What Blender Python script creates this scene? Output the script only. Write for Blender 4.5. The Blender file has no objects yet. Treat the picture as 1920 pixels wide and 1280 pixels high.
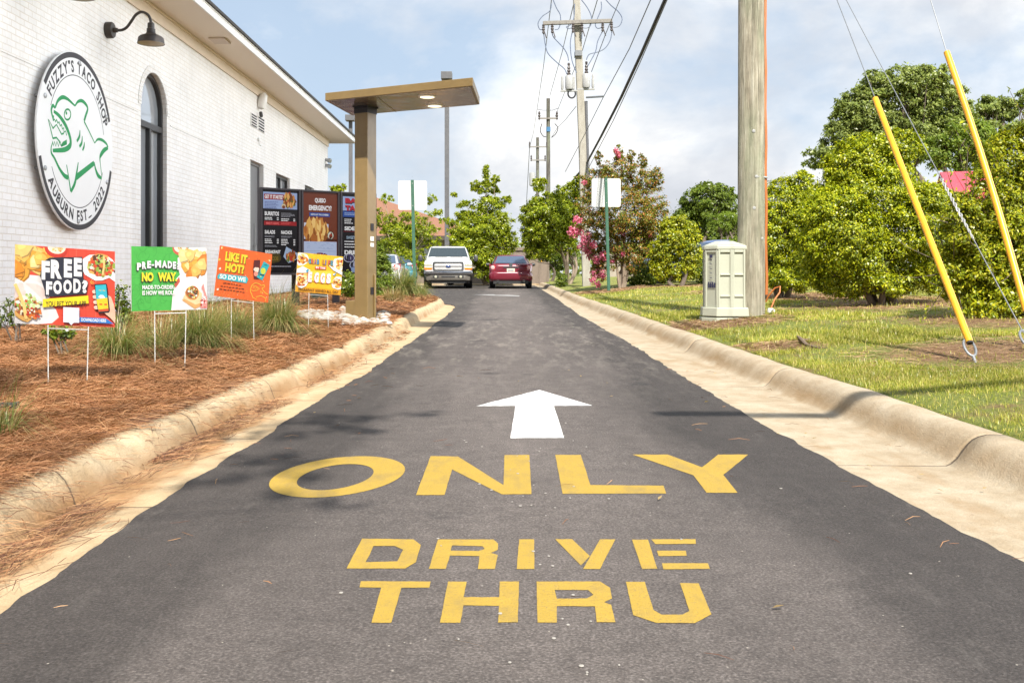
import bpy, math, random
import numpy as np
from mathutils import Vector, Matrix, geometry
random.seed(7); RNG = np.random.default_rng(11)
SC = bpy.context.scene
COL = SC.collection
R = math.radians
F, U0, V0, H = 1867.0, 945.0, 514.0, 0.9      # focal length and principal point of the survey, eye height

def W(u, v, d):
    return Vector(((u-U0)/F*d, d, H-(v-V0)/F*d))

# ------------------------------------------------------------------ terrain
def interp(tab, y):
    return float(np.interp(y, [t[0] for t in tab], [t[1] for t in tab]))
def zr(y):
    return 0.0078*min(max(0.0, y-3.0), 43.0)
LK = [(-8,-1.58),(3.2,-1.61),(4.7,-1.66),(5.85,-1.64),(7.1,-1.57),(9,-1.49),(11,-1.44),(17,-1.42),(22.5,-1.38),(24,-1.42),(25,-1.53),(26,-1.72),(27,-2.02),(28,-2.5),(29,-3.3),(29.6,-4.4),(30,-6.2),(30.1,-9.5)]
LA = [(-8,-1.30),(2.68,-1.34),(3.7,-1.37),(4.8,-1.33),(9,-1.18),(14.6,-1.1),(20,-1.08),(22.5,-1.10),(24.2,-1.30)]
RA = [(-8,1.64),(3.1,1.62),(4,1.565),(5.75,1.50),(12.3,1.50),(18,1.42),(28,1.5),(60,1.5)]
RK = [(-8,2.13),(4,2.09),(5.87,2.04),(9,1.96),(12,1.93),(18,1.86),(26,1.74),(40,1.72),(70,1.72)]
KWR, KWL, KH = 0.27, 0.19, 0.15
def zlawn(x, y):
    s = max(0.0, x-interp(RK, y)-KWR)
    r = 0.1*min(s, 2.0)+0.035*min(max(0, s-2.0), 12)
    if x > 48: r = r*max(0, 1-(x-48)/10)-0.2*min(1, (x-48)/10)
    return zr(y)+KH-0.01+r+0.018*math.sin(x*2.1+y*0.7)*math.sin(y*1.3-x*0.4)*min(1, s)
def zbed(x, y):
    s = max(0.0, interp(LK, y)-KWL-x)
    a = min(1, s/1.1); a = a*a*(3-2*a)
    b = min(1, max(0, s-1.6)/2.6)
    return zr(y)+KH-0.01+0.10*a-0.045*b+0.012*math.sin(x*5.1+y*2.3)*math.sin(y*3.7)*min(1, s*2)
def zroad(x, y): return zr(y)
def G(u, v, zf=zroad):
    d = 8.0
    for _ in range(80):
        x = (u-U0)/F*d
        d = 0.5*d+0.5*max(0.5, F*(H-zf(x, d))/max(1.0, v-V0))
    x = (u-U0)/F*d
    return Vector((x, d, zf(x, d)))

# ------------------------------------------------------------------ things, parts
LOCS = {}
def tag(o, label=None, cat=None, group=None, kind=None):
    if label: o['label'] = label
    if cat: o['category'] = cat
    if group: o['group'] = group
    if kind: o['kind'] = kind
    return o
def thing(name, label, cat, loc, rz=0.0, group=None):
    o = bpy.data.objects.new(name, None); COL.objects.link(o)
    o.empty_display_size = 0.2
    o.location = loc; o.rotation_euler = (0, 0, rz)
    LOCS[o.name] = (Matrix.Translation(Vector(loc)) @ Matrix.Rotation(rz, 4, 'Z')).inverted()
    return tag(o, label, cat, group)
def dup(o, parent=None):
    c = o.copy(); COL.objects.link(c)
    if parent is not None: c.parent = parent
    for ch in [x for x in bpy.data.objects if x.parent == o]: dup(ch, c)
    return c
def attach(o, parent, local=False):
    o.parent = parent
    if not local:
        if parent.name in LOCS: o.matrix_parent_inverse = LOCS[parent.name]
        LOCS.setdefault(o.name, Matrix.Identity(4))

def fast_mesh(name, V, Fq):
    V = np.asarray(V, dtype=np.float32); Fq = np.asarray(Fq, dtype=np.int32)
    k = Fq.shape[1]
    me = bpy.data.meshes.new(name)
    me.vertices.add(len(V)); me.vertices.foreach_set('co', V.ravel())
    me.loops.add(Fq.size); me.loops.foreach_set('vertex_index', Fq.ravel())
    me.polygons.add(len(Fq))
    me.polygons.foreach_set('loop_start', np.arange(0, Fq.size, k, dtype=np.int32))
    me.polygons.foreach_set('loop_total', np.full(len(Fq), k, dtype=np.int32))
    me.update(calc_edges=True)
    return me
def mesh_obj(name, me, mats, parent=None, local=False):
    o = bpy.data.objects.new(name, me); COL.objects.link(o)
    for m in (mats if isinstance(mats, (list, tuple)) else [mats]): me.materials.append(m)
    if parent is not None: attach(o, parent, local)
    return o

class MB:
    def __init__(s): s.v = []; s.f = []; s.m = []
    def add(s, vs, fs, m=0):
        b = len(s.v); s.v += [tuple(p) for p in vs]
        for f in fs: s.f.append([b+i for i in f]); s.m.append(m)
        return s
    def box(s, x0, x1, y0, y1, z0, z1, m=0):
        v = [(x0,y0,z0),(x1,y0,z0),(x1,y1,z0),(x0,y1,z0),(x0,y0,z1),(x1,y0,z1),(x1,y1,z1),(x0,y1,z1)]
        return s.add(v, [(3,2,1,0),(4,5,6,7),(0,1,5,4),(1,2,6,5),(2,3,7,6),(3,0,4,7)], m)
    def obox(s, c, ax, ay, az, m=0):
        c = Vector(c); ax = Vector(ax); ay = Vector(ay); az = Vector(az)
        v = [c-ax-ay-az, c+ax-ay-az, c+ax+ay-az, c-ax+ay-az, c-ax-ay+az, c+ax-ay+az, c+ax+ay+az, c-ax+ay+az]
        return s.add(v, [(3,2,1,0),(4,5,6,7),(0,1,5,4),(1,2,6,5),(2,3,7,6),(3,0,4,7)], m)
    def tube(s, pts, r, n=8, m=0, cap=True):
        pts = [Vector(p) for p in pts]
        rs = r if isinstance(r, (list, tuple)) else [r]*len(pts)
        rings = []; prev = None
        for i, p in enumerate(pts):
            t = (pts[min(i+1, len(pts)-1)]-pts[max(i-1, 0)])
            if t.length < 1e-9: t = Vector((0,0,1))
            t.normalize()
            if prev is None:
                a = t.orthogonal().normalized()
            else:
                a = prev-t*prev.dot(t)
                a = a.normalized() if a.length > 1e-6 else t.orthogonal().normalized()
            prev = a; b = t.cross(a)
            rings.append([p+(a*math.cos(2*math.pi*k/n)+b*math.sin(2*math.pi*k/n))*rs[i] for k in range(n)])
        return s.loft(rings, m, cap)
    def loft(s, rings, m=0, cap=True):
        n = len(rings[0]); b = len(s.v)
        for rg in rings: s.v += [tuple(p) for p in rg]
        for i in range(len(rings)-1):
            for k in range(n):
                s.f.append([b+i*n+k, b+i*n+(k+1) % n, b+(i+1)*n+(k+1) % n, b+(i+1)*n+k]); s.m.append(m)
        if cap:
            s.f.append([b+k for k in range(n)][::-1]); s.m.append(m)
            s.f.append([b+(len(rings)-1)*n+k for k in range(n)]); s.m.append(m)
        return s
    def lathe(s, prof, o, axis=(0,0,1), n=20, m=0, cap=True):
        o = Vector(o); t = Vector(axis).normalized(); a = t.orthogonal().normalized(); b = t.cross(a)
        return s.loft([[o+t*h+(a*math.cos(2*math.pi*k/n)+b*math.sin(2*math.pi*k/n))*max(r, 1e-4) for k in range(n)] for r, h in prof], m, cap)
    def prism(s, poly, vec, m=0):
        poly = [Vector(p) for p in poly]; vec = Vector(vec); n = len(poly)
        vs = poly+[p+vec for p in poly]
        return s.add(vs, [list(range(n))[::-1], list(range(n, 2*n))]+[[i, (i+1) % n, n+(i+1) % n, n+i] for i in range(n)], m)
    def fill(s, loops, m=0):
        loops = [[Vector(p) for p in l] for l in loops]
        tris = geometry.tessellate_polygon(loops)
        return s.add([p for l in loops for p in l], [list(t) for t in tris], m)
    def build(s, name, mats, parent=None, smooth=False, local=False, bevel=0.0, fix=True):
        me = bpy.data.meshes.new(name)
        me.from_pydata(s.v, [], s.f)
        mats = mats if isinstance(mats, (list, tuple)) else [mats]
        o = mesh_obj(name, me, mats, parent, local)
        me.polygons.foreach_set('material_index', s.m)
        if fix:
            import bmesh
            bm = bmesh.new(); bm.from_mesh(me); bmesh.ops.recalc_face_normals(bm, faces=bm.faces[:]); bm.to_mesh(me); bm.free()
        if smooth:
            me.polygons.foreach_set('use_smooth', [True]*len(me.polygons))
            try: me.set_sharp_from_angle(angle=R(40))
            except Exception: pass
        if bevel:
            md = o.modifiers.new('bevel', 'BEVEL'); md.width = bevel; md.segments = 2; md.limit_method = 'ANGLE'
        me.update()
        return o

def rrect(cx, hw, z0, z1, r, y, n=3):
    """closed rounded rectangle in the xz plane at depth y"""
    pts = []
    for (px, pz, a0) in ((cx+hw-r, z1-r, 0), (cx-hw+r, z1-r, 90), (cx-hw+r, z0+r, 180), (cx+hw-r, z0+r, 270)):
        for k in range(n+1):
            a = R(a0+90*k/n); pts.append(Vector((px+r*math.cos(a), y, pz+r*math.sin(a))))
    return pts

# ------------------------------------------------------------------ materials
def lin(r, g, b):
    f = lambda c: (c/255/12.92) if c/255 <= 0.04045 else ((c/255+0.055)/1.055)**2.4
    return (f(r), f(g), f(b), 1)
def c4(c): return tuple(c)+(1,) if len(c) == 3 else tuple(c)
class NT:
    def __init__(s, nt): s.nt = nt; s.L = nt.links.new
    def n(s, t, **kw):
        nd = s.nt.nodes.new('ShaderNode'+t)
        for k, v in kw.items():
            if k in nd.bl_rna.properties and k not in ('color',): setattr(nd, k, v)
            else: s.put(nd, k.replace('_', ' '), v)
        return nd
    def put(s, nd, k, v):
        sk = nd.inputs[int(k[1:])] if k[0] == 'i' and k[1:].isdigit() else nd.inputs[k]
        if hasattr(v, 'is_output'): s.L(v, sk)
        elif hasattr(v, 'outputs'): s.L(v.outputs[0], sk)
        else: sk.default_value = v
    def ramp(s, fac, stops, interp='LINEAR'):
        r = s.nt.nodes.new('ShaderNodeValToRGB'); r.color_ramp.interpolation = interp
        e = r.color_ramp.elements
        while len(e) < len(stops): e.new(0.5)
        for i, (p, c) in enumerate(stops):
            e[i].position = p; e[i].color = c4(c) if not isinstance(c, (int, float)) else (c, c, c, 1)
        s.L(fac if hasattr(fac, 'is_output') else fac.outputs[0], r.inputs[0])
        return r.outputs[0]
    def mix(s, fac, a, b, mode='MIX'):
        m = s.nt.nodes.new('ShaderNodeMix'); m.data_type = 'RGBA'; m.blend_type = mode
        for k, v in ((0, fac), (6, a), (7, b)):
            if hasattr(v, 'is_output'): s.L(v, m.inputs[k])
            else: m.inputs[k].default_value = (c4(v) if k else v)
        return m.outputs[2]
    def noise(s, vec, scale, detail=5, rough=0.6, dist=0.0):
        t = s.nt.nodes.new('ShaderNodeTexNoise'); t.inputs['Scale'].default_value = scale
        t.inputs['Detail'].default_value = detail; t.inputs['Roughness'].default_value = rough; t.inputs['Distortion'].default_value = dist
        if vec is not None: s.L(vec, t.inputs['Vector'])
        return t.outputs[0]
    def pos(s, scale=(1,1,1), world=True):
        if world: o = s.nt.nodes.new('ShaderNodeNewGeometry').outputs['Position']
        else: o = s.nt.nodes.new('ShaderNodeTexCoord').outputs['Object']
        if tuple(scale) == (1,1,1): return o
        m = s.nt.nodes.new('ShaderNodeMapping'); m.inputs['Scale'].default_value = scale
        s.L(o, m.inputs['Vector']); return m.outputs[0]
    def math(s, op, a, b=0.0):
        m = s.nt.nodes.new('ShaderNodeMath'); m.operation = op
        for k, v in ((0, a), (1, b)):
            if hasattr(v, 'is_output'): s.L(v, m.inputs[k])
            else: m.inputs[k].default_value = v
        return m.outputs[0]
    def bump(s, h, strength, dist):
        b = s.nt.nodes.new('ShaderNodeBump'); b.inputs['Strength'].default_value = strength; b.inputs['Distance'].default_value = dist
        s.L(h, b.inputs['Height']); return b.outputs[0]
def mat(name):
    m = bpy.data.materials.new(name); m.use_nodes = True
    t = NT(m.node_tree); b = m.node_tree.nodes['Principled BSDF']
    return m, t, b
def pm(name, c1, c2=None, scale=6, rough=0.6, bump=0.0, bs=60, metal=0.0, stretch=(1,1,1), spec=0.5, coat=0.0, detail=5, emit=0.0):
    m, t, b = mat(name)
    c2 = c2 or tuple(x*0.82 for x in c1[:3])
    P = t.pos(stretch, False)
    f = t.ramp(t.noise(P, scale, detail), [(0.32, 0), (0.68, 1)])
    col = t.mix(f, c1, c2); t.L(col, b.inputs['Base Color'])
    b.inputs['Roughness'].default_value = rough; b.inputs['Metallic'].default_value = metal
    b.inputs['Specular IOR Level'].default_value = spec; b.inputs['Coat Weight'].default_value = coat
    if bump: t.L(t.bump(t.noise(P, bs, 4), bump, 0.01), b.inputs['Normal'])
    if emit:
        t.L(col, b.inputs['Emission Color']); b.inputs['Emission Strength'].default_value = emit
    return m
def leafm(name, cols, trans=0.35, gloss=0.08, rough=0.35):
    m = bpy.data.materials.new(name); m.use_nodes = True
    t = NT(m.node_tree); nt = m.node_tree
    nt.nodes.remove(nt.nodes['Principled BSDF'])
    g = nt.nodes.new('ShaderNodeNewGeometry')
    n = len(cols)
    col = t.ramp(g.outputs['Random Per Island'], [(i/(n-1) if n > 1 else 0, c) for i, c in enumerate(cols)])
    big = t.ramp(t.noise(t.pos(), 1.3, 3), [(0.35, 0.72), (0.7, 1.2)])
    col = t.mix(1.0, col, big, 'MULTIPLY')
    d = t.n('BsdfDiffuse', Color=col); tr = t.n('BsdfTranslucent')
    tc = t.mix(1.0, col, (1.25, 1.3, 0.6), 'MULTIPLY'); t.L(tc, tr.inputs['Color'])
    gl = t.n('BsdfGlossy', Roughness=rough); gl.inputs['Color'].default_value = (1, 1, 1, 1)
    a = nt.nodes.new('ShaderNodeMixShader'); a.inputs[0].default_value = trans
    t.L(d.outputs[0], a.inputs[1]); t.L(tr.outputs[0], a.inputs[2])
    b = nt.nodes.new('ShaderNodeMixShader'); b.inputs[0].default_value = gloss
    t.L(a.outputs[0], b.inputs[1]); t.L(gl.outputs[0], b.inputs[2])
    t.L(b.outputs[0], nt.nodes['Material Output'].inputs[0])
    return m
FLAT = {}
def flat(c, rough=0.5, k=0.52):
    """printed ink or plain paint of one colour (sRGB 0-255)"""
    if (c, k) not in FLAT:
        m, t, b = mat('print_%d_%d_%d' % c)
        base = tuple(x*k for x in lin(*c)[:3]); n = t.ramp(t.noise(t.pos((1,1,1), False), 30, 3), [(0.3, 0.9), (0.7, 1.06)])
        t.L(t.mix(1.0, base, n, 'MULTIPLY'), b.inputs['Base Color'])
        b.inputs['Roughness'].default_value = rough; b.inputs['Specular IOR Level'].default_value = 0.3
        FLAT[(c, k)] = m
    return FLAT[(c, k)]
# ------------------------------------------------------------------ world, sun, camera
SUN_TO = Vector((0.09, -0.86, 1.0)).normalized()
EL = math.asin(SUN_TO.z); AZ = math.atan2(SUN_TO.x, SUN_TO.y)
wd = bpy.data.worlds.new('World'); SC.world = wd; wd.use_nodes = True
t = NT(wd.node_tree); bg = wd.node_tree.nodes['Background']
sky = wd.node_tree.nodes.new('ShaderNodeTexSky'); sky.sky_type = 'NISHITA'; sky.sun_disc = False
sky.sun_elevation = EL; sky.sun_rotation = AZ; sky.air_density = 1.0; sky.dust_density = 1.4; sky.ozone_density = 1.2
tc = wd.node_tree.nodes.new('ShaderNodeTexCoord')
mp = wd.node_tree.nodes.new('ShaderNodeMapping'); mp.inputs['Scale'].default_value = (1.0, 1.0, 1.75); mp.inputs['Location'].default_value = (0.35, 0.1, 0.62)
t.L(tc.outputs['Generated'], mp.inputs['Vector'])
sx = wd.node_tree.nodes.new('ShaderNodeSeparateXYZ'); t.L(tc.outputs['Generated'], sx.inputs[0])
n1 = t.math('SUBTRACT', t.noise(mp.outputs[0], 2.7, 9, 0.55, 0.15), t.math('MULTIPLY', t.math('SUBTRACT', sx.outputs[2], 0.12), 0.30))
n2 = t.noise(mp.outputs[0], 5.0, 9, 0.58, 0.2)
cover = t.ramp(n1, [(0.36, 0.05), (0.46, 0.70), (0.54, 1.0)])
cloud = t.ramp(n2, [(0.28, (3.05, 3.2, 3.5)), (0.44, (3.75, 3.88, 4.1)), (0.53, (4.5, 4.55, 4.62)), (0.63, (5.8, 5.75, 5.65))])
# clouds brightened to the right, out of view, to fill the wall; dimmed behind
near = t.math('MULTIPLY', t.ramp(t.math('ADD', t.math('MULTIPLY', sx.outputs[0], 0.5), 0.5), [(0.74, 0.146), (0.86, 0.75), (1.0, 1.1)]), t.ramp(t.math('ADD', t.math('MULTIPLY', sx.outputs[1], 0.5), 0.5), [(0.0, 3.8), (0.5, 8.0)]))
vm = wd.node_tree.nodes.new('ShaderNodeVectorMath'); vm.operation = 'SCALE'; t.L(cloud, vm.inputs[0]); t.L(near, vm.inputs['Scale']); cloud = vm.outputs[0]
blue = t.mix(0.86, sky.outputs[0], (2.9, 3.65, 4.6))
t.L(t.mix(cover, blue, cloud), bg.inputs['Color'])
bg.inputs['Strength'].default_value = 0.1
sl = bpy.data.lights.new('sun', 'SUN'); sl.energy = 5.0; sl.angle = R(0.9); sl.color = (1.0, 0.95, 0.87)
so = bpy.data.objects.new('sun', sl); COL.objects.link(so)
so.rotation_euler = SUN_TO.to_track_quat('Z', 'Y').to_euler(); so.location = (3, -10, 20)
cam = bpy.data.cameras.new('camera'); co = bpy.data.objects.new('camera', cam); COL.objects.link(co)
co.location = (0, 0, H); co.rotation_euler = (R(90), 0, 0)
cam.sensor_width = 36; cam.lens = F/1920*36
cam.shift_x = (960-U0)/1920; cam.shift_y = -(640-V0)/1920
cam.clip_start = 0.05; cam.clip_end = 3000
SC.camera = co
SC.view_settings.view_transform = 'Standard'; SC.view_settings.look = 'None'
SC.view_settings.exposure = 0.90; SC.view_settings.gamma = 1.0
SC.cycles.max_bounces = 8; SC.cycles.transparent_max_bounces = 8
SC.cycles.use_denoising = True; SC.cycles.denoiser = 'OPENIMAGEDENOISE'; SC.cycles.denoising_input_passes = 'RGB_ALBEDO_NORMAL'; SC.cycles.denoising_prefilter = 'ACCURATE'
wd.cycles.sampling_method = 'MANUAL'; wd.cycles.sample_map_resolution = 512

# ------------------------------------------------------------------ ground materials
def m_asphalt():
    m, t, b = mat('asphalt'); P = t.pos()
    fine = t.noise(P, 125, 4, 0.75); mid = t.noise(P, 9, 6, 0.65); big = t.noise(t.pos((1.0, 0.22, 1)), 1.1, 5, 0.6, 0.4)
    c = t.ramp(fine, [(0.32, (0.036,0.030,0.027)), (0.52, (0.082,0.069,0.062)), (0.70, (0.165,0.144,0.132))])
    c = t.mix(1.0, c, t.ramp(mid, [(0.3, 0.82), (0.7, 1.15)]), 'MULTIPLY')
    c = t.mix(1.0, c, t.ramp(big, [(0.3, 0.78), (0.55, 1.04), (0.72, 1.35)]), 'MULTIPLY')
    ed = t.n('SeparateXYZ'); t.L(P, ed.inputs[0])
    lane = t.ramp(t.math('ADD', t.math('ABSOLUTE', t.math('SUBTRACT', ed.outputs[0], 0.1)), t.math('MULTIPLY', t.math('SUBTRACT', t.noise(t.pos((1, .35, 1)), 1.6, 5), .5), .9)), [(0.15, 1.34), (0.75, 1.08), (1.4, 0.60)])
    c = t.mix(1.0, c, lane, 'MULTIPLY')
    scuff = t.ramp(t.noise(t.pos((5.0, 0.9, 1)), 3.0, 7, .72, .6), [(0.56, 0.0), (0.76, 0.20)])
    c = t.mix(scuff, c, (0.20, 0.18, 0.16))
    # bare stone chips and dropped gum
    vo = t.n('TexVoronoi', Scale=26.0); t.L(P, vo.inputs['Vector'])
    keep = t.math('GREATER_THAN', t.noise(P, 5.5, 2), 0.60)
    spot = t.math('MULTIPLY', t.math('LESS_THAN', vo.outputs['Distance'], 0.075), keep)
    c = t.mix(t.math('MULTIPLY', spot, 0.8), c, (0.42, 0.38, 0.32))
    # dusty wear further up the lane
    sp = t.n('SeparateXYZ'); t.L(P, sp.inputs[0])
    wear = t.ramp(t.noise(t.pos((2.4, 0.45, 1)), 3.0, 7, 0.72), [(0.50, 0.0), (0.70, 1.0)])
    band = t.ramp(t.math('MULTIPLY', sp.outputs[1], 0.05), [(0.30, 0.0), (0.62, 0.55), (0.8, 0.5), (1.0, 0.25)])
    c = t.mix(t.math('MULTIPLY', wear, band), c, (0.27, 0.24, 0.20))
    oil = t.ramp(t.noise(t.pos((1.0, 0.8, 1)), 2.3, 3, 0.5), [(0.66, 0.0), (0.73, 0.55)])
    c = t.mix(oil, c, (0.02, 0.019, 0.02))
    t.L(c, b.inputs['Base Color']); b.inputs['Roughness'].default_value = 0.82; b.inputs['Specular IOR Level'].default_value = 0.35
    h = t.math('ADD', t.math('MULTIPLY', fine, 0.7), t.math('MULTIPLY', t.noise(P, 70, 4, 0.7), 0.8))
    t.L(t.bump(h, 0.75, 0.012), b.inputs['Normal'])
    return m
def m_concrete(left):
    m, t, b = mat('concrete_'+('muddy' if left else 'pale')); P = t.pos()
    c = t.ramp(t.noise(P, 5, 7, 0.65), [(0.3, (0.315,0.246,0.160)), (0.55, (0.40,0.33,0.235)), (0.75, (0.46,0.395,0.30))])
    c = t.mix(1.0, c, t.ramp(t.noise(P, 160, 3, 0.7), [(0.3, 0.84), (0.7, 1.1)]), 'MULTIPLY')
    st = t.n('TexWave', Scale=26.0, Distortion=1.5, Detail=2.0); st.bands_direction = 'X'; t.L(P, st.inputs['Vector'])
    sp = t.n('SeparateXYZ'); t.L(P, sp.inputs[0])
    # height above the gutter
    zz = t.math('SUBTRACT', sp.outputs[2], t.math('MULTIPLY', t.math('MAXIMUM', t.math('SUBTRACT', sp.outputs[1], 3.0), 0.0), 0.0078))
    nz = t.noise(t.pos((1, 0.5, 1)), 3.0, 6, 0.6)
    lv = t.math('ADD', zz, t.math('MULTIPLY', t.math('SUBTRACT', nz, 0.5), 0.18))
    if left:
        st_f = t.ramp(lv, [(0.0, 0.95), (0.03, 0.85), (0.08, 0.25), (0.12, 0.0)])
        mud = t.mix(t.noise(P, 11, 5), (0.24,0.115,0.04), (0.36,0.20,0.085))
        c = t.mix(1.0, c, (1.16, 1.07, 0.92), 'MULTIPLY')
        patch = t.ramp(t.noise(t.pos((1.6, 0.5, 1)), 2.3, 5), [(0.40, 0.6), (0.6, 1.0)])
        # the outer, dry strip of the pan stays pale
        dry = t.ramp(t.math('ADD', sp.outputs[0], t.math('MULTIPLY', t.math('SUBTRACT', t.noise(P, 1.7, 5), 0.5), 0.35)), [(-1.0, 1.0), (0.0, 0.0)])
        dryf = t.ramp(t.math('ADD', t.math('ADD', sp.outputs[0], 1.5), t.math('MULTIPLY', t.math('SUBTRACT', t.noise(P, 2.1, 6), 0.5), 0.34)), [(0.0, 1.0), (0.07, 0.12)])
        c = t.mix(t.math('MULTIPLY', t.math('MULTIPLY', st_f, patch), dryf), c, mud)
    else:
        st_f = t.ramp(lv, [(0.0, 0.0), (0.02, 0.55), (0.05, 0.75), (0.10, 0.34), (0.14, 0.0)])
        c = t.mix(t.math('MULTIPLY', st_f, t.ramp(t.noise(t.pos((1, 0.4, 1)), 2.0, 5), [(0.35, 0.25), (0.65, 1)])), c, (0.25, 0.155, 0.066))
        strk = t.ramp(t.noise(t.pos((7, 0.5, 1)), 1.6, 4), [(0.5, 0.0), (0.72, 0.35)])
        c = t.mix(strk, c, (0.38, 0.28, 0.18))
    # sawn joints every three metres, with a ragged dark line
    j = t.math('ABSOLUTE', t.math('SUBTRACT', t.math('FRACT', t.math('MULTIPLY', t.math('ADD', sp.outputs[1], t.math('MULTIPLY', t.noise(P, 6, 3), 0.05 if left else 0.03)), 1/(1.53 if left else 3.05))), 0.53))
    jf = t.math('LESS_THAN', j, 0.0022 if not left else 0.0042)
    c = t.mix(t.math('MULTIPLY', jf, 0.75), c, (0.07, 0.05, 0.035))
    t.L(c, b.inputs['Base Color']); b.inputs['Roughness'].default_value = 0.88; b.inputs['Specular IOR Level'].default_value = 0.25
    h = t.math('ADD', t.noise(P, 120, 4, 0.7), t.math('MULTIPLY', t.noise(P, 14, 4), 1.2))
    h = t.math('SUBTRACT', h, t.math('MULTIPLY', jf, 1.5))
    t.L(t.bump(t.math('ADD', h, t.math('MULTIPLY', t.noise(t.pos((1, .4, 1)), 32, 5, .7), 1.0)), 0.6, 0.010), b.inputs['Normal'])
    return m
def m_mulch():
    m, t, b = mat('pine_straw_ground'); P = t.pos()
    a = t.noise(t.pos((3.0, 1, 1)), 22, 6, 0.75, 1.2); q = t.noise(t.pos((1, 3.0, 1)), 26, 6, 0.75, 1.2)
    f = t.math('MULTIPLY', t.math('ADD', a, q), 0.5)
    c = t.ramp(f, [(0.36, (0.05,0.02,0.010)), (0.5, (0.15,0.063,0.028)), (0.64, (0.30,0.15,0.07))])
    t.L(c, b.inputs['Base Color']); b.inputs['Roughness'].default_value = 0.9; b.inputs['Specular IOR Level'].default_value = 0.2
    t.L(t.bump(f, 1.0, 0.05), b.inputs['Normal'])
    return m
def m_lawn():
    m, t, b = mat('lawn_soil'); P = t.pos()
    at = t.n('Attribute'); at.attribute_name = 'straw'
    g = t.ramp(t.noise(P, 38, 6, 0.75), [(0.3, (0.10,0.13,0.022)), (0.5, (0.21,0.24,0.05)), (0.7, (0.34,0.34,0.10))])
    s = t.ramp(t.noise(P, 30, 6, 0.75, 1.0), [(0.3, (0.11,0.055,0.026)), (0.5, (0.28,0.165,0.085)), (0.7, (0.44,0.30,0.18))])
    br = t.ramp(t.noise(P, 2.1, 6, 0.62), [(0.50, 0.0), (0.66, 0.75)])
    f = t.math('MAXIMUM', t.ramp(t.math('ADD', at.outputs['Fac'], t.math('MULTIPLY', t.math('SUBTRACT', t.noise(P, 5, 5), 0.5), 0.7)), [(0.35, 0), (0.6, 1)]), br)
    t.L(t.mix(f, g, s), b.inputs['Base Color']); b.inputs['Roughness'].default_value = 0.9; b.inputs['Specular IOR Level'].default_value = 0.2
    t.L(t.bump(t.noise(P, 60, 5, 0.75), 1.0, 0.04), b.inputs['Normal'])
    return m
M_ASPH = m_asphalt(); M_CL = m_concrete(True); M_CR = m_concrete(False); M_MULCH = m_mulch(); M_LAWN = m_lawn()
M_FAR = pm('far_ground', (0.10,0.12,0.04), (0.16,0.15,0.07), 0.4, 0.9)

def grid_obj(name, rows, m, kind='structure', smooth=True):
    n = len(rows[0]); V = [p for r in rows for p in r]
    Fq = [(i*n+k, i*n+k+1, (i+1)*n+k+1, (i+1)*n+k) for i in range(len(rows)-1) for k in range(n-1)]
    me = fast_mesh(name, V, Fq)
    me.polygons.foreach_set('use_smooth', [smooth]*len(me.polygons))
    return tag(mesh_obj(name, me, m), kind=kind)

# the ground sheet
ys = [-60,-20,-8,0,3,6,10,16,22,30,38,46,60,90,140,220,400,800,1500]
xs = [-1200,-500,-200,-90,-40,-15,-6,0,6,15,40,90,200,500,1200]
grid_obj('ground', [[(x, y, zr(y)-0.12) for x in xs] for y in ys], M_FAR)

# asphalt: the lane, then the parking lot behind the planting bed
_JR = np.random.default_rng(8).uniform(-1, 1, (4, 4000))
def jag(y, k, a=1.0):
    out = 0.0
    for i, (st, am) in enumerate(((.9, .020), (.28, .014), (.11, .010), (.045, .007))):
        q = (y+10)/st+k*131; f = int(q); w = q-f; out += am*(_JR[i][f % 4000]*(1-w)+_JR[i][(f+1) % 4000]*w)
    return out*a
mb = MB(); rows = []
yy = [-8+0.5*i for i in range(20)]+[2+0.045*i for i in range(230)]+[12.4+0.2*i for i in range(90)]+[30.2]
for y in yy:
    xl = interp(LA, y) if y < 24.2 else interp(LK, y)+0.02
    xl += jag(y, 1.0) if y < 24.2 else 0
    xr = interp(RA, y)+jag(y, 4.0)
    k = 12
    rows.append([(xl, y, zr(y)-0.012)]+[(xl+(xr-xl)*i/k, y, zr(y)+0.006) for i in range(k+1)]+[(xr, y, zr(y)-0.012)])
n = len(rows[0])
mb.add([p for r in rows for p in r], [(i*n+k, i*n+k+1, (i+1)*n+k+1, (i+1)*n+k) for i in range(len(rows)-1) for k in range(n-1)])
lot = [[(x, y, zr(y)+0.006) for x in (-60,-30,-10,-6,-3,0,interp(RA, y))] for y in (30.2, 34, 38, 42, 46, 49.2)]
n = len(lot[0])
mb.add([p for r in lot for p in r], [(i*n+k, i*n+k+1, (i+1)*n+k+1, (i+1)*n+k) for i in range(len(lot)-1) for k in range(n-1)])
tag(mb.build('road', M_ASPH, fix=False), kind='structure')

def smooth_tab(tab, y0, y1, dy):
    return [(y, (interp(tab, y-0.5)+2*interp(tab, y)+interp(tab, y+0.5))/4) for y in np.arange(y0, y1, dy)]
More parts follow.
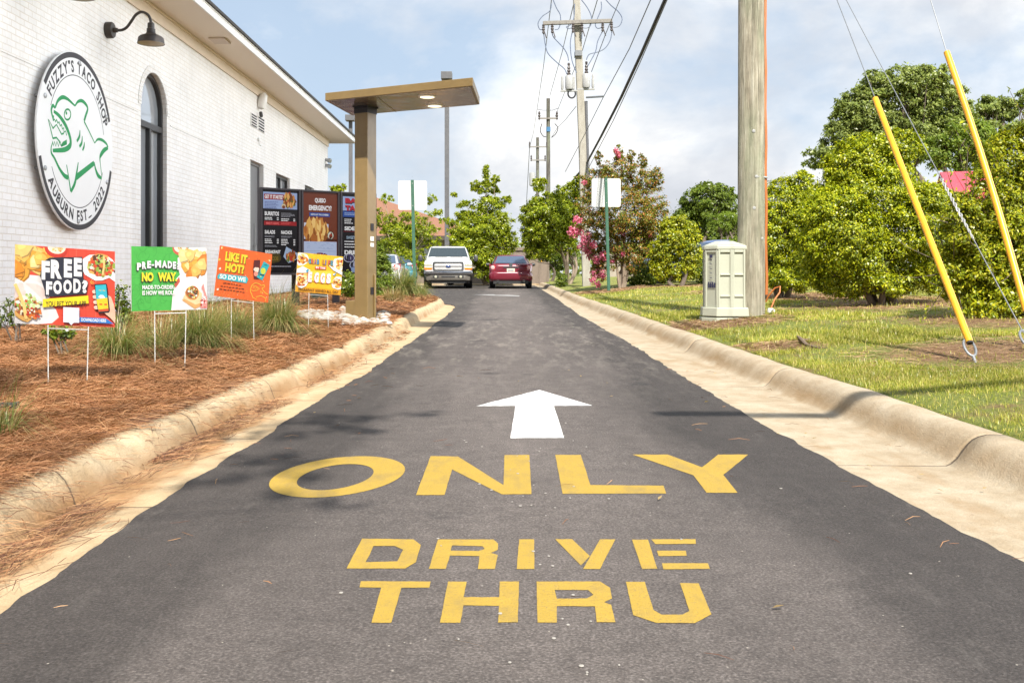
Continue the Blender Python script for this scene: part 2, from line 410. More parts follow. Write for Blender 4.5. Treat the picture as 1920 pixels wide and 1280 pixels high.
# gutter pan + rolled kerb, right
rows = []
prof_r = [(0.0,0.0),(0.025,0.012),(0.05,0.035),(0.075,0.070),(0.10,0.104),(0.125,0.126),(0.155,0.141),(0.19,0.149),(0.23,0.150),(0.27,0.148),(0.285,0.10)]
JY = [1.62+3.05*k for k in range(-3, 20)]
ry_ = sorted(list(np.arange(-7.5, 62, 0.2))+[j+o for j in JY for o in (-.009, 0, .009)])
for y in ry_:
    xb = (interp(RK, y-0.5)+2*interp(RK, y)+interp(RK, y+0.5))/4; jo = 1.0 if min(abs(y-j) for j in JY) < .002 else 0.0
    w = 0.35*jag(y, 21.0)+0.010*jo+0.006*math.sin(y*1.7)+0.004*math.sin(y*5.1)
    xa = interp(RA, y)-0.12
    row = [(xa, y, zr(y)-0.004), (xa+0.5*(xb-xa), y, zr(y)-0.006)]
    row += [(xb+o+w*(1 if o < .25 else 0), y, zr(y)-0.008+z+(0.004*math.sin(y*2.3)+.2*jag(y, 31.0)-.010*jo)*(z > .1)) for o, z in prof_r]
    rows.append(row)
grid_obj('kerb_right', rows, M_CR)
# left: narrow pan, steeper kerb with two chipped gaps, curling round the end of the bed
path = []
for y, xb in smooth_tab(LK, -7.5, 30.1, 0.1): path.append(Vector((xb, y, 0)))
rows = []
prof_l = [(0.0,0.0),(0.012,0.02),(0.028,0.065),(0.045,0.105),(0.07,0.133),(0.10,0.148),(0.14,0.153),(0.19,0.150),(0.20,0.10)]
gaps = [(9.9,0.30),(13.9,0.42),(7.75,0.12)]
for i, p in enumerate(path):
    tn = (path[min(i+1, len(path)-1)]-path[max(i-1, 0)]).normalized(); nl = Vector((-tn.y, tn.x, 0))
    y = p.y; dz = 0.0
    for gy, gw in gaps:
        dz += 0.75*max(0, 1-(abs(y-gy)/gw)**4)
    w = 0.008*math.sin(y*2.1)+0.006*math.sin(y*6.3)+0.45*jag(y, 9.0)
    row = []
    if y < 24.2: xa = interp(LA, y)+0.12
    else: xa = p.x+0.10
    row = [(xa, y, zr(y)-0.004), ((xa+p.x)/2, y, zr(y)-0.007)]
    for o, z in prof_l:
        q = p+nl*(o+w+0.05*dz*(z > 0.05)); row.append((q.x, q.y, zr(y)-0.009+z*(1-0.42*min(1, dz))+(0.006*math.sin(y*3.1)+.35*jag(y, 5.0))*(z > .1)))
    rows.append(row)
grid_obj('kerb_left', rows, M_CL)
# concrete apron at the far side of the lot
mb = MB()
mb.box(-14, 1.72, 48.9, 49.6, 0.15, zr(49)+0.10)
tag(mb.build('kerb_far', M_CR, bevel=0.03), kind='structure')

# planting bed
rows = []
for y in list(np.arange(-7.5, 12, 0.12))+list(np.arange(12, 30.0, 0.25)):
    xb = interp(LK, y)-KWL+0.02
    xe = -6.02 if y < 29.5 else -9.5
    fr = [0,0.01,0.03,0.06,0.09,0.13,0.17,0.21,0.25,0.3,0.35,0.42,0.5,0.6,0.72,0.86,1]
    rows.append([(xb+(xe-xb)*f, y, zbed(xb+(xe-xb)*f, y)-(0.03 if f == 0 else 0)) for f in fr])
grid_obj('planting_bed', rows, M_MULCH)
rows = [[(x, y, zr(y)+0.12) for x in (-70,-30,-20,-5.9)] for y in (32.6, 40, 46)]

# lawn, with bare straw where shrubs and the pole stand
STRAW = []   # (x, y, radius)
def straw_at(x, y):
    s = 0.0
    for (a, b_, r_) in STRAW:
        s = max(s, 1.0-math.hypot(x-a, (y-b_)*0.8)/r_)
    return max(0.0, s)
for (u, v, r_) in ((1655,572,2.1),(1468,553,1.7),(1905,597,1.9),(1360,605,1.25),(1300,612,0.9),(1270,536,1.6),(1140,546,1.5),(1165,543,1.6),(1450,650,0.55),(1835,655,1.1),(1390,545,1.5),(1540,560,1.6),(1770,560,1.4),(1200,540,1.4)):
    g = G(u, v, zlawn); STRAW.append((g.x, g.y, r_))
rows = []; mask = []
ly = list(np.arange(-7.5, 16, 0.15))+list(np.arange(16, 34, 0.4))+list(np.arange(34, 75, 2.0))
fo = [0,0.03,0.08,0.15,0.25,0.35,0.5,0.65,0.8,1,1.2,1.4,1.65,1.9,2.2,2.5,2.8,3.2,3.6,4,4.5,5,5.6,6.3,7,8,9.5,12,16,22,32,46,60]
for y in ly:
    xb = interp(RK, y)+KWR
    rows.append([(xb+o-0.012, y, zlawn(xb+o, y)-(0.02 if o == 0 else 0)) for o in fo])
    mask += [straw_at(xb+o, y) for o in fo]
lawn = grid_obj('lawn', rows, M_LAWN)
at = lawn.data.attributes.new('straw', 'FLOAT', 'POINT'); at.data.foreach_set('value', mask)

# ------------------------------------------------------------------ painted markings
def m_paint(name, c):
    m, t, b = mat(name); P = t.pos()
    wear = t.ramp(t.noise(P, 120, 5, 0.75), [(0.56, 0.0), (0.68, 0.75)])
    sc = t.ramp(t.noise(t.pos((1, 0.4, 1)), 9, 7, 0.7), [(0.50, 0.0), (0.72, 0.42)])
    cc = t.mix(t.noise(P, 6, 4), c, tuple(x*0.84 for x in c[:3]))
    cc = t.mix(t.math('MAXIMUM', wear, sc), cc, (0.09, 0.08, 0.075))
    t.L(cc, b.inputs['Base Color']); b.inputs['Roughness'].default_value = 0.7
    t.L(t.bump(t.math('ADD', t.math('MULTIPLY', t.noise(P, 180, 3, .7), .7), t.math('MULTIPLY', t.noise(P, 70, 4, 0.7), .8)), 0.7, 0.012), b.inputs['Normal'])
    return m
M_WHT2 = m_paint('faded_white_road_paint', (0.34, 0.335, 0.325)); M_YEL = m_paint('yellow_road_paint', (0.42, 0.272, 0.030)); M_WHT = m_paint('white_road_paint', (0.78, 0.77, 0.75))
def ground_pt(x, y):
    p = G(480+x/2, 700+y/2); return (p.x, p.y, p.z+0.0074)
def rough_loop(l, a=0.8):
    out = []
    for i in range(len(l)):
        p, q = l[i], l[(i+1) % len(l)]
        n_ = max(1, int(math.hypot(q[0]-p[0], q[1]-p[1])/14))
        for k in range(n_):
            j = 0 if k == 0 else random.uniform(-a, a)
            out.append((p[0]+(q[0]-p[0])*k/n_+j, p[1]+(q[1]-p[1])*k/n_+j*0.6))
    return out
def paint(name, letters, m, label, cat='road marking'):
    mb = MB()
    for loops in letters: mb.fill([[ground_pt(*p) for p in rough_loop(l)] for l in loops])
    return tag(mb.build(name, m, fix=False), label, cat)
tt = [2*math.pi*k/56 for k in range(56)]
O1 = [(304+252*math.cos(a)-40*math.sin(a), 393+76*math.sin(a)-17*math.cos(a)) for a in tt]
O2 = [(297+142*math.cos(a)-25*math.sin(a), 394+48*math.sin(a)-12*math.cos(a)) for a in tt]
paint('road_word', [[O1, O2],
  [[(655,315),(757,316),(928,424),(932,311),(1025,310),(1033,458),(922,459),(735,365),(707,461),(600,462)]],
  [[(1122,310),(1218,310),(1254,424),(1528,426),(1538,456),(1150,457)]],
  [[(1412,309),(1545,309),(1672,357),(1733,309),(1846,309),(1752,385),(1806,453),(1690,453),(1640,387)]]],
  M_YEL, 'large yellow word ONLY painted across the lane just below the white arrow')
paint('road_word', [
  [[(398,626),(590,629),(618,650),(600,715),(560,739),(340,739)], [(440,654),(520,654),(552,668),(530,712),(410,715),(425,690)]],
  [[(683,629),(890,629),(908,645),(907,668),(880,680),(907,688),(896,741),(832,741),(838,692),(727,690),(712,740),(648,740)], [(735,652),(850,655),(858,665),(835,673),(730,671)]],
  [[(987,629),(1043,629),(1044,741),(978,741)]],
  [[(1122,628),(1185,628),(1252,692),(1218,727)]], [[(1290,629),(1348,629),(1290,741),(1226,741)]],
  [[(1410,630),(1470,630),(1505,740),(1448,741)]], [[(1482,629),(1648,628),(1650,646),(1498,647)]], [[(1503,672),(1612,672),(1615,691),(1510,692)]], [[(1522,719),(1695,719),(1702,740),(1528,742)]]],
  M_YEL, 'stencilled yellow word DRIVE painted on asphalt between ONLY and THRU')
paint('road_word', [
  [[(393,787),(655,788),(650,811),(545,812),(507,944),(433,944),(470,811),(388,810)]],
  [[(720,788),(790,789),(778,847),(912,847),(914,788),(986,788),(982,942),(908,943),(912,880),(778,878),(766,944),(690,944)]],
  [[(1052,788),(1290,788),(1328,812),(1335,852),(1305,866),(1332,876),(1348,942),(1278,942),(1271,882),(1128,881),(1128,943),(1056,943)], [(1120,820),(1245,820),(1265,838),(1240,852),(1128,853)]],
  [[(1387,789),(1458,789),(1490,895),(1520,913),(1600,913),(1625,900),(1600,822),(1590,794),(1660,795),(1708,912),(1645,945),(1500,944),(1415,915)]]],
  M_YEL, 'stencilled yellow word THRU, last line of writing at the bottom of the lane')
paint('road_arrow', [[[(1063,65),(1262,124),(1117,125),(1155,246),(954,247),(973,125),(826,126)]]], M_WHT, 'big white arrow painted on asphalt pointing up the lane above the word ONLY')
mb = MB()
for l in ([(884,552.6),(925,552.2),(930,553.3),(955,553.2),(974,554.6),(974,556),(950,555.2),(915,554),(905,553.3)],):
    mb.fill([[(lambda p: (p.x, p.y, p.z+0.0074))(G(*q)) for q in l]])
tag(mb.build('road_arrow', M_WHT2, fix=False), 'faint far white arrow on the lane in front of the two cars', 'road marking')
# ------------------------------------------------------------------ lettering and print helpers
_TC = {}
def text2d(s, bold=0.0, spacing=1.0, shear=0.0):
    key = (s, bold, spacing, shear)
    if key not in _TC:
        cu = bpy.data.curves.new('lettering', 'FONT'); cu.body = s; cu.size = 1.0; cu.offset = bold
        cu.space_character = spacing; cu.shear = shear; cu.resolution_u = 3
        ob = bpy.data.objects.new('lettering', cu)
        me = ob.to_mesh()
        v = [(p.co.x, p.co.y) for p in me.vertices]; f = [tuple(p.vertices) for p in me.polygons]
        ob.to_mesh_clear(); bpy.data.objects.remove(ob); bpy.data.curves.remove(cu)
        x0 = min(p[0] for p in v); x1 = max(p[0] for p in v); y0 = min(p[1] for p in v); y1 = max(p[1] for p in v)
        _TC[key] = ([((p[0]-x0)/(x1-x0), (p[1]-y0)/(y1-y0)) for p in v], f, (x1-x0)/(y1-y0))
    return _TC[key]

class Surf:
    """a flat quad in space; print coordinates run 0..1 from its bottom left"""
    def __init__(s, bl, br, tl, tr=None):
        s.bl, s.br, s.tl = Vector(bl), Vector(br), Vector(tl)
        s.tr = Vector(tr) if tr is not None else s.br+s.tl-s.bl
        s.n = (s.br-s.bl).cross(s.tl-s.bl).normalized()
        s.mb = MB(); s.mats = []; s.h = 0.0015
    def p(s, x, y, h=0.0):
        a = s.bl.lerp(s.br, x); b = s.tl.lerp(s.tr, x)
        return a.lerp(b, y)+s.n*h
    def mi(s, m):
        if isinstance(m, tuple): m = flat(m)
        if m not in s.mats: s.mats.append(m)
        return s.mats.index(m)
    def up(s): s.h += 0.00003; return s.h
    def poly(s, pts, m, loops=None):
        h = s.up(); cl = lambda a: min(1.0, max(0.0, a))
        s.mb.fill([[s.p(cl(x), cl(y), h) for x, y in l] for l in ([pts]+(loops or []))], s.mi(m))
    def rect(s, x0, x1, y0, y1, m, jx=0.0):
        s.poly([(x0, y0), (x1, y0+jx), (x1, y1+jx), (x0, y1)], m)
    def disc(s, cx, cy, rx, ry, m, n=18, wob=0.0, a0=0, a1=360):
        ph = random.uniform(0, 6); pts = []
        for k in range(n if a1-a0 >= 360 else n+1):
            a = R(a0+(a1-a0)*k/n); w = 1+wob*math.sin(3*a+ph)+wob*0.7*math.sin(7*a+ph*2)
            pts.append((cx+rx*w*math.cos(a), cy+ry*w*math.sin(a)))
        s.poly(pts, m)
    def text(s, st, x0, x1, y0, y1, m, bold=0.03, rot=0.0, shadow=None, sh=(0.012, -0.014), shear=0.0, spacing=1.0, arch=0.0):
        V_, F_, _ = text2d(st, bold, spacing, shear)
        for mm, dx, dy in (([(shadow, sh[0], sh[1]), (shadow, sh[0]*0.5, sh[1]*0.5)] if shadow else [])+[(m, 0, 0)]):
            h = s.up(); pts = []
            for a, b in V_:
                x = x0+(x1-x0)*a+dx; y = y0+(y1-y0)*b+dy+rot*(a-0.5)*(x1-x0)+arch*(1-(2*a-1)**2)
                pts.append(s.p(x, y, h))
            s.mb.add(pts, F_, s.mi(mm))
    def line(s, pts, w, m, asp=1.0):
        """a stroke; w is its half width in x units, asp = width/height of the quad"""
        h = s.up(); L, Rr = [], []
        ws = w if isinstance(w, (list, tuple)) else [w]*len(pts)
        for i, (x, y) in enumerate(pts):
            q = pts[min(i+1, len(pts)-1)]; o = pts[max(i-1, 0)]
            dx, dy = (q[0]-o[0]), (q[1]-o[1])/asp
            l = math.hypot(dx, dy) or 1; nx, ny = -dy/l, dx/l
            L.append(s.p(x+nx*ws[i], y+ny*ws[i]*asp, h)); Rr.append(s.p(x-nx*ws[i], y-ny*ws[i]*asp, h))
        n = len(pts)
        s.mb.add(L+Rr, [(i, i+1, n+i+1, n+i) for i in range(n-1)], s.mi(m))
    def bits(s, cx, cy, rx, ry, cols, n, size, seed=1):
        rd = random.Random(seed)
        for _ in range(n):
            a = rd.uniform(0, 6.28); r = math.sqrt(rd.random())
            x, y = cx+rx*r*math.cos(a), cy+ry*r*math.sin(a); k = size*rd.uniform(.5, 1.4); b = rd.uniform(0, 6.28)
            pts = [(x+k*math.cos(b+q)*rd.uniform(.6, 1.2), y+k*1.25*math.sin(b+q)*rd.uniform(.6, 1.2)) for q in (0, 1.2, 2.4, 3.7, 5.0)]
            s.poly(pts, rd.choice(cols))
    def chips(s, cx, cy, rx, ry, n, size, seed=3):
        rd = random.Random(seed)
        tones = [(246,190,92),(240,168,62),(250,206,120),(232,146,44),(252,222,150),(222,130,40)]
        for _ in range(n):
            a = rd.uniform(0, 6.28); r = math.sqrt(rd.random())
            x, y = cx+rx*r*math.cos(a), cy+ry*r*math.sin(a); k = size*rd.uniform(.75, 1.25); b = rd.uniform(0, 6.28)
            c = rd.choice(tones)
            sha = tuple(int(v*0.72) for v in c)
            q = [(0, 1.0), (0.7, 0.8), (2.0, 1.0), (2.8, 0.78), (4.1, 1.05), (5.2, 0.8)]
            pts = [(x+k*w*math.cos(b+t_), y+k*1.25*w*math.sin(b+t_)) for t_, w in q]
            s.poly([(px+k*.10, py-k*.16) for px, py in pts], sha)
            s.poly(pts, c)
            s.disc(x-k*.15, y+k*.2, k*.42, k*.45, tuple(min(255, int(v*1.07)+6) for v in c), 9, .12)
    def build(s, name, parent, back=0.006, backm=None):
        bm_ = s.mi(backm or (236,234,230))
        q = [s.p(0,0), s.p(1,0), s.p(1,1), s.p(0,1)]
        s.mb.prism([p-s.n*back for p in q], s.n*(back+0.0004), bm_)
        return s.mb.build(name, s.mats, parent, fix=False)

def spl(pts, n=6):
    out = []; P_ = [pts[0]]+list(pts)+[pts[-1]]
    for i in range(1, len(P_)-2):
        p0, p1, p2, p3 = P_[i-1:i+3]
        for j in range(n):
            t_ = j/n; out.append(tuple(.5*((2*p1[q])+(-p0[q]+p2[q])*t_+(2*p0[q]-5*p1[q]+4*p2[q]-p3[q])*t_**2+(-p0[q]+3*p1[q]-3*p2[q]+p3[q])*t_**3) for q in range(3)))
    out.append(tuple(pts[-1])); return out
# ------------------------------------------------------------------ restaurant
XW = -6.0; YA, YB = -6.0, 33.9
ZS = 5.47                       # soffit height
def m_brick():
    m, t, b = mat('painted_brick'); P = t.pos()
    sp = t.n('SeparateXYZ'); t.L(P, sp.inputs[0])
    cb = t.n('CombineXYZ'); t.L(t.math('ADD', sp.outputs[1], sp.outputs[0]), cb.inputs[0]); t.L(t.math('ADD', sp.outputs[2], t.math('MULTIPLY', t.math('SUBTRACT', t.noise(P, 3.5, 4), .5), .018)), cb.inputs[1])
    br = t.n('TexBrick', offset=0.5); t.L(cb.outputs[0], br.inputs['Vector'])
    for k, v in (('Scale', 1.0), ('Mortar Size', 0.0075), ('Mortar Smooth', 0.35), ('Brick Width', 0.215), ('Row Height', 0.0815), ('Bias', 0.0)): br.inputs[k].default_value = v
    br.inputs['Color1'].default_value = (0.80,0.79,0.78,1); br.inputs['Color2'].default_value = (0.77,0.755,0.735,1); br.inputs['Mortar'].default_value = (0.70,0.655,0.60,1)
    pl = t.ramp(t.noise(t.pos((1, .35, 1)), 2.0, 6, .7), [(0.35, 0.10), (0.62, 0.9)])
    # paint fills many of the mortar joints
    c = t.mix(t.math('MULTIPLY', br.outputs['Fac'], t.math('SUBTRACT', 1.0, pl)), br.outputs['Color'], (0.66,0.595,0.52))
    c = t.mix(t.math('MULTIPLY', br.outputs['Fac'], pl), c, (0.76,0.73,0.69))
    drt = t.ramp(t.math('ADD', t.math('MULTIPLY', t.noise(P, 1.4, 6, .65), .5), t.math('MULTIPLY', t.noise(t.pos((1, 3.0, .25)), 2.2, 6, .7), .5)), [(0.36, 0.90), (0.62, 1.04)])
    c = t.mix(1.0, c, drt, 'MULTIPLY')
    t.L(c, b.inputs['Base Color']); b.inputs['Roughness'].default_value = 0.62; b.inputs['Specular IOR Level'].default_value = 0.35
    h = t.math('ADD', t.math('MULTIPLY', br.outputs['Fac'], -1.0), t.math('MULTIPLY', t.noise(P, 22, 5, .65), 0.55))
    t.L(t.bump(h, 0.6, 0.010), b.inputs['Normal'])
    return m
M_BRICK = m_brick()
M_SOF = pm('soffit_board', (0.56,0.46,0.37), (0.60,0.50,0.41), 3, 0.6)
def m_soffit():
    m, t, b = mat('grooved_soffit'); P = t.pos()
    w = t.n('TexWave', Scale=4.6, Distortion=0.0); w.bands_direction = 'Y'; t.L(P, w.inputs['Vector'])
    g = t.ramp(w.outputs[0], [(0.0, 0.82), (0.12, 1.0)])
    t.L(t.mix(1.0, (0.76,0.655,0.53), g, 'MULTIPLY'), b.inputs['Base Color']); b.inputs['Roughness'].default_value = 0.5
    t.L(t.bump(w.outputs[0], 0.4, 0.01), b.inputs['Normal'])
    return m
M_SOFG = m_soffit()
M_WTRIM = pm('white_trim_paint', (0.80,0.79,0.77), (0.76,0.75,0.73), 4, 0.45)
M_FRIEZE = pm('frieze_paint', (0.74,0.63,0.51), (0.70,0.59,0.47), 4, 0.55)
M_SHINGLE = pm('dark_shingle', (0.035,0.033,0.033), (0.07,0.065,0.06), 30, 0.9, 0.6, 60)
M_BLACKF = pm('black_frame_metal', (0.022,0.021,0.021), (0.03,0.028,0.028), 8, 0.35, 0, spec=.5)
M_GREYD = pm('grey_door_paint', (0.17,0.17,0.175), (0.15,0.15,0.155), 3, 0.4)
M_BRONZE = pm('dark_bronze', (0.028,0.022,0.019), (0.045,0.036,0.03), 14, 0.42, 0.15, 120, spec=.5)
M_STEEL = pm('galvanised_steel', (0.42,0.43,0.44), (0.33,0.34,0.35), 25, 0.42, 0.1, 90, metal=.8)
M_INT = pm('dark_interior', (0.03,0.032,0.034), None, 3, 0.9)
def m_glass(name, tint=(0.08,0.09,0.10), metal=0.45):
    m, t, b = mat(name); b.inputs['Base Color'].default_value = c4(tint)
    b.inputs['Roughness'].default_value = 0.03; b.inputs['Specular IOR Level'].default_value = 0.7 if metal < .2 else 1.0; b.inputs['Metallic'].default_value = metal
    b.inputs['Coat Weight'].default_value = 1.0 if metal > .2 else 0.3; b.inputs['Coat Roughness'].default_value = 0.02
    t.L(t.bump(t.noise(t.pos(), 1.6, 2), 0.05, 0.05), b.inputs['Normal'])
    return m
M_GLASS = m_glass('window_glass', (0.50,0.53,0.56))

bld = thing('restaurant', 'white painted brick restaurant with deep soffit eave and arched window on the left', 'building', (XW, 13, 0.2))
def wall_at(u, v):                       # photo point on the wall plane -> (y, z)
    d = F*XW/(u-U0); return d, H-(v-V0)/F*d
AW0, AW1 = 16.45, 17.72; AWC = (AW0+AW1)/2; AWR = (AW1-AW0)/2; AZS = 1.30; AZA = 4.34-AWR
DW = [(23.55, 24.85, 0.25, 3.62), (26.2, 27.9, 1.9, 3.57), (30.0, 31.4, 1.9, 3.6)]   # door, two small windows
ZT = ZS+0.05
mb = MB()
def wq(y0, y1, z0, z1): mb.add([(XW,y0,z0),(XW,y1,z0),(XW,y1,z1),(XW,y0,z1)], [(0,1,2,3)])
cur = YA
for (a, b_, z0, z1, arch) in [(AW0, AW1, AZS, AZA, True)]+[q+(False,) for q in DW]:
    wq(cur, a, 0, ZT); wq(a, b_, 0, z0)
    if arch:
        N_ = 20
        for k in range(N_):
            p = lambda k_: (a+(b_-a)*k_/N_, z1+math.sqrt(max(0, AWR**2-((a+(b_-a)*k_/N_)-AWC)**2)))
            (y0_, q0), (y1_, q1) = p(k), p(k+1)
            mb.add([(XW,y0_,q0),(XW,y1_,q1),(XW,y1_,ZT),(XW,y0_,ZT)], [(0,1,2,3)])
    else: wq(a, b_, z1, ZT)
    # reveals 16 cm deep
    X2 = XW-0.16
    loop = [(a,z0),(b_,z0)]
    if arch: loop += [(AWC+AWR*math.cos(R(180*k/20)), z1+AWR*math.sin(R(180*k/20))) for k in range(21)]
    else: loop += [(b_,z1),(a,z1)]
    for i in range(len(loop)):
        p_, q_ = loop[i], loop[(i+1) % len(loop)]
        mb.add([(XW,p_[0],p_[1]),(XW,q_[0],q_[1]),(X2,q_[0],q_[1]),(X2,p_[0],p_[1])], [(0,1,2,3)])
    cur = b_
wq(cur, YB, 0, ZT)
XB = -20
mb.add([(XW,YB,0),(XB,YB,0),(XB,YB,ZT),(XW,YB,ZT)], [(0,1,2,3)]); mb.add([(XB,YB,0),(XB,YA,0),(XB,YA,ZT),(XB,YB,ZT)], [(0,1,2,3)])
mb.add([(XB,YA,0),(XW,YA,0),(XW,YA,ZT),(XB,YA,ZT)], [(0,1,2,3)])
# a proud course half way up
for y0, y1 in ((YA, AW0-0.16), (AW1+0.16, DW[0][0]-.02), (DW[0][1]+.02, DW[1][0]-.02), (DW[1][1]+.02, DW[2][0]-.02), (DW[2][1]+.02, YB)): mb.box(XW-0.01, XW+0.012, y0, y1, 3.555, 3.572)
wall = mb.build('wall', M_BRICK, bld, fix=False)
# brick ring round the arch
mb = MB(); nb = 40
for k in range(nb):
    a0 = R(180*k/nb)+0.004; a1 = R(180*(k+1)/nb)-0.004
    vs = []
    for x in (XW-0.03, XW+0.014):
        for (r_, a) in ((AWR+.003, a0), (AWR+0.125, a0), (AWR+0.125, a1), (AWR+.003, a1)):
            vs.append((x, AWC+r_*math.cos(a), AZA+r_*math.sin(a)))
    mb.add(vs, [(3,2,1,0),(4,5,6,7),(0,1,5,4),(1,2,6,5),(2,3,7,6),(3,0,4,7)])
mb.build('arch_brick_ring', M_BRICK, bld)
# arched window
mb = MB(); xf = XW-0.12; fw = 0.06
outer = [(AW0+.002,AZS+.002),(AW1-.002,AZS+.002)]+[(AWC+(AWR-.002)*math.cos(R(180*k/24)), AZA+(AWR-.002)*math.sin(R(180*k/24))) for k in range(25)]
def ring(mb, a_, b_, x0, x1):
    n = len(a_)
    vs = [(x0,)+p for p in a_]+[(x0,)+p for p in b_]+[(x1,)+p for p in a_]+[(x1,)+p for p in b_]
    fs = []
    for i in range(n):
        j = (i+1) % n
        fs += [(i,j,n+j,n+i),(2*n+i,2*n+j,3*n+j,3*n+i),(i,j,2*n+j,2*n+i),(n+i,n+j,3*n+j,3*n+i)]
    mb.add(vs, fs)
inner = [(AW0+fw,AZS+fw),(AW1-fw,AZS+fw)]+[(AWC+(AWR-fw)*math.cos(R(180*k/24)), AZA+(AWR-fw)*math.sin(R(180*k/24))) for k in range(25)]
ring(mb, outer, inner, xf-0.03, xf+0.05)
ZTR = wall_at(288, 236)[1]
mb.box(xf-.03, xf+.055, AW0+fw, AW1-fw, ZTR-.05, ZTR+.05)
mb.box(xf-.03, xf+.055, AWC-.04, AWC+.04, AZS+fw, ZTR-.052)
mb.box(xf-.03, xf+.045, AW0+fw, AW0+fw+.035, AZS+fw, ZTR-.052); mb.box(xf-.03, xf+.045, AW1-fw-.035, AW1-fw, AZS+fw, ZTR-.052)
win = mb.build('arched_window', M_BLACKF, bld)
mb = MB(); mb.prism([(xf-.02,)+p for p in inner], (-0.012, 0, 0)); mb.build('glass', M_GLASS, win)
mb = MB(); mb.box(XW-1.4, XW-0.3, AW0-.4, AW1+.4, AZS-.1, AZA+AWR+.1); mb.build('room_behind', M_INT, win)
# door
a, b_, z0, z1 = DW[0]
mb = MB(); xd = XW-0.13
for (y0, y1, q0, q1) in ((a,a+.07,z0,z1),(b_-.07,b_,z0,z1),(a+.07,b_-.07,z1-.07,z1)): mb.box(xd-.04, xd+.03, y0, y1, q0, q1)
dr = mb.build('door_frame', M_GREYD, bld)
mb = MB(); mb.box(xd-.05, xd-.005, a+.072, b_-.072, z0+.02, z1-.072); door = mb.build('door', M_GREYD, bld)
mb = MB(); mb.box(xd-.003, xd+.012, b_-.42, b_-.36, z0+.7, z0+1.9); mb.tube([(xd,b_-.5,z0+1.0),(xd+.06,b_-.5,z0+1.0),(xd+.06,b_-.5,z0+1.35),(xd,b_-.5,z0+1.35)], .014); mb.build('handle', M_STEEL, door)
for (a, b_, z0, z1) in DW[1:]:
    mb = MB()
    ring(mb, [(a+.002,z0+.002),(b_-.002,z0+.002),(b_-.002,z1-.002),(a+.002,z1-.002)], [(a+.07,z0+.07),(b_-.07,z0+.07),(b_-.07,z1-.07),(a+.07,z1-.07)], xf-.03, xf+.05)
    mb.box(xf-.03, xf+.045, (a+b_)/2-.04, (a+b_)/2+.04, z0+.07, z1-.07)
    w_ = mb.build('window', M_BLACKF, bld)
    mb = MB(); mb.box(xf-.03, xf-.015, a+.06, b_-.06, z0+.06, z1-.06); mb.build('glass', M_GLASS, w_)
# soffit, frieze, fascia, gutter edge, hip roof
OV = 0.84; XE = XW+OV; YE = YB+OV
mb = MB(); mb.box(XW-.3, XE-.02, YA-OV, YE-.02, ZS, ZS+.03); mb.box(XB-OV, XW-.3, YB-.3, YE-.02, ZS, ZS+.03)
mb.build('soffit', M_SOFG, bld)
mb = MB(); mb.box(XW+.002, XW+.035, YA, YB+.03, ZS-.24, ZS-.002); mb.box(XW+.035, XW+.06, YA, YB+.06, ZS-.05, ZS-.002); mb.build('frieze', M_FRIEZE, bld)
mb = MB(); mb.box(XE-.02, XE+.005, YA-OV, YE, ZS-.02, ZS+.17); mb.box(XE+.005, XE+.02, YA-OV, YE, ZS+.11, ZS+.17); mb.box(XB-OV, XE-.02, YE-.02, YE+.005, ZS-.02, ZS+.17)
mb.build('fascia', M_WTRIM, bld)
mb = MB()
zt = ZS+.175; run = 7.0; rise = 2.2
e = [(XE+.05,YA-OV,zt),(XE+.05,YE+.04,zt),(XB-OV,YE+.04,zt),(XB-OV,YA-OV,zt)]
r1 = ((XE+XB-OV)/2, YA+run, zt+rise); r2 = ((XE+XB-OV)/2, YE-run, zt+rise)
mb.add(e+[r1, r2], [(0,1,5,4),(1,2,5),(2,3,4,5),(3,0,4)])
mb.box(XE+.021, XE+.055, YA-OV, YE+.05, zt-.045, zt+.012); mb.box(XB, XE+.02, YE+.006, YE+.05, zt-.045, zt+.012)
mb.build('roof', M_SHINGLE, bld)
# soffit light and corner plates, vents, sensor box
mb = MB(); q = W(412, 77, F*5.55/(U0-412)); mb.box(q.x-.16, q.x+.16, q.y-.22, q.y+.22, ZS-.035, ZS-.001); mb.build('soffit_light', M_SOF, bld, bevel=.01)
for (u0, u1, v0, v1) in ((469.5,480.5,212.5,241),(483,494.5,219,252)):
    y0, z1 = wall_at(u0, v0); y1, _ = wall_at(u1, v0); _, z0 = wall_at((u0+u1)/2, (v0+v1)/2+12)
    z1 = wall_at((u0+u1)/2, v0+2)[1]
    mb = MB(); mb.box(XW+.002, XW+.02, y0, y1, z0, z1)
    for k in range(5):
        zz = z0+(z1-z0)*(k+.5)/5.0; hh = (z1-z0)/5*.30
        mb.box(XW+.0205, XW+.022, y0+.03, y1-.03, zz-hh, zz+hh, 1)
    mb.build('wall_vent', [M_BRICK, M_INT], bld)
tag_y, tag_z = wall_at(484, 194)
cm = thing('security_camera', 'small white camera housing high on the wall under the soffit above two vents', 'camera', (XW+.03, tag_y, tag_z))
mb = MB(); mb.lathe([(.03,-.2),(.10,-.16),(.12,0),(.09,.16),(.03,.22)], (XW+.10, tag_y, tag_z+.05), (0.25,0,1), 14); mb.build('housing', M_WTRIM, cm, True)
mb = MB(); mb.lathe([(.07,0),(.07,.03),(.03,.04)], (XW+.001, tag_y, tag_z), (1,0,0), 12); mb.build('wall_bracket', M_BRONZE, cm, True)
mb = MB(); mb.lathe([(.04,0),(.045,.10),(.03,.13)], (XW+.07, tag_y-.03, tag_z-.22), (0.2,-.2,-1), 10); mb.build('lens', M_BRONZE, cm, True)
y_, z_ = wall_at(483, 262)
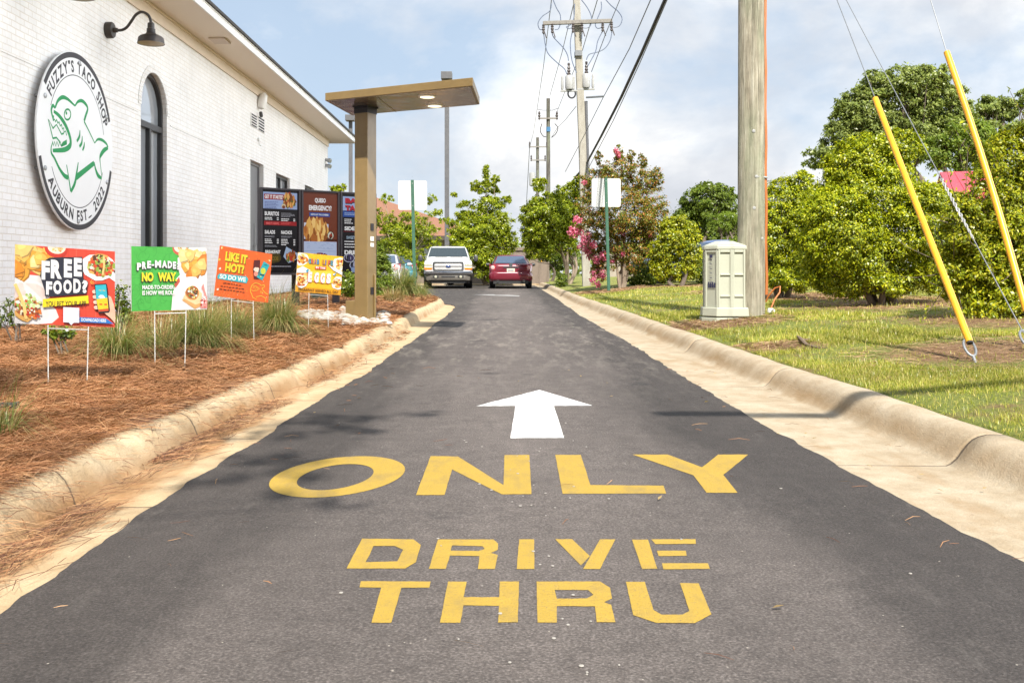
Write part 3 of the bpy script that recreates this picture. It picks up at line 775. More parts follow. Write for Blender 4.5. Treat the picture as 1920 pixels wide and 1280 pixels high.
mb = MB(); mb.lathe([(.05,0),(.05,.05),(.03,.06)], (XW+.001, y_, z_), (1,0,0), 10); mb.tube([(XW+.03,y_,z_-.02),(XW+.05,y_-.02,z_-.14),(XW+.10,y_-.02,z_-.15)], .015); mb.build('hose_bracket', M_WTRIM, bld)
for k, v in enumerate((300, 310.5)):
    y_, z_ = wall_at(610, v)
    f_ = thing('wall_floodlight', 'small grey floodlight at the far wall corner, '+('upper' if k == 0 else 'lower')+' of the pair', 'floodlight', (XW, y_, z_), group='floodlights at the far wall corner')
    mb = MB(); mb.box(XW+.002, XW+.06, y_-.06, y_+.06, z_-.05, z_+.05); mb.build('base', M_STEEL, f_, bevel=.01)
    mb = MB(); mb.lathe([(.05,0),(.075,.06),(.075,.14),(.05,.145)], (XW+.06, y_, z_), (.9,-.3,-.3), 12); mb.build('lamp_head', M_STEEL, f_, True)

# gooseneck lamps
M_LAMPIN = pm('lamp_inside_cream', (0.62,0.55,0.44), None, 4, 0.5)
def gooseneck(y, z, label):
    L_ = thing('gooseneck_lamp', label, 'wall lamp', (XW, y, z), group='gooseneck lamps over the wall sign')
    mb = MB(); mb.lathe([(.122,0.0),(.122,.085),(.11,.10),(.04,.105),(.034,.16),(.025,.17)], (XW+.002, y, z), (1,0,0), 22); mb.build('wall_plate', M_BRONZE, L_, True)
    q = spl([(.12,0,0),(.22,.0,0),(.30,.04,0),(.37,.13,0),(.44,.23,0),(.53,.275,0),(.62,.235,0),(.66,.16,0),(.67,.07,0)], 4)
    mb = MB(); mb.tube([(XW+a, y, z+b) for a, b, _ in q], .021, 10); mb.build('arm', M_BRONZE, L_, True)
    cx, cz = XW+.67, z+.10
    mb = MB(); mb.lathe([(.028,0.02),(.05,.0),(.052,-.075),(.062,-.08),(.064,-.135),(.08,-.16),(.16,-.195),(.185,-.22),(.197,-.30),(.202,-.304),(.196,-.302),(.182,-.226),(.15,-.2),(.02,-.17)], (cx, y, cz), (0,0,1), 30); sh = mb.build('lamp_shade', M_BRONZE, L_, True)
    mb = MB(); mb.lathe([(.193,-.299),(.179,-.23),(.15,-.204),(.02,-.175)], (cx, y, cz), (0,0,1), 30, cap=False); mb.build('shade_lining', M_LAMPIN, sh, True, fix=False)
y_, z_ = wall_at(200, 57); gooseneck(y_, z_, 'dark bronze gooseneck lamp seen whole, above right of the round sign')
yl2 = F*-5.33/(148-U0); gooseneck(yl2, H+(V0+4)/F*yl2+.21, 'dark gooseneck lamp cut by the top of the photo, only its shade rim showing')

# ------------------------------------------------------------------ round sign
SY, SZ, SR = 13.72, 2.72, 1.215
xs0 = XW+0.10
def dsc(u, v):                              # photo point on the disc face -> print coordinates
    d = F*(xs0+.03)/(u-U0); z = H-(v-V0)/F*d
    return ((d-SY)/SR*0.5+0.5, (z-SZ)/SR*0.5+0.5)
sg = thing('wall_sign', 'large round white sign with a green shark and black lettering on the brick wall', 'sign', (XW, SY, SZ))
M_SIGNW = pm('sign_face_white', (0.80,0.80,0.80), (0.77,0.77,0.77), 3, 0.35)
mb = MB(); mb.lathe([(SR-.004,0),(SR,.004),(SR,.026),(SR-.004,.03)], (xs0, SY, SZ), (1,0,0), 96); mb.build('disc', M_SIGNW, sg, True)
S = Surf((xs0+.03, SY-SR, SZ-SR), (xs0+.03, SY+SR, SZ-SR), (xs0+.03, SY-SR, SZ+SR)); S.h = 0.001
INK = flat((56,54,58), .5, 1.0)
def arc(S, r0, r1, a0, a1, m, n=60):
    h = S.up(); vs = [S.p(.5+.5*r*math.cos(R(a0+(a1-a0)*k/n)), .5+.5*r*math.sin(R(a0+(a1-a0)*k/n)), h) for r in (r0, r1) for k in range(n+1)]
    S.mb.add(vs, [(k, k+1, n+2+k, n+1+k) for k in range(n)], S.mi(m))
arc(S, .935, .995, 22, 148, INK); arc(S, .935, .995, 196, 346, INK)
arc(S, .738, .748, 14, 156, INK); arc(S, .738, .748, 208, 338, INK)
def arc_text(S, s, rm, hgt, a0, a1, inward, m):
    ws = [text2d(ch, .035)[2]*(.62 if ch not in "'.I" else .55) if ch != ' ' else .3 for ch in s]
    ws = [max(w, .14) for w in ws]; tot = sum(ws)+.10*len(s); a = a0
    for ch, w in zip(s, ws):
        da = (a1-a0)*(w+.10)/tot
        if ch != ' ':
            V_, F_, asp = text2d(ch, .035); am = a+da/2; sw = abs(da)*w/(w+.10); h = S.up(); pts = []
            hh = hgt*(.30 if ch == "'" else .16 if ch == '.' else 1)
            for x, y in V_:
                aa = am+(x-.5)*(sw if a1 > a0 else -sw)
                if inward: rr = rm-hgt/2+(y*hh+(hgt-hh if ch == "'" else 0))
                else: rr = rm+hgt/2-y*hh
                pts.append(S.p(.5+.5*rr*math.cos(R(aa)), .5+.5*rr*math.sin(R(aa)), h))
            S.mb.add(pts, F_, S.mi(m))
        a += da
arc_text(S, "FUZZY'S TACO SHOP", .838, .135, 150, 20, True, INK)
arc_text(S, "AUBURN EST. 2022", .838, .125, 213, 327, False, INK)
S.mb.build('lettering', S.mats, sg, fix=False)
S = Surf((xs0+.03, SY-SR, SZ-SR), (xs0+.03, SY+SR, SZ-SR), (xs0+.03, SY-SR, SZ+SR)); S.h = 0.001
GRN = flat((24,146,82), .5, .95)
k_ = 5.8214
def stroke(pts, curved=True):
    pts = spl(pts) if curved else pts
    S.line([dsc(80+x/k_, 160+y/k_) for x, y, w in pts], [max(w, 3)*0.00105 for x, y, w in pts], GRN)
stroke([(120,390,6),(95,290,8),(100,240,9),(115,222,9),(135,240,7),(165,170,9),(215,132,11),(270,150,9),(320,195,7),(352,225,5)])
stroke([(352,225,5),(385,180,8),(430,172,10),(475,215,10),(490,262,9),(470,330,10),(452,390,9)])
stroke([(452,395,6),(500,490,5),(568,632,4)], False)
stroke([(568,632,3),(600,592,7),(650,600,9),(695,640,8),(712,680,7)])
stroke([(712,684,9),(670,710,14),(635,760,13),(624,800,7),(630,870,4),(644,990,4)])
stroke([(644,1015,8),(605,985,13),(575,910,9),(562,840,6)])
stroke([(560,850,14),(365,1005,17)], False)
stroke([(388,842,4),(370,960,9),(350,1070,11),(308,1160,10)])
stroke([(260,868,4),(285,1020,5),(306,1160,8)], False)
stroke([(278,1008,13),(235,985,12),(180,905,9),(130,800,8),(95,740,7),(92,680,5),(104,640,4)])
stroke([(120,285,8),(180,335,11),(245,430,13),(290,540,13),(305,620,13),(290,670,15),(230,705,13),(110,713,9)])
stroke([(104,640,4),(106,610,4),(118,660,4),(128,615,4),(142,665,4),(155,615,4),(172,668,4),(182,620,4),(200,660,5),(222,630,6),(262,610,8),(262,635,6),(200,665,5)], False)
stroke([(110,580,5),(60,370,5),(112,470,6),(150,430,4),(205,535,5),(230,525,5)], False)
stroke([(108,580,5),(150,572,5),(195,630,5)], False)
stroke([(118,330,5),(115,390,5),(128,370,5),(140,400,5),(150,375,5),(165,415,5),(178,400,5),(190,445,5),(205,430,5),(214,480,5),(228,465,5),(232,515,5),(250,500,4),(260,550,4)], False)
stroke([(406,490,3),(400,560,9),(372,612,8)]); stroke([(432,555,3),(425,630,9),(400,670,8)]); stroke([(455,620,3),(450,670,8),(434,712,6)])
stroke([(270+34*math.cos(R(a))-10*math.sin(R(a)), 320+56*math.sin(R(a))+14*math.cos(R(a)), 5) for a in range(0, 361, 20)], False)
stroke([(258+5*math.cos(R(a)), 305+9*math.sin(R(a)), 5) for a in range(0, 361, 45)], False)
S.mb.build('shark_emblem', S.mats, sg, fix=False)
for a in (155, 27, 205, 335, 88, 270):
    mb = MB(); p = Vector((xs0+.03, SY+SR*.90*math.cos(R(a)), SZ+SR*.90*math.sin(R(a))))
    mb.lathe([(.034,0),(.034,.012),(.02,.02)], p, (1,0,0), 12); mb.lathe([(.018,0),(.018,.099)], (XW+.001, p.y, p.z), (1,0,0), 8)
    mb.build('bolt', M_STEEL, sg, True)
# ------------------------------------------------------------------ yard signs
M_WIRE = pm('sign_wire', (0.62,0.61,0.58), (0.5,0.49,0.46), 30, 0.45, metal=.5)
WHT = (244,242,240); BLK = (38,36,42); NAVY = (44,46,60)
def yard_sign(label, TL, TR, BL, BR, dl, dr, st, draw):
    tl, bl = W(*TL, dl), W(*BL, dl); tr, br = W(*TR, dr), W(*BR, dr)
    S = Surf(bl, br, tl, tr)
    if S.n.y > 0: S.n = -S.n
    mid = (bl+br)/2; gz = zbed(mid.x, mid.y)
    o = thing('yard_sign', label, 'yard sign', (mid.x, mid.y, gz), group='yard signs along the planting bed')
    draw(S)
    S.build('panel', o, 0.005)
    mb = MB(); asp = (br-bl).length
    feet = []
    for u, v in st:
        f_ = (u-BL[0])/(BR[0]-BL[0]); top = bl.lerp(br, f_)+S.n*-0.003
        x, y = top.x, top.y; g = zbed(x, y)
        lean = Vector((random.uniform(-.012,.012), random.uniform(-.02,.01), 0))
        mb.tube([top+Vector((0,0,.12)), top, Vector((x, y, g-.05))+lean], .0035, 6); feet.append((top, Vector((x, y, g))))
    for zz in (-.022, .055):
        mb.tube([feet[0][0]+Vector((0,0,zz)), feet[1][0]+Vector((0,0,zz))], .0033, 6)
    mb.build('wire_stake', M_WIRE, o, True)
    return o
def taco(S, cx, cy, rx, ry, seed, ang=0.0):
    S.disc(cx, cy, rx, ry, (232,176,96), 18, .08); S.disc(cx, cy+ry*.12, rx*.86, ry*.82, (176,96,48), 16, .1)
    S.bits(cx, cy+ry*.15, rx*.8, ry*.7, [(196,60,36),(236,226,190),(150,180,70),(240,238,220),(214,120,50),(110,60,36),(120,160,60),(222,90,48)], 70, rx*.16, seed)
def s1(S):
    A = 1.35
    S.rect(0, 1, 0, 1, (232,78,56))
    for i, x in enumerate((.37,.52,.60,.70,.80,.90)): S.rect(x, x+.004, 0, 1, (204,58,42) if i % 2 else (244,120,98))
    S.poly([(.02,.63),(.25,.62),(.34,.5),(.36,.40),(.30,.30),(.40,.2),(.43,.10),(.36,.02),(.22,0),(0,0),(0,.63)], (238,232,230))
    S.disc(.14,.40,.20,.16,(250,246,244),20,.03); S.disc(.12,.36,.19,.17,(236,216,208),20,.05)
    S.chips(.13,.80,.17,.20,22,.095,5); S.chips(.30,.83,.06,.10,5,.07,8)
    S.disc(.40,.985,.115,.12,(206,60,44),20); S.disc(.405,1.0,.09,.085,(246,232,210),18); S.bits(.40,.985,.06,.04,[(240,200,120),(226,150,70),(200,180,90)],14,.014,2)
    S.disc(.83,.78,.185,.17,(250,248,246),18,.05); S.poly([(.86,.62),(.93,.66),(1,.60),(1,.72),(.9,.74)], (252,250,250)); taco(S,.85,.80,.135,.15,21)
    S.bits(.87,.80,.15,.14,[(150,180,70),(240,238,220),(214,120,50),(222,80,48),(196,214,120),(90,60,40)],60,.018,23)
    S.line([(.88,.93),(.885,.80),(.87,.68)], .010, (244,206,130), A)
    taco(S,.10,.20,.13,.16,31); S.bits(.15,.28,.10,.10,[(206,222,150),(240,240,216),(160,190,90),(226,236,190)],50,.022,33)
    S.line([(.0,.50),(.05,.36),(.09,.22),(.11,.06)], .016, (242,204,124), A); S.bits(.18,.14,.07,.07,[(196,60,36),(150,70,40),(240,238,220),(222,120,50)],40,.016,35)
    S.poly([(.24,.62),(.27,.80),(.33,.86),(.66,.90),(.67,.62),(.72,.58),(.70,.42),(.34,.36),(.29,.42)], NAVY)
    for i, (ch, x0, x1) in enumerate((('F',.255,.335),('R',.345,.455),('E',.475,.555),('E',.575,.655))):
        S.text(ch, x0, x1, .575+.022*i, .815+.022*i, WHT, .06)
    for i, (ch, x0, x1) in enumerate((('F',.30,.36),('O',.37,.455),('O',.47,.555),('D',.57,.645))):
        S.text(ch, x0, x1, .385+.014*i, .555+.018*i, WHT, .055, shadow=NAVY, sh=(-.012,-.02))
    S.text('?', .655, .715, .43, .60, WHT, .055, shadow=NAVY, sh=(-.012,-.02))
    for a in (10, 35, 62): S.line([(.735+.012*math.cos(R(a)),.555+.02*math.sin(R(a))),(.735+.05*math.cos(R(a)),.555+.06*math.sin(R(a)))], .003, (250,180,60), A)
    S.poly([(.265,.22),(.27,.325),(.72,.40),(.725,.30)], (250,222,38))
    S.text('YOU BET YOUR APP', .295, .70, .245, .315, (40,36,30), .02, rot=.075)
    S.poly([(.47,.02+.02),(.47,.235),(.63,.235),(.63,.04),(.575,.04),(.55,.005),(.525,.04)], (232,234,248))
    S.poly([(.635,.05),(.635,.115),(.90,.115),(.985,.045)], (36,120,200))
    S.text('DOWNLOAD HERE', .65, .905, .062, .105, WHT, .03)
    S.poly([(.80,.50),(.86,.44),(.92,.42),(.955,.40),(.985,.30),(1,.2),(1,.05),(.95,.12),(.87,.2),(.82,.3)], (240,192,164))
    for k in range(4): S.disc(.785+.006*k,.455-.068*k,.026,.026,(246,206,184),12)
    S.poly([(.783,.535),(.785,.555),(.905,.57),(.915,.555),(.945,.215),(.935,.19),(.835,.175),(.82,.19)], (34,32,40))
    S.poly([(.792,.54),(.902,.557),(.917,.385),(.803,.36)], (52,186,204)); S.poly([(.803,.36),(.917,.385),(.928,.245),(.823,.225)], (250,208,46)); S.poly([(.823,.225),(.928,.245),(.932,.212),(.826,.195)], (206,84,48))
    S.disc(.858,.395,.034,.022,(244,246,248),12,.12); S.text('~ ~', .828,.895,.47,.485,(230,190,70),.03)
    for x in (.835,.885): S.rect(x,x+.03,.285,.305,(222,96,40))
def s2(S):
    A = 1.2
    S.rect(0,1,0,1,(76,186,72))
    rd = random.Random(4)
    for _ in range(34):
        x, y = rd.uniform(.0,.6), rd.uniform(.02,.98); r = rd.uniform(.04,.10); a0 = rd.uniform(0,360)
        S.line([(min(.64,max(.005,x+r*math.cos(R(a0+a)))), min(.99,max(.01,y+r*1.2*math.sin(R(a0+a*1.1))))) for a in range(0, 200, 25)], .0022, (56,160,60), A)
    S.disc(.635,.985,.105,.115,(214,96,74),18); S.disc(.635,1.0,.085,.085,(250,238,214),18); S.bits(.64,.985,.06,.04,[(224,120,60),(240,196,90),(120,150,60)],9,.012,4)
    S.poly([(.60,.83),(.66,.87),(.76,1),(1,1),(1,0),(.51,0),(.53,.24),(.56,.38),(.58,.5),(.63,.56),(.60,.7)], (246,238,236))
    S.poly([(.55,.41),(.60,.50),(.62,.53),(.63,.45),(.57,.35)], (206,90,66))
    S.chips(.82,.76,.17,.20,24,.095,9)
    S.disc(.79,.40,.14,.13,(252,246,242),16,.06); S.poly([(.655,.16),(.74,.34),(.84,.37),(.93,.26),(.91,.05),(.83,.01)], (244,212,160)); S.poly([(.66,.15),(.83,.01),(.91,.05),(.915,.11),(.84,.08),(.68,.18)], (226,170,104))
    S.disc(.795,.27,.095,.115,(226,150,66),20,.03); S.disc(.795,.275,.085,.10,(170,96,44),18,.05)
    S.bits(.795,.28,.07,.09,[(236,196,80),(90,56,34),(240,236,220),(120,150,60),(200,90,40),(244,224,120),(60,40,30)],60,.014,12)
    S.poly([(.93,.1),(.96,.25),(.92,.36),(.95,.42),(.97,.3),(1,.2),(1,.02),(.9,.02)], (236,150,140)); S.bits(.95,.12,.04,.09,[(206,70,60),(246,236,230),(180,60,50)],20,.014,14)
    for i, (ch, x0, x1, y) in enumerate((('P',.065,.12,.63),('R',.13,.185,.648),('E',.195,.245,.662),('-',.25,.285,.70),('M',.295,.375,.672),('A',.385,.455,.67),('D',.462,.52,.664),('E',.53,.575,.655),('?',.582,.625,.64))):
        S.text(ch, x0, x1, y, y+(.025 if ch == '-' else .115), WHT, .06, shadow=(36,60,36), sh=(-.009,-.018))
    S.text('NO', .125, .275, .455, .60, (250,228,44), .055, shadow=(40,50,20), sh=(-.009,-.018)); S.text('WAY.', .335, .585, .455, .60, (250,228,44), .055, shadow=(40,50,20), sh=(-.009,-.018))
    S.text('MADE-TO-ORDER', .13, .545, .335, .40, WHT, .04); S.text('IS HOW WE ROLL', .13, .555, .245, .315, WHT, .04)
def s3(S):
    A = 1.15
    S.rect(0,1,0,1,(244,106,38)); rd = random.Random(8)
    for _ in range(40): S.disc(rd.uniform(.05,.97), rd.uniform(.05,.97), .006, .007, rd.choice([(250,190,60),(210,70,30),(60,40,40),(250,240,230)]), 7)
    for x, y in ((.04,.96),(.95,.86),(.06,.14),(.02,.72),(.5,.8),(.055,.55)): S.bits(x, y, .012, .012, [(252,240,220),(250,200,80)], 4, .015, int(x*99))
    S.text('LIKE IT', .12, .53, .72, .90, (250,218,50), .055, rot=-.015, shadow=(120,110,20), sh=(.010,-.012)); S.text('HOT?', .14, .49, .51, .69, (250,218,50), .055, shadow=(120,110,20), sh=(.010,-.012))
    S.poly([(.03,.345),(.02,.40),(.05,.455),(.55,.47),(.585,.42),(.56,.335)], (46,186,196)); S.text('SO DO WE', .06, .54, .355, .45, WHT, .05)
    for k, (x0, x1) in enumerate(((.14,.49),(.10,.53),(.09,.54))):
        x = x0
        while x < x1:
            w_ = rd.uniform(.02,.06); S.line([(x,.275-.065*k+rd.uniform(-.006,.006)),(min(x1,x+w_),.28-.065*k+rd.uniform(-.006,.006))], .008, (96,44,24), A); x += w_+.018
    S.poly([(.655,.62),(.66,.82),(.775,.845),(.79,.45),(.69,.44)], (92,28,26)); S.disc(.72,.63,.05,.06,(244,226,206),12,.15); S.disc(.715,.55,.04,.05,(240,150,130),10)
    S.poly([(.735,.49),(.845,.83),(.965,.77),(.85,.435)], (36,176,182)); S.disc(.85,.63,.05,.065,(210,214,60),14); S.rect(.80,.88,.53,.56,(30,60,70)); S.rect(.86,.92,.75,.765,(20,80,96)); S.disc(.815,.51,.014,.014,(230,220,80),8)
    Y = (252,196,66)
    S.line(spl([(.68,.12,0),(.645,.19,0),(.66,.30,0),(.72,.36,0),(.80,.355,0),(.84,.33,0),(.89,.35,0),(.90,.31,0),(.86,.27,0),(.93,.19,0),(.985,.17,0)],4) and [(p[0],p[1]) for p in spl([(.68,.12,0),(.645,.19,0),(.66,.30,0),(.72,.36,0),(.80,.355,0),(.84,.33,0),(.89,.35,0),(.90,.31,0),(.86,.27,0),(.93,.19,0),(.985,.17,0)],4)], .006, Y, A)
    S.line([(.66,.16),(.70,.07),(.78,.03),(.76,.09),(.86,.12),(.95,.08),(.94,.02)], .006, Y, A)
    S.line([(.68,.29),(.74,.30),(.81,.26),(.77,.22),(.69,.20),(.66,.22)], .005, Y, A); S.line([(.685,.25),(.71,.28),(.73,.24),(.755,.275),(.78,.25)], .004, Y, A)
    for x in (.835,.86): S.line([(x,.22),(x+.015,.17)], .005, Y, A)
def s4(S):
    A = 1.2
    S.rect(0,1,0,1,(250,196,36)); S.rect(0,1,0,.135,(246,170,30))
    for (x, y, sd) in ((.09,.84,1),(.92,.80,2),(.10,.44,3),(.93,.30,4),(.12,.28,5)):
        S.disc(x, y, .15, .17, (250,244,238), 16, .07); S.chips(x, y, .10, .11, 7, .06, sd+40); S.bits(x, y, .10, .12, [(214,110,40),(240,190,80),(120,60,30),(236,226,190),(190,60,36),(246,214,110)], 34, .022, sd)
    S.poly([(.68,.74),(.80,.62),(1,.52),(1,.60),(.85,.68)], (252,250,248)); S.poly([(0,.58),(.12,.66),(.30,.57),(.2,.5),(0,.48)], (250,248,246))
    for i, (ch, c) in enumerate(zip('GRAB LIFE', [(96,170,190),(224,110,70),(180,120,150),(90,150,190),0,(196,120,60),(110,120,180),(224,110,70),(90,160,180)])):
        if c: S.text(ch, .235+.061*i, .235+.061*i+(.05 if ch != 'I' else .02), .745, .875, c, .05, shadow=(90,80,90), sh=(.006,-.006))
    S.poly([(.385,.615),(.39,.685),(.635,.70),(.63,.63)], (224,80,44)); S.text('BY THE', .405, .615, .635, .685, WHT, .04)
    S.poly([(.24,.33),(.26,.55),(.78,.60),(.80,.30),(.60,.26)], (250,214,70))
    for i, ch in enumerate('EGGS'): S.text(ch, .25+.135*i, .25+.135*i+(.10 if i else .085), .275, .535, WHT, .075, shadow=(224,80,60), sh=(-.012,-.012))
    S.bits(.22,.555,.03,.03,[(70,170,200),(230,246,250)],6,.02,9); S.bits(.84,.52,.03,.03,[(70,170,200),(230,246,250)],6,.02,10)
    S.text('BREAKFAST SERVED ALL DAY', .06, .95, .035, .105, (74,44,18), .02)
yard_sign('red yard sign reading FREE FOOD? with chips, tacos and a phone, nearest the camera', (28.1,458.1),(215.3,471.5),(27,606),(215.3,613.4), 5.73, 6.02, [(88,725),(164,722)], s1)
yard_sign('green yard sign reading PRE-MADE? NO WAY with chips and a burrito', (246,461.5),(387,464.7),(246.6,583.5),(387.7,579.7), 6.99, 7.42, [(288.5,668),(347.5,676)], s2)
yard_sign('tilted orange yard sign reading LIKE IT HOT? SO DO WE with two sauce packets', (412.2,460),(510.2,476.6),(400.5,554.6),(502.5,567.3), 9.02, 9.41, [(433,635),(474,628)], s3)
yard_sign('yellow yard sign reading GRAB LIFE BY THE EGGS with breakfast food pictures', (558.8,473),(643.4,481.2),(553.2,546.5),(638.2,553.2), 11.6, 11.9, [(579,600),(614,604)], s4)

# ------------------------------------------------------------------ menu board
M_CASE = pm('menu_case_black', (0.012,0.010,0.013), (0.016,0.013,0.016), 8, 0.45, spec=.25)
def scr(c):
    """lit screen ink, dulled by daylight"""
    key = ('s',)+c
    if key not in FLAT:
        m, t, b = mat('screen_%d_%d_%d' % c); b.inputs['Base Color'].default_value = tuple(x*0.22 for x in lin(*c)[:3])+(1,)
        b.inputs['Emission Color'].default_value = lin(*c); b.inputs['Emission Strength'].default_value = 0.13
        b.inputs['Roughness'].default_value = 0.25; b.inputs['Specular IOR Level'].default_value = 0.12; m.cycles.emission_sampling = 'NONE'
        FLAT[key] = m
    return FLAT[key]
SB = scr((16,10,18)); SWT = scr((232,232,236)); SGR = scr((150,150,160)); SRD = scr((150,24,30)); SBL = scr((150,170,214)); SOR = scr((150,70,36)); SNV = scr((30,70,150))
class SS(Surf):
    def bits(s, cx, cy, rx, ry, cols, n, size, seed=1): Surf.bits(s, cx, cy, rx, ry, [scr(c) for c in cols], n, size, seed)
def lines(S, x0, x1, y, n, dy, m=None, w=.006, seed=1, price=None):
    rd = random.Random(seed)
    for k in range(n):
        xe = x0+(x1-x0)*rd.uniform(.6, 1); x = x0
        while x < xe:
            w_ = min(xe, x+rd.uniform(.02,.07)); S.rect(x, w_, y-dy*k-w, y-dy*k+w, m or SGR); x = w_+.008
        if price: S.rect(price, price+.05, y-dy*k-w, y-dy*k+w, SWT)
FOOD = [(170,90,40),(196,130,60),(120,60,30),(220,170,90),(90,110,50),(180,50,36)]
def scr1(S):
    S.rect(0,1,0,1,SB); S.rect(.03,.97,.775,.975,SBL); S.rect(.05,.60,.885,.95,SRD)
    S.text('GET IT STARTED',.07,.58,.895,.94,SWT,.04); lines(S,.07,.45,.855,5,.018,scr((90,100,150)),.004,2)
    S.disc(.74,.87,.19,.075,scr((120,50,36)),14,.1); S.bits(.74,.88,.18,.07,FOOD,60,.035,3); S.disc(.59,.81,.06,.03,scr((210,190,150)),12); S.disc(.59,.80,.045,.02,scr((120,60,40)),10)
    S.text('BURRITOS',.07,.46,.69,.74,SWT,.04); lines(S,.52,.93,.725,4,.014,None,.003,4); lines(S,.07,.30,.665,2,.02,SWT,.005,5,.40); lines(S,.52,.76,.655,2,.02,SWT,.005,6,.86)
    S.rect(.05,.95,.575,.625,SRD); S.text('MAKE IT A BOWL',.11,.46,.585,.612,scr((230,110,110)),.03); lines(S,.52,.9,.608,2,.015,scr((220,90,90)),.003,7)
    S.text('SALADS',.07,.35,.47,.515,SWT,.04); S.text('NACHOS',.52,.82,.47,.515,SWT,.04); lines(S,.07,.45,.445,2,.012,None,.003,8); lines(S,.52,.9,.445,2,.012,None,.003,9)
    lines(S,.07,.28,.405,3,.021,SWT,.005,10,.40); lines(S,.52,.74,.405,4,.021,SWT,.005,11,.86); lines(S,.07,.45,.33,2,.012,None,.003,12)
    S.disc(.28,.19,.24,.075,scr((70,60,20)),16,.05); S.text('BREAKFAST',.08,.50,.235,.275,SWT,.04); S.text('TACOS',.14,.44,.15,.20,scr((120,100,30)),.05)
    S.poly([(.58,.20),(.66,.32),(.98,.24),(.97,.17),(.72,.12)], scr((160,180,210))); S.disc(.80,.20,.15,.05,scr((90,50,30)),12,.1); S.bits(.80,.20,.14,.045,FOOD,30,.03,14); lines(S,.1,.8,.08,1,.02,SGR,.006,15)
def scr2(S):
    S.rect(0,1,0,1,scr((112,52,30))); S.rect(.01,.99,.40,.42,scr((60,30,22)))
    S.text('QUESO',.34,.66,.865,.93,SWT,.045); S.text('EMERGENCY?',.17,.83,.775,.84,SWT,.045)
    S.rect(.18,.78,.70,.75,SNV); S.text("WE'VE GOT YOU COVERED",.22,.74,.714,.736,SWT,.03)
    S.poly([(.03,.62),(.25,.63),(.25,.40),(.03,.42)], scr((200,206,226))); S.poly([(.52,.62),(.74,.61),(.74,.48),(.52,.5)], scr((196,202,222)))
    S.disc(.38,.52,.34,.12,scr((130,70,34)),18,.12); S.bits(.38,.52,.33,.125,[(196,130,60),(220,170,90),(170,100,44),(236,196,120),(140,80,36)],130,.06,5); S.disc(.80,.47,.10,.055,scr((60,34,24)),16); S.disc(.80,.47,.085,.046,scr((206,206,190)),16); S.bits(.80,.47,.05,.025,[(60,40,30),(190,60,40),(80,100,50)],18,.02,6)
    S.rect(.02,.98,.0,.39,scr((176,190,222))); S.rect(.02,.98,.27,.275,scr((140,156,200)))
    rd = random.Random(5)
    for _ in range(14):
        x, y = rd.uniform(.1,.85), rd.uniform(.29,.37); S.line([(x,y),(x+.04,y+.012),(x+.08,y-.004)], .004, scr((130,150,196)), .46)
    S.text("FUZZY'S",.28,.70,.17,.235,scr((120,30,46)),.06,arch=.02); S.text('TACO SHOP',.32,.66,.11,.15,scr((60,60,90)),.04)
def scr3(S):
    S.rect(0,1,0,1,SB); S.rect(.03,.97,.79,.97,SBL); S.text('BAJA',.10,.72,.87,.95,scr((176,24,44)),.07,shadow=scr((50,20,40))); S.text('TACOS',.10,.85,.79,.86,scr((176,24,44)),.07,shadow=scr((50,20,40)))
    S.rect(.03,.97,.71,.785,SNV); lines(S,.08,.6,.76,2,.02,SBL,.005,2); lines(S,.08,.4,.68,3,.024,SWT,.005,3,.7)
    S.text('SIDE VIBES',.08,.80,.54,.59,SWT,.04); S.rect(.05,.95,.525,.53,SRD); S.text('SWEET TACO',.14,.66,.43,.47,scr((150,170,190)),.03); lines(S,.08,.5,.40,1,.03,SWT,.006,4,.72); lines(S,.08,.5,.365,1,.03,SWT,.006,5,.72); lines(S,.08,.5,.33,1,.03,SWT,.006,6,.72)
    S.text('DRINKS',.08,.72,.235,.29,SWT,.045)
    for (x, y, c) in ((.22,.19,(60,50,90)),(.65,.16,(120,150,90)),(.40,.10,(80,90,130))):
        S.disc(x,y,.17,.055,scr((180,186,200)),18); S.disc(x,y,.15,.048,scr(c),18); S.bits(x,y,.1,.03,[(30,30,40),(160,160,180)],8,.03,int(x*50))
    S.poly([(.27,.07),(.53,.07),(.50,.01),(.30,.01)], scr((130,150,190)))
mdir = Vector((-2.93+4.16, 0.95, 0)).normalized(); m0 = Vector((-4.16, 17.0, 0)); mz0, mz1 = 0.885, 2.385
mbd = thing('menu_board', 'dark three panel drive through menu board lit with food pictures and prices', 'menu board', tuple(m0+mdir*1.1+Vector((0,0,zbed(-3.3,17.8)))))
nrm = Vector((mdir.y, -mdir.x, 0))
pw = 0.745
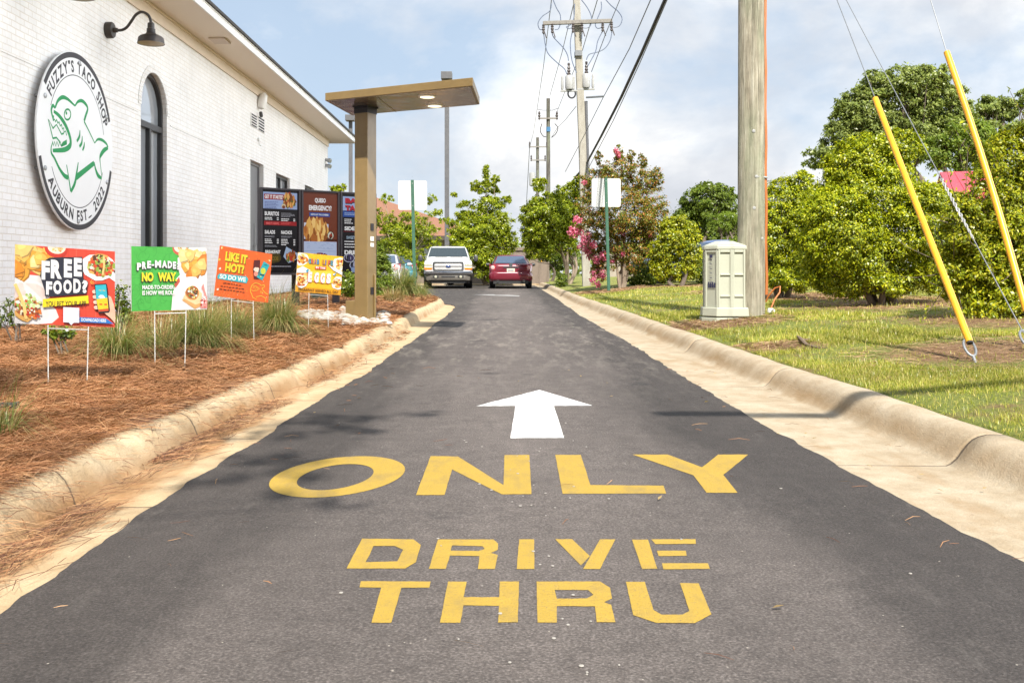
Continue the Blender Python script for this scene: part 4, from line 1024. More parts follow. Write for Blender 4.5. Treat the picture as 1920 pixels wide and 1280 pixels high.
for k, fn in enumerate((scr1, scr2, scr3)):
    a = m0+mdir*(k*(pw+.02)); b_ = a+mdir*pw; c_ = (a+b_)/2
    mb = MB(); dz = (mz1-mz0)/2
    bx = 0.035
    mb.obox(c_+Vector((0,0,(mz0+mz1)/2))-nrm*.07, mdir*(pw/2), nrm*.055, Vector((0,0,dz)))
    for s_ in (-1, 1): mb.obox(c_+mdir*s_*(pw/2-bx/2)+Vector((0,0,(mz0+mz1)/2))+nrm*.001, mdir*(bx/2), nrm*.0155, Vector((0,0,dz)))
    for s_ in (-1, 1): mb.obox(c_+Vector((0,0,(mz0+mz1)/2+s_*(dz-bx/2)))+nrm*.0005, mdir*(pw/2-bx-.0005), nrm*.0148, Vector((0,0,bx/2)))
    case = mb.build('panel_case', M_CASE, mbd, bevel=.006)
    sa = a+mdir*(bx+.001)-nrm*.010; sb = b_-mdir*(bx+.001)-nrm*.010
    S = SS(sa+Vector((0,0,mz0+bx+.001)), sb+Vector((0,0,mz0+bx+.001)), sa+Vector((0,0,mz1-bx-.001))); S.h = .0005
    if S.n.dot(nrm) < 0: S.n = -S.n
    S.up = lambda S=S: setattr(S, 'h', S.h+.00003) or S.h
    fn(S); S.build('screen', case, .002, SB)
mb = MB()
for k in (.75, 1.55):
    c_ = m0+mdir*k-nrm*.20; mb.box(c_.x-.06, c_.x+.06, c_.y-.06, c_.y+.06, .1, 2.2)
    mb.obox(c_+nrm*.06+Vector((0,0,1.6)), mdir*.25, nrm*.02, Vector((0,0,.3)))
mb.build('post', M_CASE, mbd, bevel=.008)

# ------------------------------------------------------------------ order canopy
def m_canopy():
    m, t, b = mat('bronze_canopy_paint'); P = t.pos()
    c = t.ramp(t.noise(P, 5, 6, .6), [(0.3, (0.160,0.107,0.042)), (0.7, (0.195,0.131,0.052))])
    c = t.mix(t.ramp(t.noise(P, 34, 4), [(0.72, 0), (0.78, .5)]), c, (0.42,0.36,0.26))
    t.L(c, b.inputs['Base Color']); b.inputs['Roughness'].default_value = 0.36; b.inputs['Metallic'].default_value = 0.0; b.inputs['Specular IOR Level'].default_value = .35; b.inputs['Coat Weight'].default_value = .05; b.inputs['Coat Roughness'].default_value = .2
    t.L(t.bump(t.noise(P, 7, 3), .12, .03), b.inputs['Normal'])
    return m
def m_under():
    m, t, b = mat('canopy_underside_metal'); P = t.pos()
    b.inputs['Base Color'].default_value = (0.42,0.33,0.26,1); b.inputs['Metallic'].default_value = .85; b.inputs['Roughness'].default_value = .22
    t.L(t.bump(t.noise(P, 2.6, 3), .35, .05), b.inputs['Normal']); return m
M_CAN = m_canopy(); M_UND = m_under()
cz = 3.22
FL, FR, RR, RL = Vector((-2.40,13.36,cz)), Vector((-0.385,12.3,cz)), Vector((-0.335,13.66,cz)), Vector((-2.23,14.6,cz))
px0, px1, py0 = (664.5-U0)/F*13.78, (692-U0)/F*13.78, 13.78; py1 = py0+.33
pc = Vector(((px0+px1)/2, (py0+py1)/2, zbed(-2,13.9)))
can = thing('order_canopy', 'tan metal drive through order canopy on one square post with two downlights', 'canopy', tuple(pc))
mb = MB(); mb.prism([FL+Vector((0,0,.004)), FR+Vector((0,0,.004)), RR+Vector((0,0,.004)), RL+Vector((0,0,.004))], (0,0,.105)); roof = mb.build('canopy_roof', M_CAN, can, bevel=.006)
ctr = (FL+FR+RR+RL)/4
mb = MB(); q = [ctr+(p-ctr)*.965 for p in (FL,FR,RR,RL)]; mb.prism(q, (0,0,.0035)); und = mb.build('underside', M_UND, roof)
mb = MB()
for f_ in (.36,):
    a = FL.lerp(FR, f_)*.985+ctr*.015; b_ = RL.lerp(RR, f_)*.985+ctr*.015; mb.tube([a-Vector((0,0,.002)), b_-Vector((0,0,.002))], .004, 6)
mb.build('seam', M_CAN, und)
M_LENS, t_, b_ = mat('downlight_lens'); b_.inputs['Base Color'].default_value = (.8,.75,.62,1); b_.inputs['Emission Color'].default_value = (1,.86,.58,1); b_.inputs['Emission Strength'].default_value = 1.0; M_LENS.cycles.emission_sampling = 'NONE'
for u, v in ((801,181),(815,198)):
    d = F*(cz-H)/(V0-v); p = W(u, v, d)
    mb = MB(); mb.lathe([(.115,0),(.115,-.008),(.095,-.012)], p-Vector((0,0,.0005)), (0,0,1), 22); mb.lathe([(.093,0),(.093,-.014)], p-Vector((0,0,.0005)), (0,0,1), 22, 1)
    mb.build('downlight', [M_WTRIM, M_LENS], can, fix=False)
gz = zbed(-2, 13.9)
e1 = Vector((.885,-.466,0)); e2 = Vector((.466,.885,0)); ps = .218
A_ = Vector((px0, py0, 0)); pcx = A_+e1*ps/2+e2*ps/2
def pbox(mb, c, hx, hy, z0, z1, m=0): mb.obox(Vector((c.x, c.y, (z0+z1)/2)), e1*hx, e2*hy, Vector((0,0,(z1-z0)/2)), m)
mb = MB(); pbox(mb, pcx, ps/2, ps/2, gz-.1, cz-.02); post = mb.build('post', M_CAN, can, bevel=.01)
mb = MB(); pbox(mb, pcx, ps/2+.02, ps/2+.02, cz-.016, cz-.0005); pbox(mb, pcx, ps/2+.004, ps/2+.004, cz-.10, cz-.017); mb.build('head_bracket', M_CASE, post)
mb = MB(); c_ = pcx-e1*(ps/2+.085); pbox(mb, c_, .083, .09, gz-.05, gz+.28); mb.build('base_box', M_CAN, can, bevel=.008)
for (z0, z1, m_) in ((1.36,1.42,M_WTRIM),(1.28,1.33,M_WTRIM),(0.62,0.72,M_CASE),(1.50,1.60,M_CASE)):
    mb = MB(); pbox(mb, pcx+e1*(ps/2+.003), .004, .035, z0, z1); mb.build('post_plate', m_, post)
mb = MB(); q_ = pcx+e1*(ps/2+.013)+e2*.05; mb.tube([(q_.x,q_.y,gz),(q_.x,q_.y,gz+.62),tuple(q_-e1*.04+Vector((0,0,gz+.68)))], .013); mb.build('conduit', M_CAN, post, True)
mb = MB()
for hx_ in (-1, 1):
    for hy_ in (-1, 1): c_ = pcx+e1*hx_*(ps/2+.03)+e2*hy_*(ps/2+.03); mb.lathe([(.014,0),(.014,.03),(.006,.035)], (c_.x, c_.y, gz+.02), (0,0,1), 6)
pbox(mb, pcx, ps/2+.06, ps/2+.06, gz-.02, gz+.02); mb.build('base_plate', M_CAN, can)

# ------------------------------------------------------------------ small ground things of the bed
M_DKGRN = pm('dark_green_box', (0.018,0.03,0.024), (0.026,0.04,0.032), 6, 0.6)
p = G(596, 561, zbed); p.z = zbed(p.x, p.y)
ub = thing('utility_box', 'low dark green louvred utility box behind the yellow yard sign', 'utility box', tuple(p))
mb = MB(); mb.box(p.x-.16, p.x+.16, p.y, p.y+.28, p.z-.03, p.z+.24)
mb.build('case', M_DKGRN, ub, bevel=.012)
mb = MB()
for k in range(5): mb.box(p.x-.13, p.x+.13, p.y-.014, p.y-.001, p.z+.03+.038*k, p.z+.048+.038*k)
mb.build('louvres', M_DKGRN, ub)
p = G(12, 779, zbed)
sl_ = thing('landscape_light', 'small black landscape floodlight lying in the straw at the left edge', 'landscape light', tuple(p))
mb = MB(); mb.obox(p+Vector((-.015,0,.035)), Vector((.05,.012,0)), Vector((-.01,.04,0)), Vector((0,0,.026))); mb.build('housing', M_CASE, sl_, bevel=.008)
mb = MB(); mb.obox(p+Vector((.042,.005,.035)), Vector((.009,.002,0)), Vector((-.01,.043,0)), Vector((0,0,.030))); mb.build('lens_hood', M_DKGRN, sl_, bevel=.006)
p = G(64, 779, zbed)
mb = MB(); mb.tube([p+Vector((-.03,.02,.012)), p+Vector((-.01,.0,.02)), p+Vector((.02,.005,.016)), p+Vector((.05,-.01,.02)), p+Vector((.06,.01,.016))], [.002,.005,.004,.005,.002], 6)
tag(mb.build('plastic_scrap', flat((226,220,212)), None, True), 'twisted strip of white plastic in pine straw beside the black landscape light', 'litter')
# white river stones round the canopy post
def stones(name, pts, label):
    mb = MB(); rd = random.Random(3)
    for (x, y, r) in pts:
        z = zbed(x, y) if x < interp(LK, y)-KWL else zr(y)+KH
        a = rd.uniform(0, 3.14); sx, sy, sz = r*rd.uniform(.8,1.35), r*rd.uniform(.7,1.1), r*rd.uniform(.5,.8)
        rings = []
        for i in range(5):
            ph = R(-80+40*i); row = []
            for k in range(8):
                th = 2*math.pi*k/8; w = 1+rd.uniform(-.10,.10)
                q = Vector((sx*math.cos(ph)*math.cos(th)*w, sy*math.cos(ph)*math.sin(th)*w, sz*math.sin(ph)))
                row.append((x+q.x*math.cos(a)-q.y*math.sin(a), y+q.x*math.sin(a)+q.y*math.cos(a), z+q.z+sz*.45))
            rings.append(row)
        mb.loft(rings)
    o = mb.build(name, M_STONE, None, True)
    return tag(o, label, kind='stuff')
M_STONE = leafm('river_stone', [(.24,.20,.16),(.33,.30,.26),(.42,.40,.37),(.28,.215,.15),(.37,.34,.30)], 0.0, 0.03, .5)
pts = []
rd = random.Random(17)
for _ in range(900):
    u, v = rd.uniform(560, 728), rd.uniform(583, 611)
    cv = 590+(u-560)*.09; hw = 7+ (8 if u > 640 else 0)
    if abs(v-cv) < hw and not (661 < u < 706 and v < 590):
        g = G(u, v, zbed); pts.append((g.x, g.y, rd.uniform(.035,.075)))
for _ in range(70):
    g = G(rd.uniform(610,668), rd.uniform(560,564), zbed); pts.append((g.x, g.y, rd.uniform(.05,.08)))
stones('river_stones', pts[:330], 'white river stones round the foot of the canopy post')

# ------------------------------------------------------------------ pedestal box by the pole
M_PED = pm('pale_green_plastic', (0.40,0.41,0.325), (0.375,0.385,0.305), 2.5, 0.5, 0.15, 40, spec=.4)
M_PEDM = pm('box_label_print', (0.03,0.03,0.08), None, 3, .6)
bp = G(1362, 599, zlawn); bp.y += .14; bz = zlawn(bp.x, bp.y)
ped = thing('telecom_pedestal', 'pale green plastic telecom pedestal box beside the foot of the wooden pole', 'pedestal', (bp.x, bp.y, bz))
sc_ = 13.0/F
# plan: a wide right face and a chamfered left corner, as seen
plan = [(-.255,.22),(-.275,-.02),(-.14,-.23),(.255,-.23),(.275,.22)]
def slab(mb, z0, z1, k0, k1, m=0):
    n = len(plan)
    mb.loft([[(bp.x+x*k0, bp.y+y*k0, bz+z0) for x, y in plan], [(bp.x+x*k1, bp.y+y*k1, bz+z1) for x, y in plan]], m)
mb = MB(); slab(mb, -.05, .025, 1.12, 1.12); mb.build('foot', M_PED, ped, bevel=.008)
mb = MB(); slab(mb, .04, .16, 1.09, 1.06); mb.build('skirt', M_PED, ped, bevel=.012)
mb = MB(); slab(mb, .155, .93, .93, .885)
def face_rib(p, q, z0, z1, f0, f1, out=.022):
    a, b_ = Vector(p+(0,)), Vector(q+(0,)); n_ = Vector((b_.y-a.y, a.x-b_.x, 0)).normalized()
    k = .905
    A_, B_ = a.lerp(b_, f0)*k, a.lerp(b_, f1)*k
    mb.prism([Vector((bp.x, bp.y, bz+z0))+v_+n_*-.01 for v_ in (A_, B_)]+[Vector((bp.x, bp.y, bz+z0))+v_+n_*out for v_ in (B_, A_)], (0,0,z1-z0))
for (f0, f1) in ((0,.07),(.44,.60),(.93,1)): face_rib(plan[2], plan[3], .16, .925, f0, f1)
for (z0, z1) in ((.30,.325),(.585,.61),(.89,.924)): 
    face_rib(plan[2], plan[3], z0, z1, .07, .44, .020); face_rib(plan[2], plan[3], z0, z1, .60, .93, .020)
for (f0, f1) in ((0,.10),(.88,1)): face_rib(plan[1], plan[2], .16, .925, f0, f1, .016)
face_rib(plan[1], plan[2], .89, .924, .10, .88, .014)
for (f0, f1) in ((0,.1),(.9,1)): face_rib(plan[0], plan[1], .16, .925, f0, f1, .016)
mb.build('body', M_PED, ped, bevel=.006)
mb = MB(); slab(mb, .926, .985, 1.0, .985); slab(mb, .985, 1.045, .98, .40); mb.build('lid', M_PED, ped, bevel=.014)
mb = MB(); a, b_ = Vector(plan[1]+(0,))*.905, Vector(plan[2]+(0,))*.905; n_ = Vector((b_.y-a.y, a.x-b_.x, 0)).normalized()
def mark(f0, f1, z0, z1):
    A_, B_ = a.lerp(b_, f0), a.lerp(b_, f1); o_ = Vector((bp.x, bp.y, bz))+n_*.012
    mb.prism([o_+A_+Vector((0,0,z0)), o_+B_+Vector((0,0,z0)), o_+B_+Vector((0,0,z1)), o_+A_+Vector((0,0,z1))], n_*.002)
mark(.36,.60,.82,.86)
for k in range(6): mark(.38,.56,.79-.06*k,.80-.06*k)
for k in range(4): mark(.24+.16*k,.34+.16*k,.42,.50-.012*(k % 2))
mb.build('lettering', M_PEDM, ped)
# ------------------------------------------------------------------ vehicles
def paintm(name, c, rough=.28):
    m, t, b = mat(name); P = t.pos((1,1,1), False)
    t.L(t.mix(t.ramp(t.noise(P, 2.2, 5), [(.35, 0), (.7, 1)]), c, tuple(x*.9 for x in c)), b.inputs['Base Color'])
    b.inputs['Roughness'].default_value = rough; b.inputs['Coat Weight'].default_value = .8; b.inputs['Coat Roughness'].default_value = .04; b.inputs['Metallic'].default_value = .1
    return m
M_VW = paintm('white_car_paint', (0.72,0.72,0.71)); M_VR = paintm('maroon_car_paint', (0.155,0.008,0.022)); M_VS = paintm('silver_car_paint', (0.42,0.43,0.44)); M_VT = paintm('teal_car_paint', (0.05,0.22,0.28)); M_VB = paintm('slate_blue_car_paint', (0.10,0.14,0.26))
M_CHR = pm('chrome', (0.42,0.42,0.43), (0.36,0.36,0.37), 6, .10, metal=1); M_TYRE = pm('tyre_rubber', (0.012,0.012,0.012), (0.02,0.02,0.02), 12, .85); M_BLKP = pm('black_plastic', (0.018,0.018,0.019), (0.026,0.026,0.026), 9, .5)
M_TAUPE = pm('taupe_bumper_plastic', (0.10,0.09,0.075), (0.085,0.075,0.062), 6, .55)
M_WIND = m_glass('windscreen_glass', (0.030,0.040,0.044), 0.0); M_REARG = m_glass('rear_window_glass', (0.06,0.085,0.13), 0.1)
M_AMB = pm('amber_lens', (0.62,0.17,0.01), (0.55,0.14,0.01), 9, .2); M_HEAD = pm('headlamp_lens', (0.42,0.41,0.31), (0.32,0.31,0.24), 16, .15, spec=.8); M_RED = pm('red_lens', (0.40,0.015,0.02), (0.30,0.012,0.016), 9, .18); M_PINK = pm('clear_red_lens', (0.72,0.42,0.40), (0.6,0.3,0.3), 12, .15)
M_PLATE = pm('number_plate', (0.62,0.58,0.46), (0.52,0.50,0.40), 30, .5); M_EMB = pm('blue_oval_badge', (0.02,0.05,0.18), None, 5, .3)

def wheels(o, spots, r, w):
    for (x, y) in spots:
        s = 1 if x > 0 else -1
        mb = MB(); mb.lathe([(r*.62,0),(r*.97,0.01),(r,.04),(r,w-.04),(r*.97,w-.01),(r*.62,w)], (x-s*w/2, y, r), (s,0,0), 26)
        t_ = mb.build('wheel', M_TYRE, o, True, True)
        mb = MB(); mb.lathe([(.05,w*.7),(.10,w*.78),(r*.30,w*.62),(r*.62,w*.9),(r*.63,w+.002),(r*.58,w+.004),(r*.3,w*.72),(.06,w*.9),(.02,w*.9)], (x-s*w/2, y, r), (s,0,0), 20)
        mb.build('rim', M_CHR, t_, True, True)
def shell(mb, secs, m=0):
    """secs: (y, half width, z0, z1, corner) -> lofted rounded boxes along y"""
    mb.loft([rrect(0, hw, z0, z1, r, y) for y, hw, z0, z1, r in secs], m)
# --- white full-size SUV, facing the camera (front at -y)
dS = 41.0; xS = (808/5.0526+680-U0)/F*dS
suv = thing('parked_suv', 'white full size SUV with chrome grille facing the camera, beside the maroon sedan', 'SUV', (xS, dS+.2, zr(dS)+.006), R(3.4))
mb = MB(); shell(mb, [(-.02,.93,.74,1.06,.10),(.02,.985,.70,1.10,.10),(.25,1.0,.55,1.16,.09),(1.0,1.005,.50,1.21,.10),(1.45,1.005,.50,1.24,.10),(1.6,1.005,.48,1.25,.12),(5.2,1.0,.5,1.25,.14),(5.55,.95,.55,1.22,.16)])
def arch_cut(): pass
body = mb.build('body', M_VW, suv, True, True)
cab = [[Vector((x*s_, y, z)) for x, y, z, s_ in q] for q in ()]
def cabin(mb, levels):
    rings = []
    for z, hw, y0, y1, r in levels:
        ring_ = []
        for (px, py, a0) in ((hw-r, y0+r, 270), (hw-r, y1-r, 0), (-hw+r, y1-r, 90), (-hw+r, y0+r, 180)):
            for k in range(5):
                a = R(a0+90*k/4); ring_.append(Vector((px+r*math.cos(a), py+r*math.sin(a), z)))
        rings.append(ring_)
    mb.loft(rings)
mb = MB(); cabin(mb, [(1.20,.93,1.25,5.45,.22),(1.34,.915,1.52,5.42,.2),(1.74,.79,2.12,5.3,.2),(1.795,.74,2.22,5.22,.2),(1.815,.62,2.45,5.0,.2)]); mb.build('cabin', M_VW, suv, True, True)
ws = [(-.855,1.52,1.325),(.855,1.52,1.325),(.735,2.10,1.735),(-.735,2.10,1.735)]
n_ = (Vector(ws[1])-Vector(ws[0])).cross(Vector(ws[3])-Vector(ws[0])).normalized()
if n_.y > 0: n_ = -n_
mb = MB(); mb.prism([Vector(p)+n_*.022 for p in ws], n_*-.012)
wsc = mb.build('windscreen', M_WIND, suv, local=True, bevel=.02)
mb = MB(); mb.tube([Vector((-.55,1.50,1.34)), Vector((-.05,1.50,1.345))], .012, 6); mb.tube([Vector((.1,1.50,1.34)), Vector((.62,1.50,1.345))], .012, 6); mb.build('wipers', M_BLKP, wsc, local=True)
mb = MB(); mb.lathe([(.17,0),(.19,.012),(.17,.024)], (.42,2.0,1.34), (0,-.85,.5), 18); mb.obox((-.02,1.92,1.60), (.09,0,0), (0,.01,0), (0,0,.025)); mb.build('steering_wheel', flat((150,146,138)), suv, local=True)
for s_ in (-1, 1):
    mb = MB(); q = [(s_*.93,1.75,1.30),(s_*.93,5.2,1.30),(s_*.82,5.1,1.70),(s_*.82,2.2,1.70)]
    mb.prism([Vector(p)+Vector((s_*.012,0,0)) for p in q], (s_*-.02,0,0)); mb.build('side_window', M_WIND, suv, local=True)
# nose
mb = MB(); ringo = rrect(0,.645,.735,1.115,.07,-.045,4); ringi = rrect(0,.56,.79,1.06,.05,-.045,4); n = len(ringo)
mb.add(ringo+ringi+[p+Vector((0,.06,0)) for p in ringo]+[p+Vector((0,.06,0)) for p in ringi], [f for i in range(n) for f in ((i,(i+1)%n,n+(i+1)%n,n+i),(i,(i+1)%n,2*n+(i+1)%n,2*n+i),(n+i,n+(i+1)%n,3*n+(i+1)%n,3*n+i))])
gr = mb.build('grille', M_CHR, suv, True, True)
mb = MB(); mb.box(-.56,.56,-.01,.0,.79,1.06); mb.build('grille_back', M_BLKP, gr, local=True)
mb = MB()
for k in range(33): x = -.53+1.06*k/32; mb.box(x-.0045,x+.0045,-.030,-.011,.792,1.058)
for z in (.925,): mb.box(-.555,.555,-.036,-.033,z-.012,z+.012)
mb.build('grille_bars', pm('dark_grille_bar', (.10,.10,.105), (.08,.08,.085), 9, .4, metal=.5), gr, local=True)
mb = MB(); mb.lathe([(.11,0),(.11,.012),(.09,.016)], (0,-.037,.925), (0,-1,0), 24)
for i in range(len(mb.v)): x, y, z = mb.v[i]; mb.v[i] = (x, y, .925+(z-.925)*.46)
mb.lathe([(.098,0),(.098,.001)], (0,-.0535,.925), (0,-1,0), 24, 1)
for i in range(len(mb.v)-48, len(mb.v)): x, y, z = mb.v[i]; mb.v[i] = (x, y, .925+(z-.925)*.42)
mb.build('oval_badge', [M_CHR, M_EMB], gr, local=True)
for s_ in (-1, 1):
    mb = MB(); mb.box(min(s_*.665,s_*.985),max(s_*.665,s_*.985),-.035,.05,.90,1.045); h_ = mb.build('headlight', M_HEAD, suv, local=True, bevel=.02)
    mb = MB(); mb.box(min(s_*.665,s_*.985),max(s_*.665,s_*.985),-.036,.05,.775,.895); mb.build('turn_signal', M_AMB, h_, local=True, bevel=.015)
    mb = MB(); mb.tube([(s_*.96,1.65,1.22),(s_*1.12,1.62,1.24)], .02, 6); mb.tube([(s_*.96,1.65,1.34),(s_*1.12,1.62,1.33)], .02, 6)
    mi_ = mb.build('mirror', M_BLKP, suv, local=True)
    mb = MB(); shell(mb, [(1.54,.07,1.16,1.38,.05),(1.57,.088,1.13,1.42,.06),(1.68,.085,1.14,1.41,.06)])
    for i in range(len(mb.v)): x, y, z = mb.v[i]; mb.v[i] = (x+s_*1.19, y, z)
    mb.build('mirror_shell', M_BLKP, mi_, True, True)
mb = MB(); shell(mb, [(-.16,.93,.585,.715,.04),(-.13,1.0,.575,.72,.05),(.35,1.02,.575,.715,.05),(.6,1.02,.58,.71,.05)]); bu = mb.build('front_bumper', M_CHR, suv, True, True)
mb = MB(); shell(mb, [(-.13,.72,.355,.57,.05),(-.08,.90,.33,.572,.06),(.3,.99,.32,.572,.06),(.55,.99,.34,.57,.06)]); va = mb.build('lower_valance', M_TAUPE, suv, True, True)
mb = MB()
for (x0, x1, z0, z1) in ((-.28,.28,.455,.535),(-.64,-.39,.44,.545),(.39,.64,.44,.545)): mb.box(x0,x1,-.137,-.10,z0,z1)
mb.build('bumper_openings', M_BLKP, va, local=True, bevel=.01)
for s_ in (-1,1):
    mb = MB(); mb.lathe([(.05,0),(.055,.02),(.03,.03)], (s_*.515,-.138,.49), (0,-1,0), 14); mb.build('fog_lamp', M_HEAD, va, True, True)
mb = MB(); shell(mb, [(-.05,.70,.235,.33,.03),(.1,.86,.225,.34,.03),(.5,.92,.22,.36,.04)]); mb.box(-.7,.7,.6,5.2,.28,.5); mb.tube([(-.8,1.0,.33),(.8,1.0,.33)], .06); mb.lathe([(.14,-.1),(.2,0),(.14,.1)], (.1,1.0,.33), (0,1,0), 12); mb.build('underbody', M_BLKP, suv, local=True)
wheels(suv, [(-.86,1.0),(.86,1.0),(-.86,4.5),(.86,4.5)], .385, .26)
for s_ in (-1,1):
    for y in (1.0,4.5): mb = MB(); mb.lathe([(.47,0),(.47,.03)], (s_*.985,y,.42), (s_,0,0), 24); mb.build('wheel_arch', M_BLKP, suv, local=True)

# --- sedan, nose to +y (rear towards the camera)
def sedan(name, label, paint, glass, loc, rz, group=None):
    o = thing(name, label, 'sedan', loc, rz, group)
    mb = MB(); shell(mb, [(-.02,.60,.52,.95,.12),(.03,.80,.42,1.0,.14),(.14,.865,.36,1.035,.14),(.5,.895,.30,1.03,.16),(1.2,.90,.26,.98,.18),(2.6,.90,.25,.95,.2),(3.6,.89,.26,.93,.2),(4.3,.86,.30,.86,.2),(4.65,.76,.36,.74,.16),(4.75,.62,.42,.66,.12)]); mb.build('body', paint, o, True, True)
    mb = MB(); cabin(mb, [(.93,.78,.45,3.65,.2),(1.02,.755,.62,3.4,.2),(1.34,.62,1.30,2.45,.2),(1.40,.56,1.42,2.3,.2),(1.425,.44,1.6,2.1,.18)]); mb.build('cabin', paint, o, True, True)
    for (q, nm) in (([(-.66,.60,1.045),(.66,.60,1.045),(.55,1.22,1.345),(-.55,1.22,1.345)], 'rear_window'), ([(-.68,3.42,1.03),(.68,3.42,1.03),(.55,2.55,1.345),(-.55,2.55,1.345)], 'windscreen')):
        q = [Vector(p) for p in q]; n_ = (q[1]-q[0]).cross(q[3]-q[0]).normalized()
        if n_.z < 0: n_ = -n_
        mb = MB(); mb.prism([p+n_*.022 for p in q], n_*-.012); mb.build(nm, glass, o, local=True, bevel=.015)
    for s_ in (-1, 1):
        q = [(s_*.775,.95,1.04),(s_*.775,3.2,1.04),(s_*.64,2.5,1.33),(s_*.64,1.35,1.33)]
        mb = MB(); mb.prism([Vector(p)+Vector((s_*.014,0,.004)) for p in q], (s_*-.02,0,0)); mb.build('side_window', glass, o, local=True)
        mb = MB(); mb.prism([(s_*.60,-.012,.86),(s_*.66,-.01,.99),(s_*.80,.05,1.03),(s_*.885,.22,1.03),(s_*.885,.2,.80),(s_*.80,.03,.745),(s_*.66,-.012,.76)][::s_], (0,.06,0)); tl = mb.build('tail_light', M_RED, o, local=True, bevel=.01)
        mb = MB(); mb.lathe([(.085,0),(.085,.03),(.05,.045)], (s_*.735,.03,.875), (s_*.25,-1,0), 18); mb.build('clear_lens', M_PINK, tl, True, True)
        mb = MB(); mb.tube([(s_*.84,2.75,.98),(s_*.94,2.72,1.0)], .025, 6); m_ = mb.build('mirror', M_BLKP, o, local=True)
        mb = MB(); mb.lathe([(.02,-.1),(.07,-.08),(.075,.06),(.03,.1)], (s_*.99,2.72,1.02), (s_,0,0), 12); mb.build('mirror_shell', paint if paint != M_VR else M_BLKP, m_, True, True)
        mb = MB(); mb.lathe([(.045,0),(.045,.05),(.032,.05),(.03,.01)], (s_*.535,-.005,.315), (0,-1,0), 12); mb.build('exhaust_tip', M_CHR, o, True, True)
        mb = MB(); mb.prism([(s_*.55,4.72,.66),(s_*.78,4.55,.72),(s_*.84,4.3,.80),(s_*.70,4.6,.58)], (0,.04,0)); mb.build('headlight', M_HEAD, o, local=True)
    mb = MB(); shell(mb, [(-.10,.62,.42,.66,.10),(-.06,.80,.36,.69,.12),(.03,.885,.31,.70,.14),(.35,.905,.28,.70,.12)]); mb.build('rear_bumper', paint, o, True, True)
    mb = MB(); mb.box(-.165,.165,-.047,-.03,.66,.83); pl = mb.build('number_plate', M_PLATE, o, local=True, bevel=.006)
    mb = MB(); 
    for k in range(6): mb.box(-.115+.04*k,-.09+.04*k,-.0485,-.0475,.72,.78)
    mb.build('plate_characters', M_EMB, pl, local=True)
    mb = MB(); mb.box(-.31,.31,-.05,-.02,.865,.91); mb.lathe([(.075,0),(.075,.012),(.055,.012)], (0,-.022,.985), (0,-1,0), 18); mb.build('trunk_trim', M_CHR, o, local=True)
    mb = MB(); mb.box(-.72,.72,-.02,4.2,.2,.34); mb.build('underbody', M_BLKP, o, local=True)
    wheels(o, [(-.78,1.0),(.78,1.0),(-.78,3.8),(.78,3.8)], .325, .22)
    return o
d = 41.0
sedan('parked_sedan', 'maroon sedan seen from behind with a pale number plate, beside the white SUV', M_VR, M_REARG, ((957.8-U0)/F*d, d, zr(d)+.006), 0)
d = 38.5
sedan('parked_sedan', 'silver car behind the columnar conifer, only its rear corner and tail light showing', M_VS, M_REARG, ((747-U0)/F*d-.82, d, zr(d)+.006), 0)
d = 46.0
sedan('parked_sedan', 'teal car mostly hidden behind ornamental grass and the left sign post', M_VT, M_REARG, ((800-U0)/F*d-1.1, d-2.5, zr(d)+.006), R(8))
d = 30.0; xb_ = (1352-U0)/F*d
sedan('parked_sedan', 'slate blue car with only its roof showing above the pale pedestal box', M_VB, M_REARG, (xb_+2.2, d+1.5, H-(447-V0)/F*d-1.42), R(80))
# ------------------------------------------------------------------ poles, signs, guys, wires
def m_wood(name, c1, c2, c3):
    m, t, b = mat(name); P = t.pos((1,1,.06), False)
    g = t.noise(P, 26, 7, .7, .4)
    c = t.ramp(g, [(.3, c1), (.5, c2), (.68, c3)])
    gr = t.ramp(t.noise(t.pos((1,1,.25), False), 3.2, 5, .6), [(.44, 0), (.66, .5)])
    c = t.mix(gr, c, (.19,.225,.14))
    ck = t.ramp(t.noise(t.pos((1,1,.02), False), 34, 3, .6), [(.66, 0), (.72, .85)])
    c = t.mix(ck, c, (.045,.035,.028))
    pat = t.ramp(t.noise(t.pos((1,1,.5), False), 7, 6, .7), [(.3, .72), (.6, 1.1)])
    c = t.mix(1.0, c, pat, 'MULTIPLY')
    t.L(c, b.inputs['Base Color']); b.inputs['Roughness'].default_value = .88; b.inputs['Specular IOR Level'].default_value = .2
    t.L(t.bump(t.math('SUBTRACT', g, t.math('MULTIPLY', ck, 1.2)), .9, .02), b.inputs['Normal'])
    return m
M_WOOD = m_wood('weathered_pole_wood', (.14,.12,.085), (.30,.27,.205), (.46,.43,.345))
M_WOOD2 = m_wood('dark_pole_wood', (.05,.045,.04), (.11,.10,.09), (.18,.165,.145))
M_CPOLE = pm('concrete_pole', (.27,.25,.205), (.35,.33,.28), 9, .85, .3, 60, stretch=(1,1,.3))
M_ARM = pm('grey_crossarm_wood', (.17,.155,.14), (.25,.235,.21), 16, .85, .3, 60)
M_CABLE = pm('black_cable', (.012,.012,.013), None, 5, .6); M_THIN = pm('weathered_wire', (.13,.14,.17), None, 5, .5)
M_BLUEW = pm('blue_grey_jumper_wire', (.10,.13,.20), None, 5, .5); M_ORANGE = pm('orange_cable', (.45,.14,.03), (.38,.12,.03), 6, .55)
M_GALV = pm('galvanised_wire', (.20,.21,.22), (.15,.16,.17), 60, .5, metal=.3)
M_PORC = pm('light_grey_porcelain', (.36,.36,.35), (.30,.30,.29), 14, .35); M_DKINS = pm('brown_insulator', (.06,.05,.05), (.09,.075,.07), 14, .35)
M_GPOST = pm('green_post_paint', (.028,.095,.058), (.04,.12,.075), 8, .55)
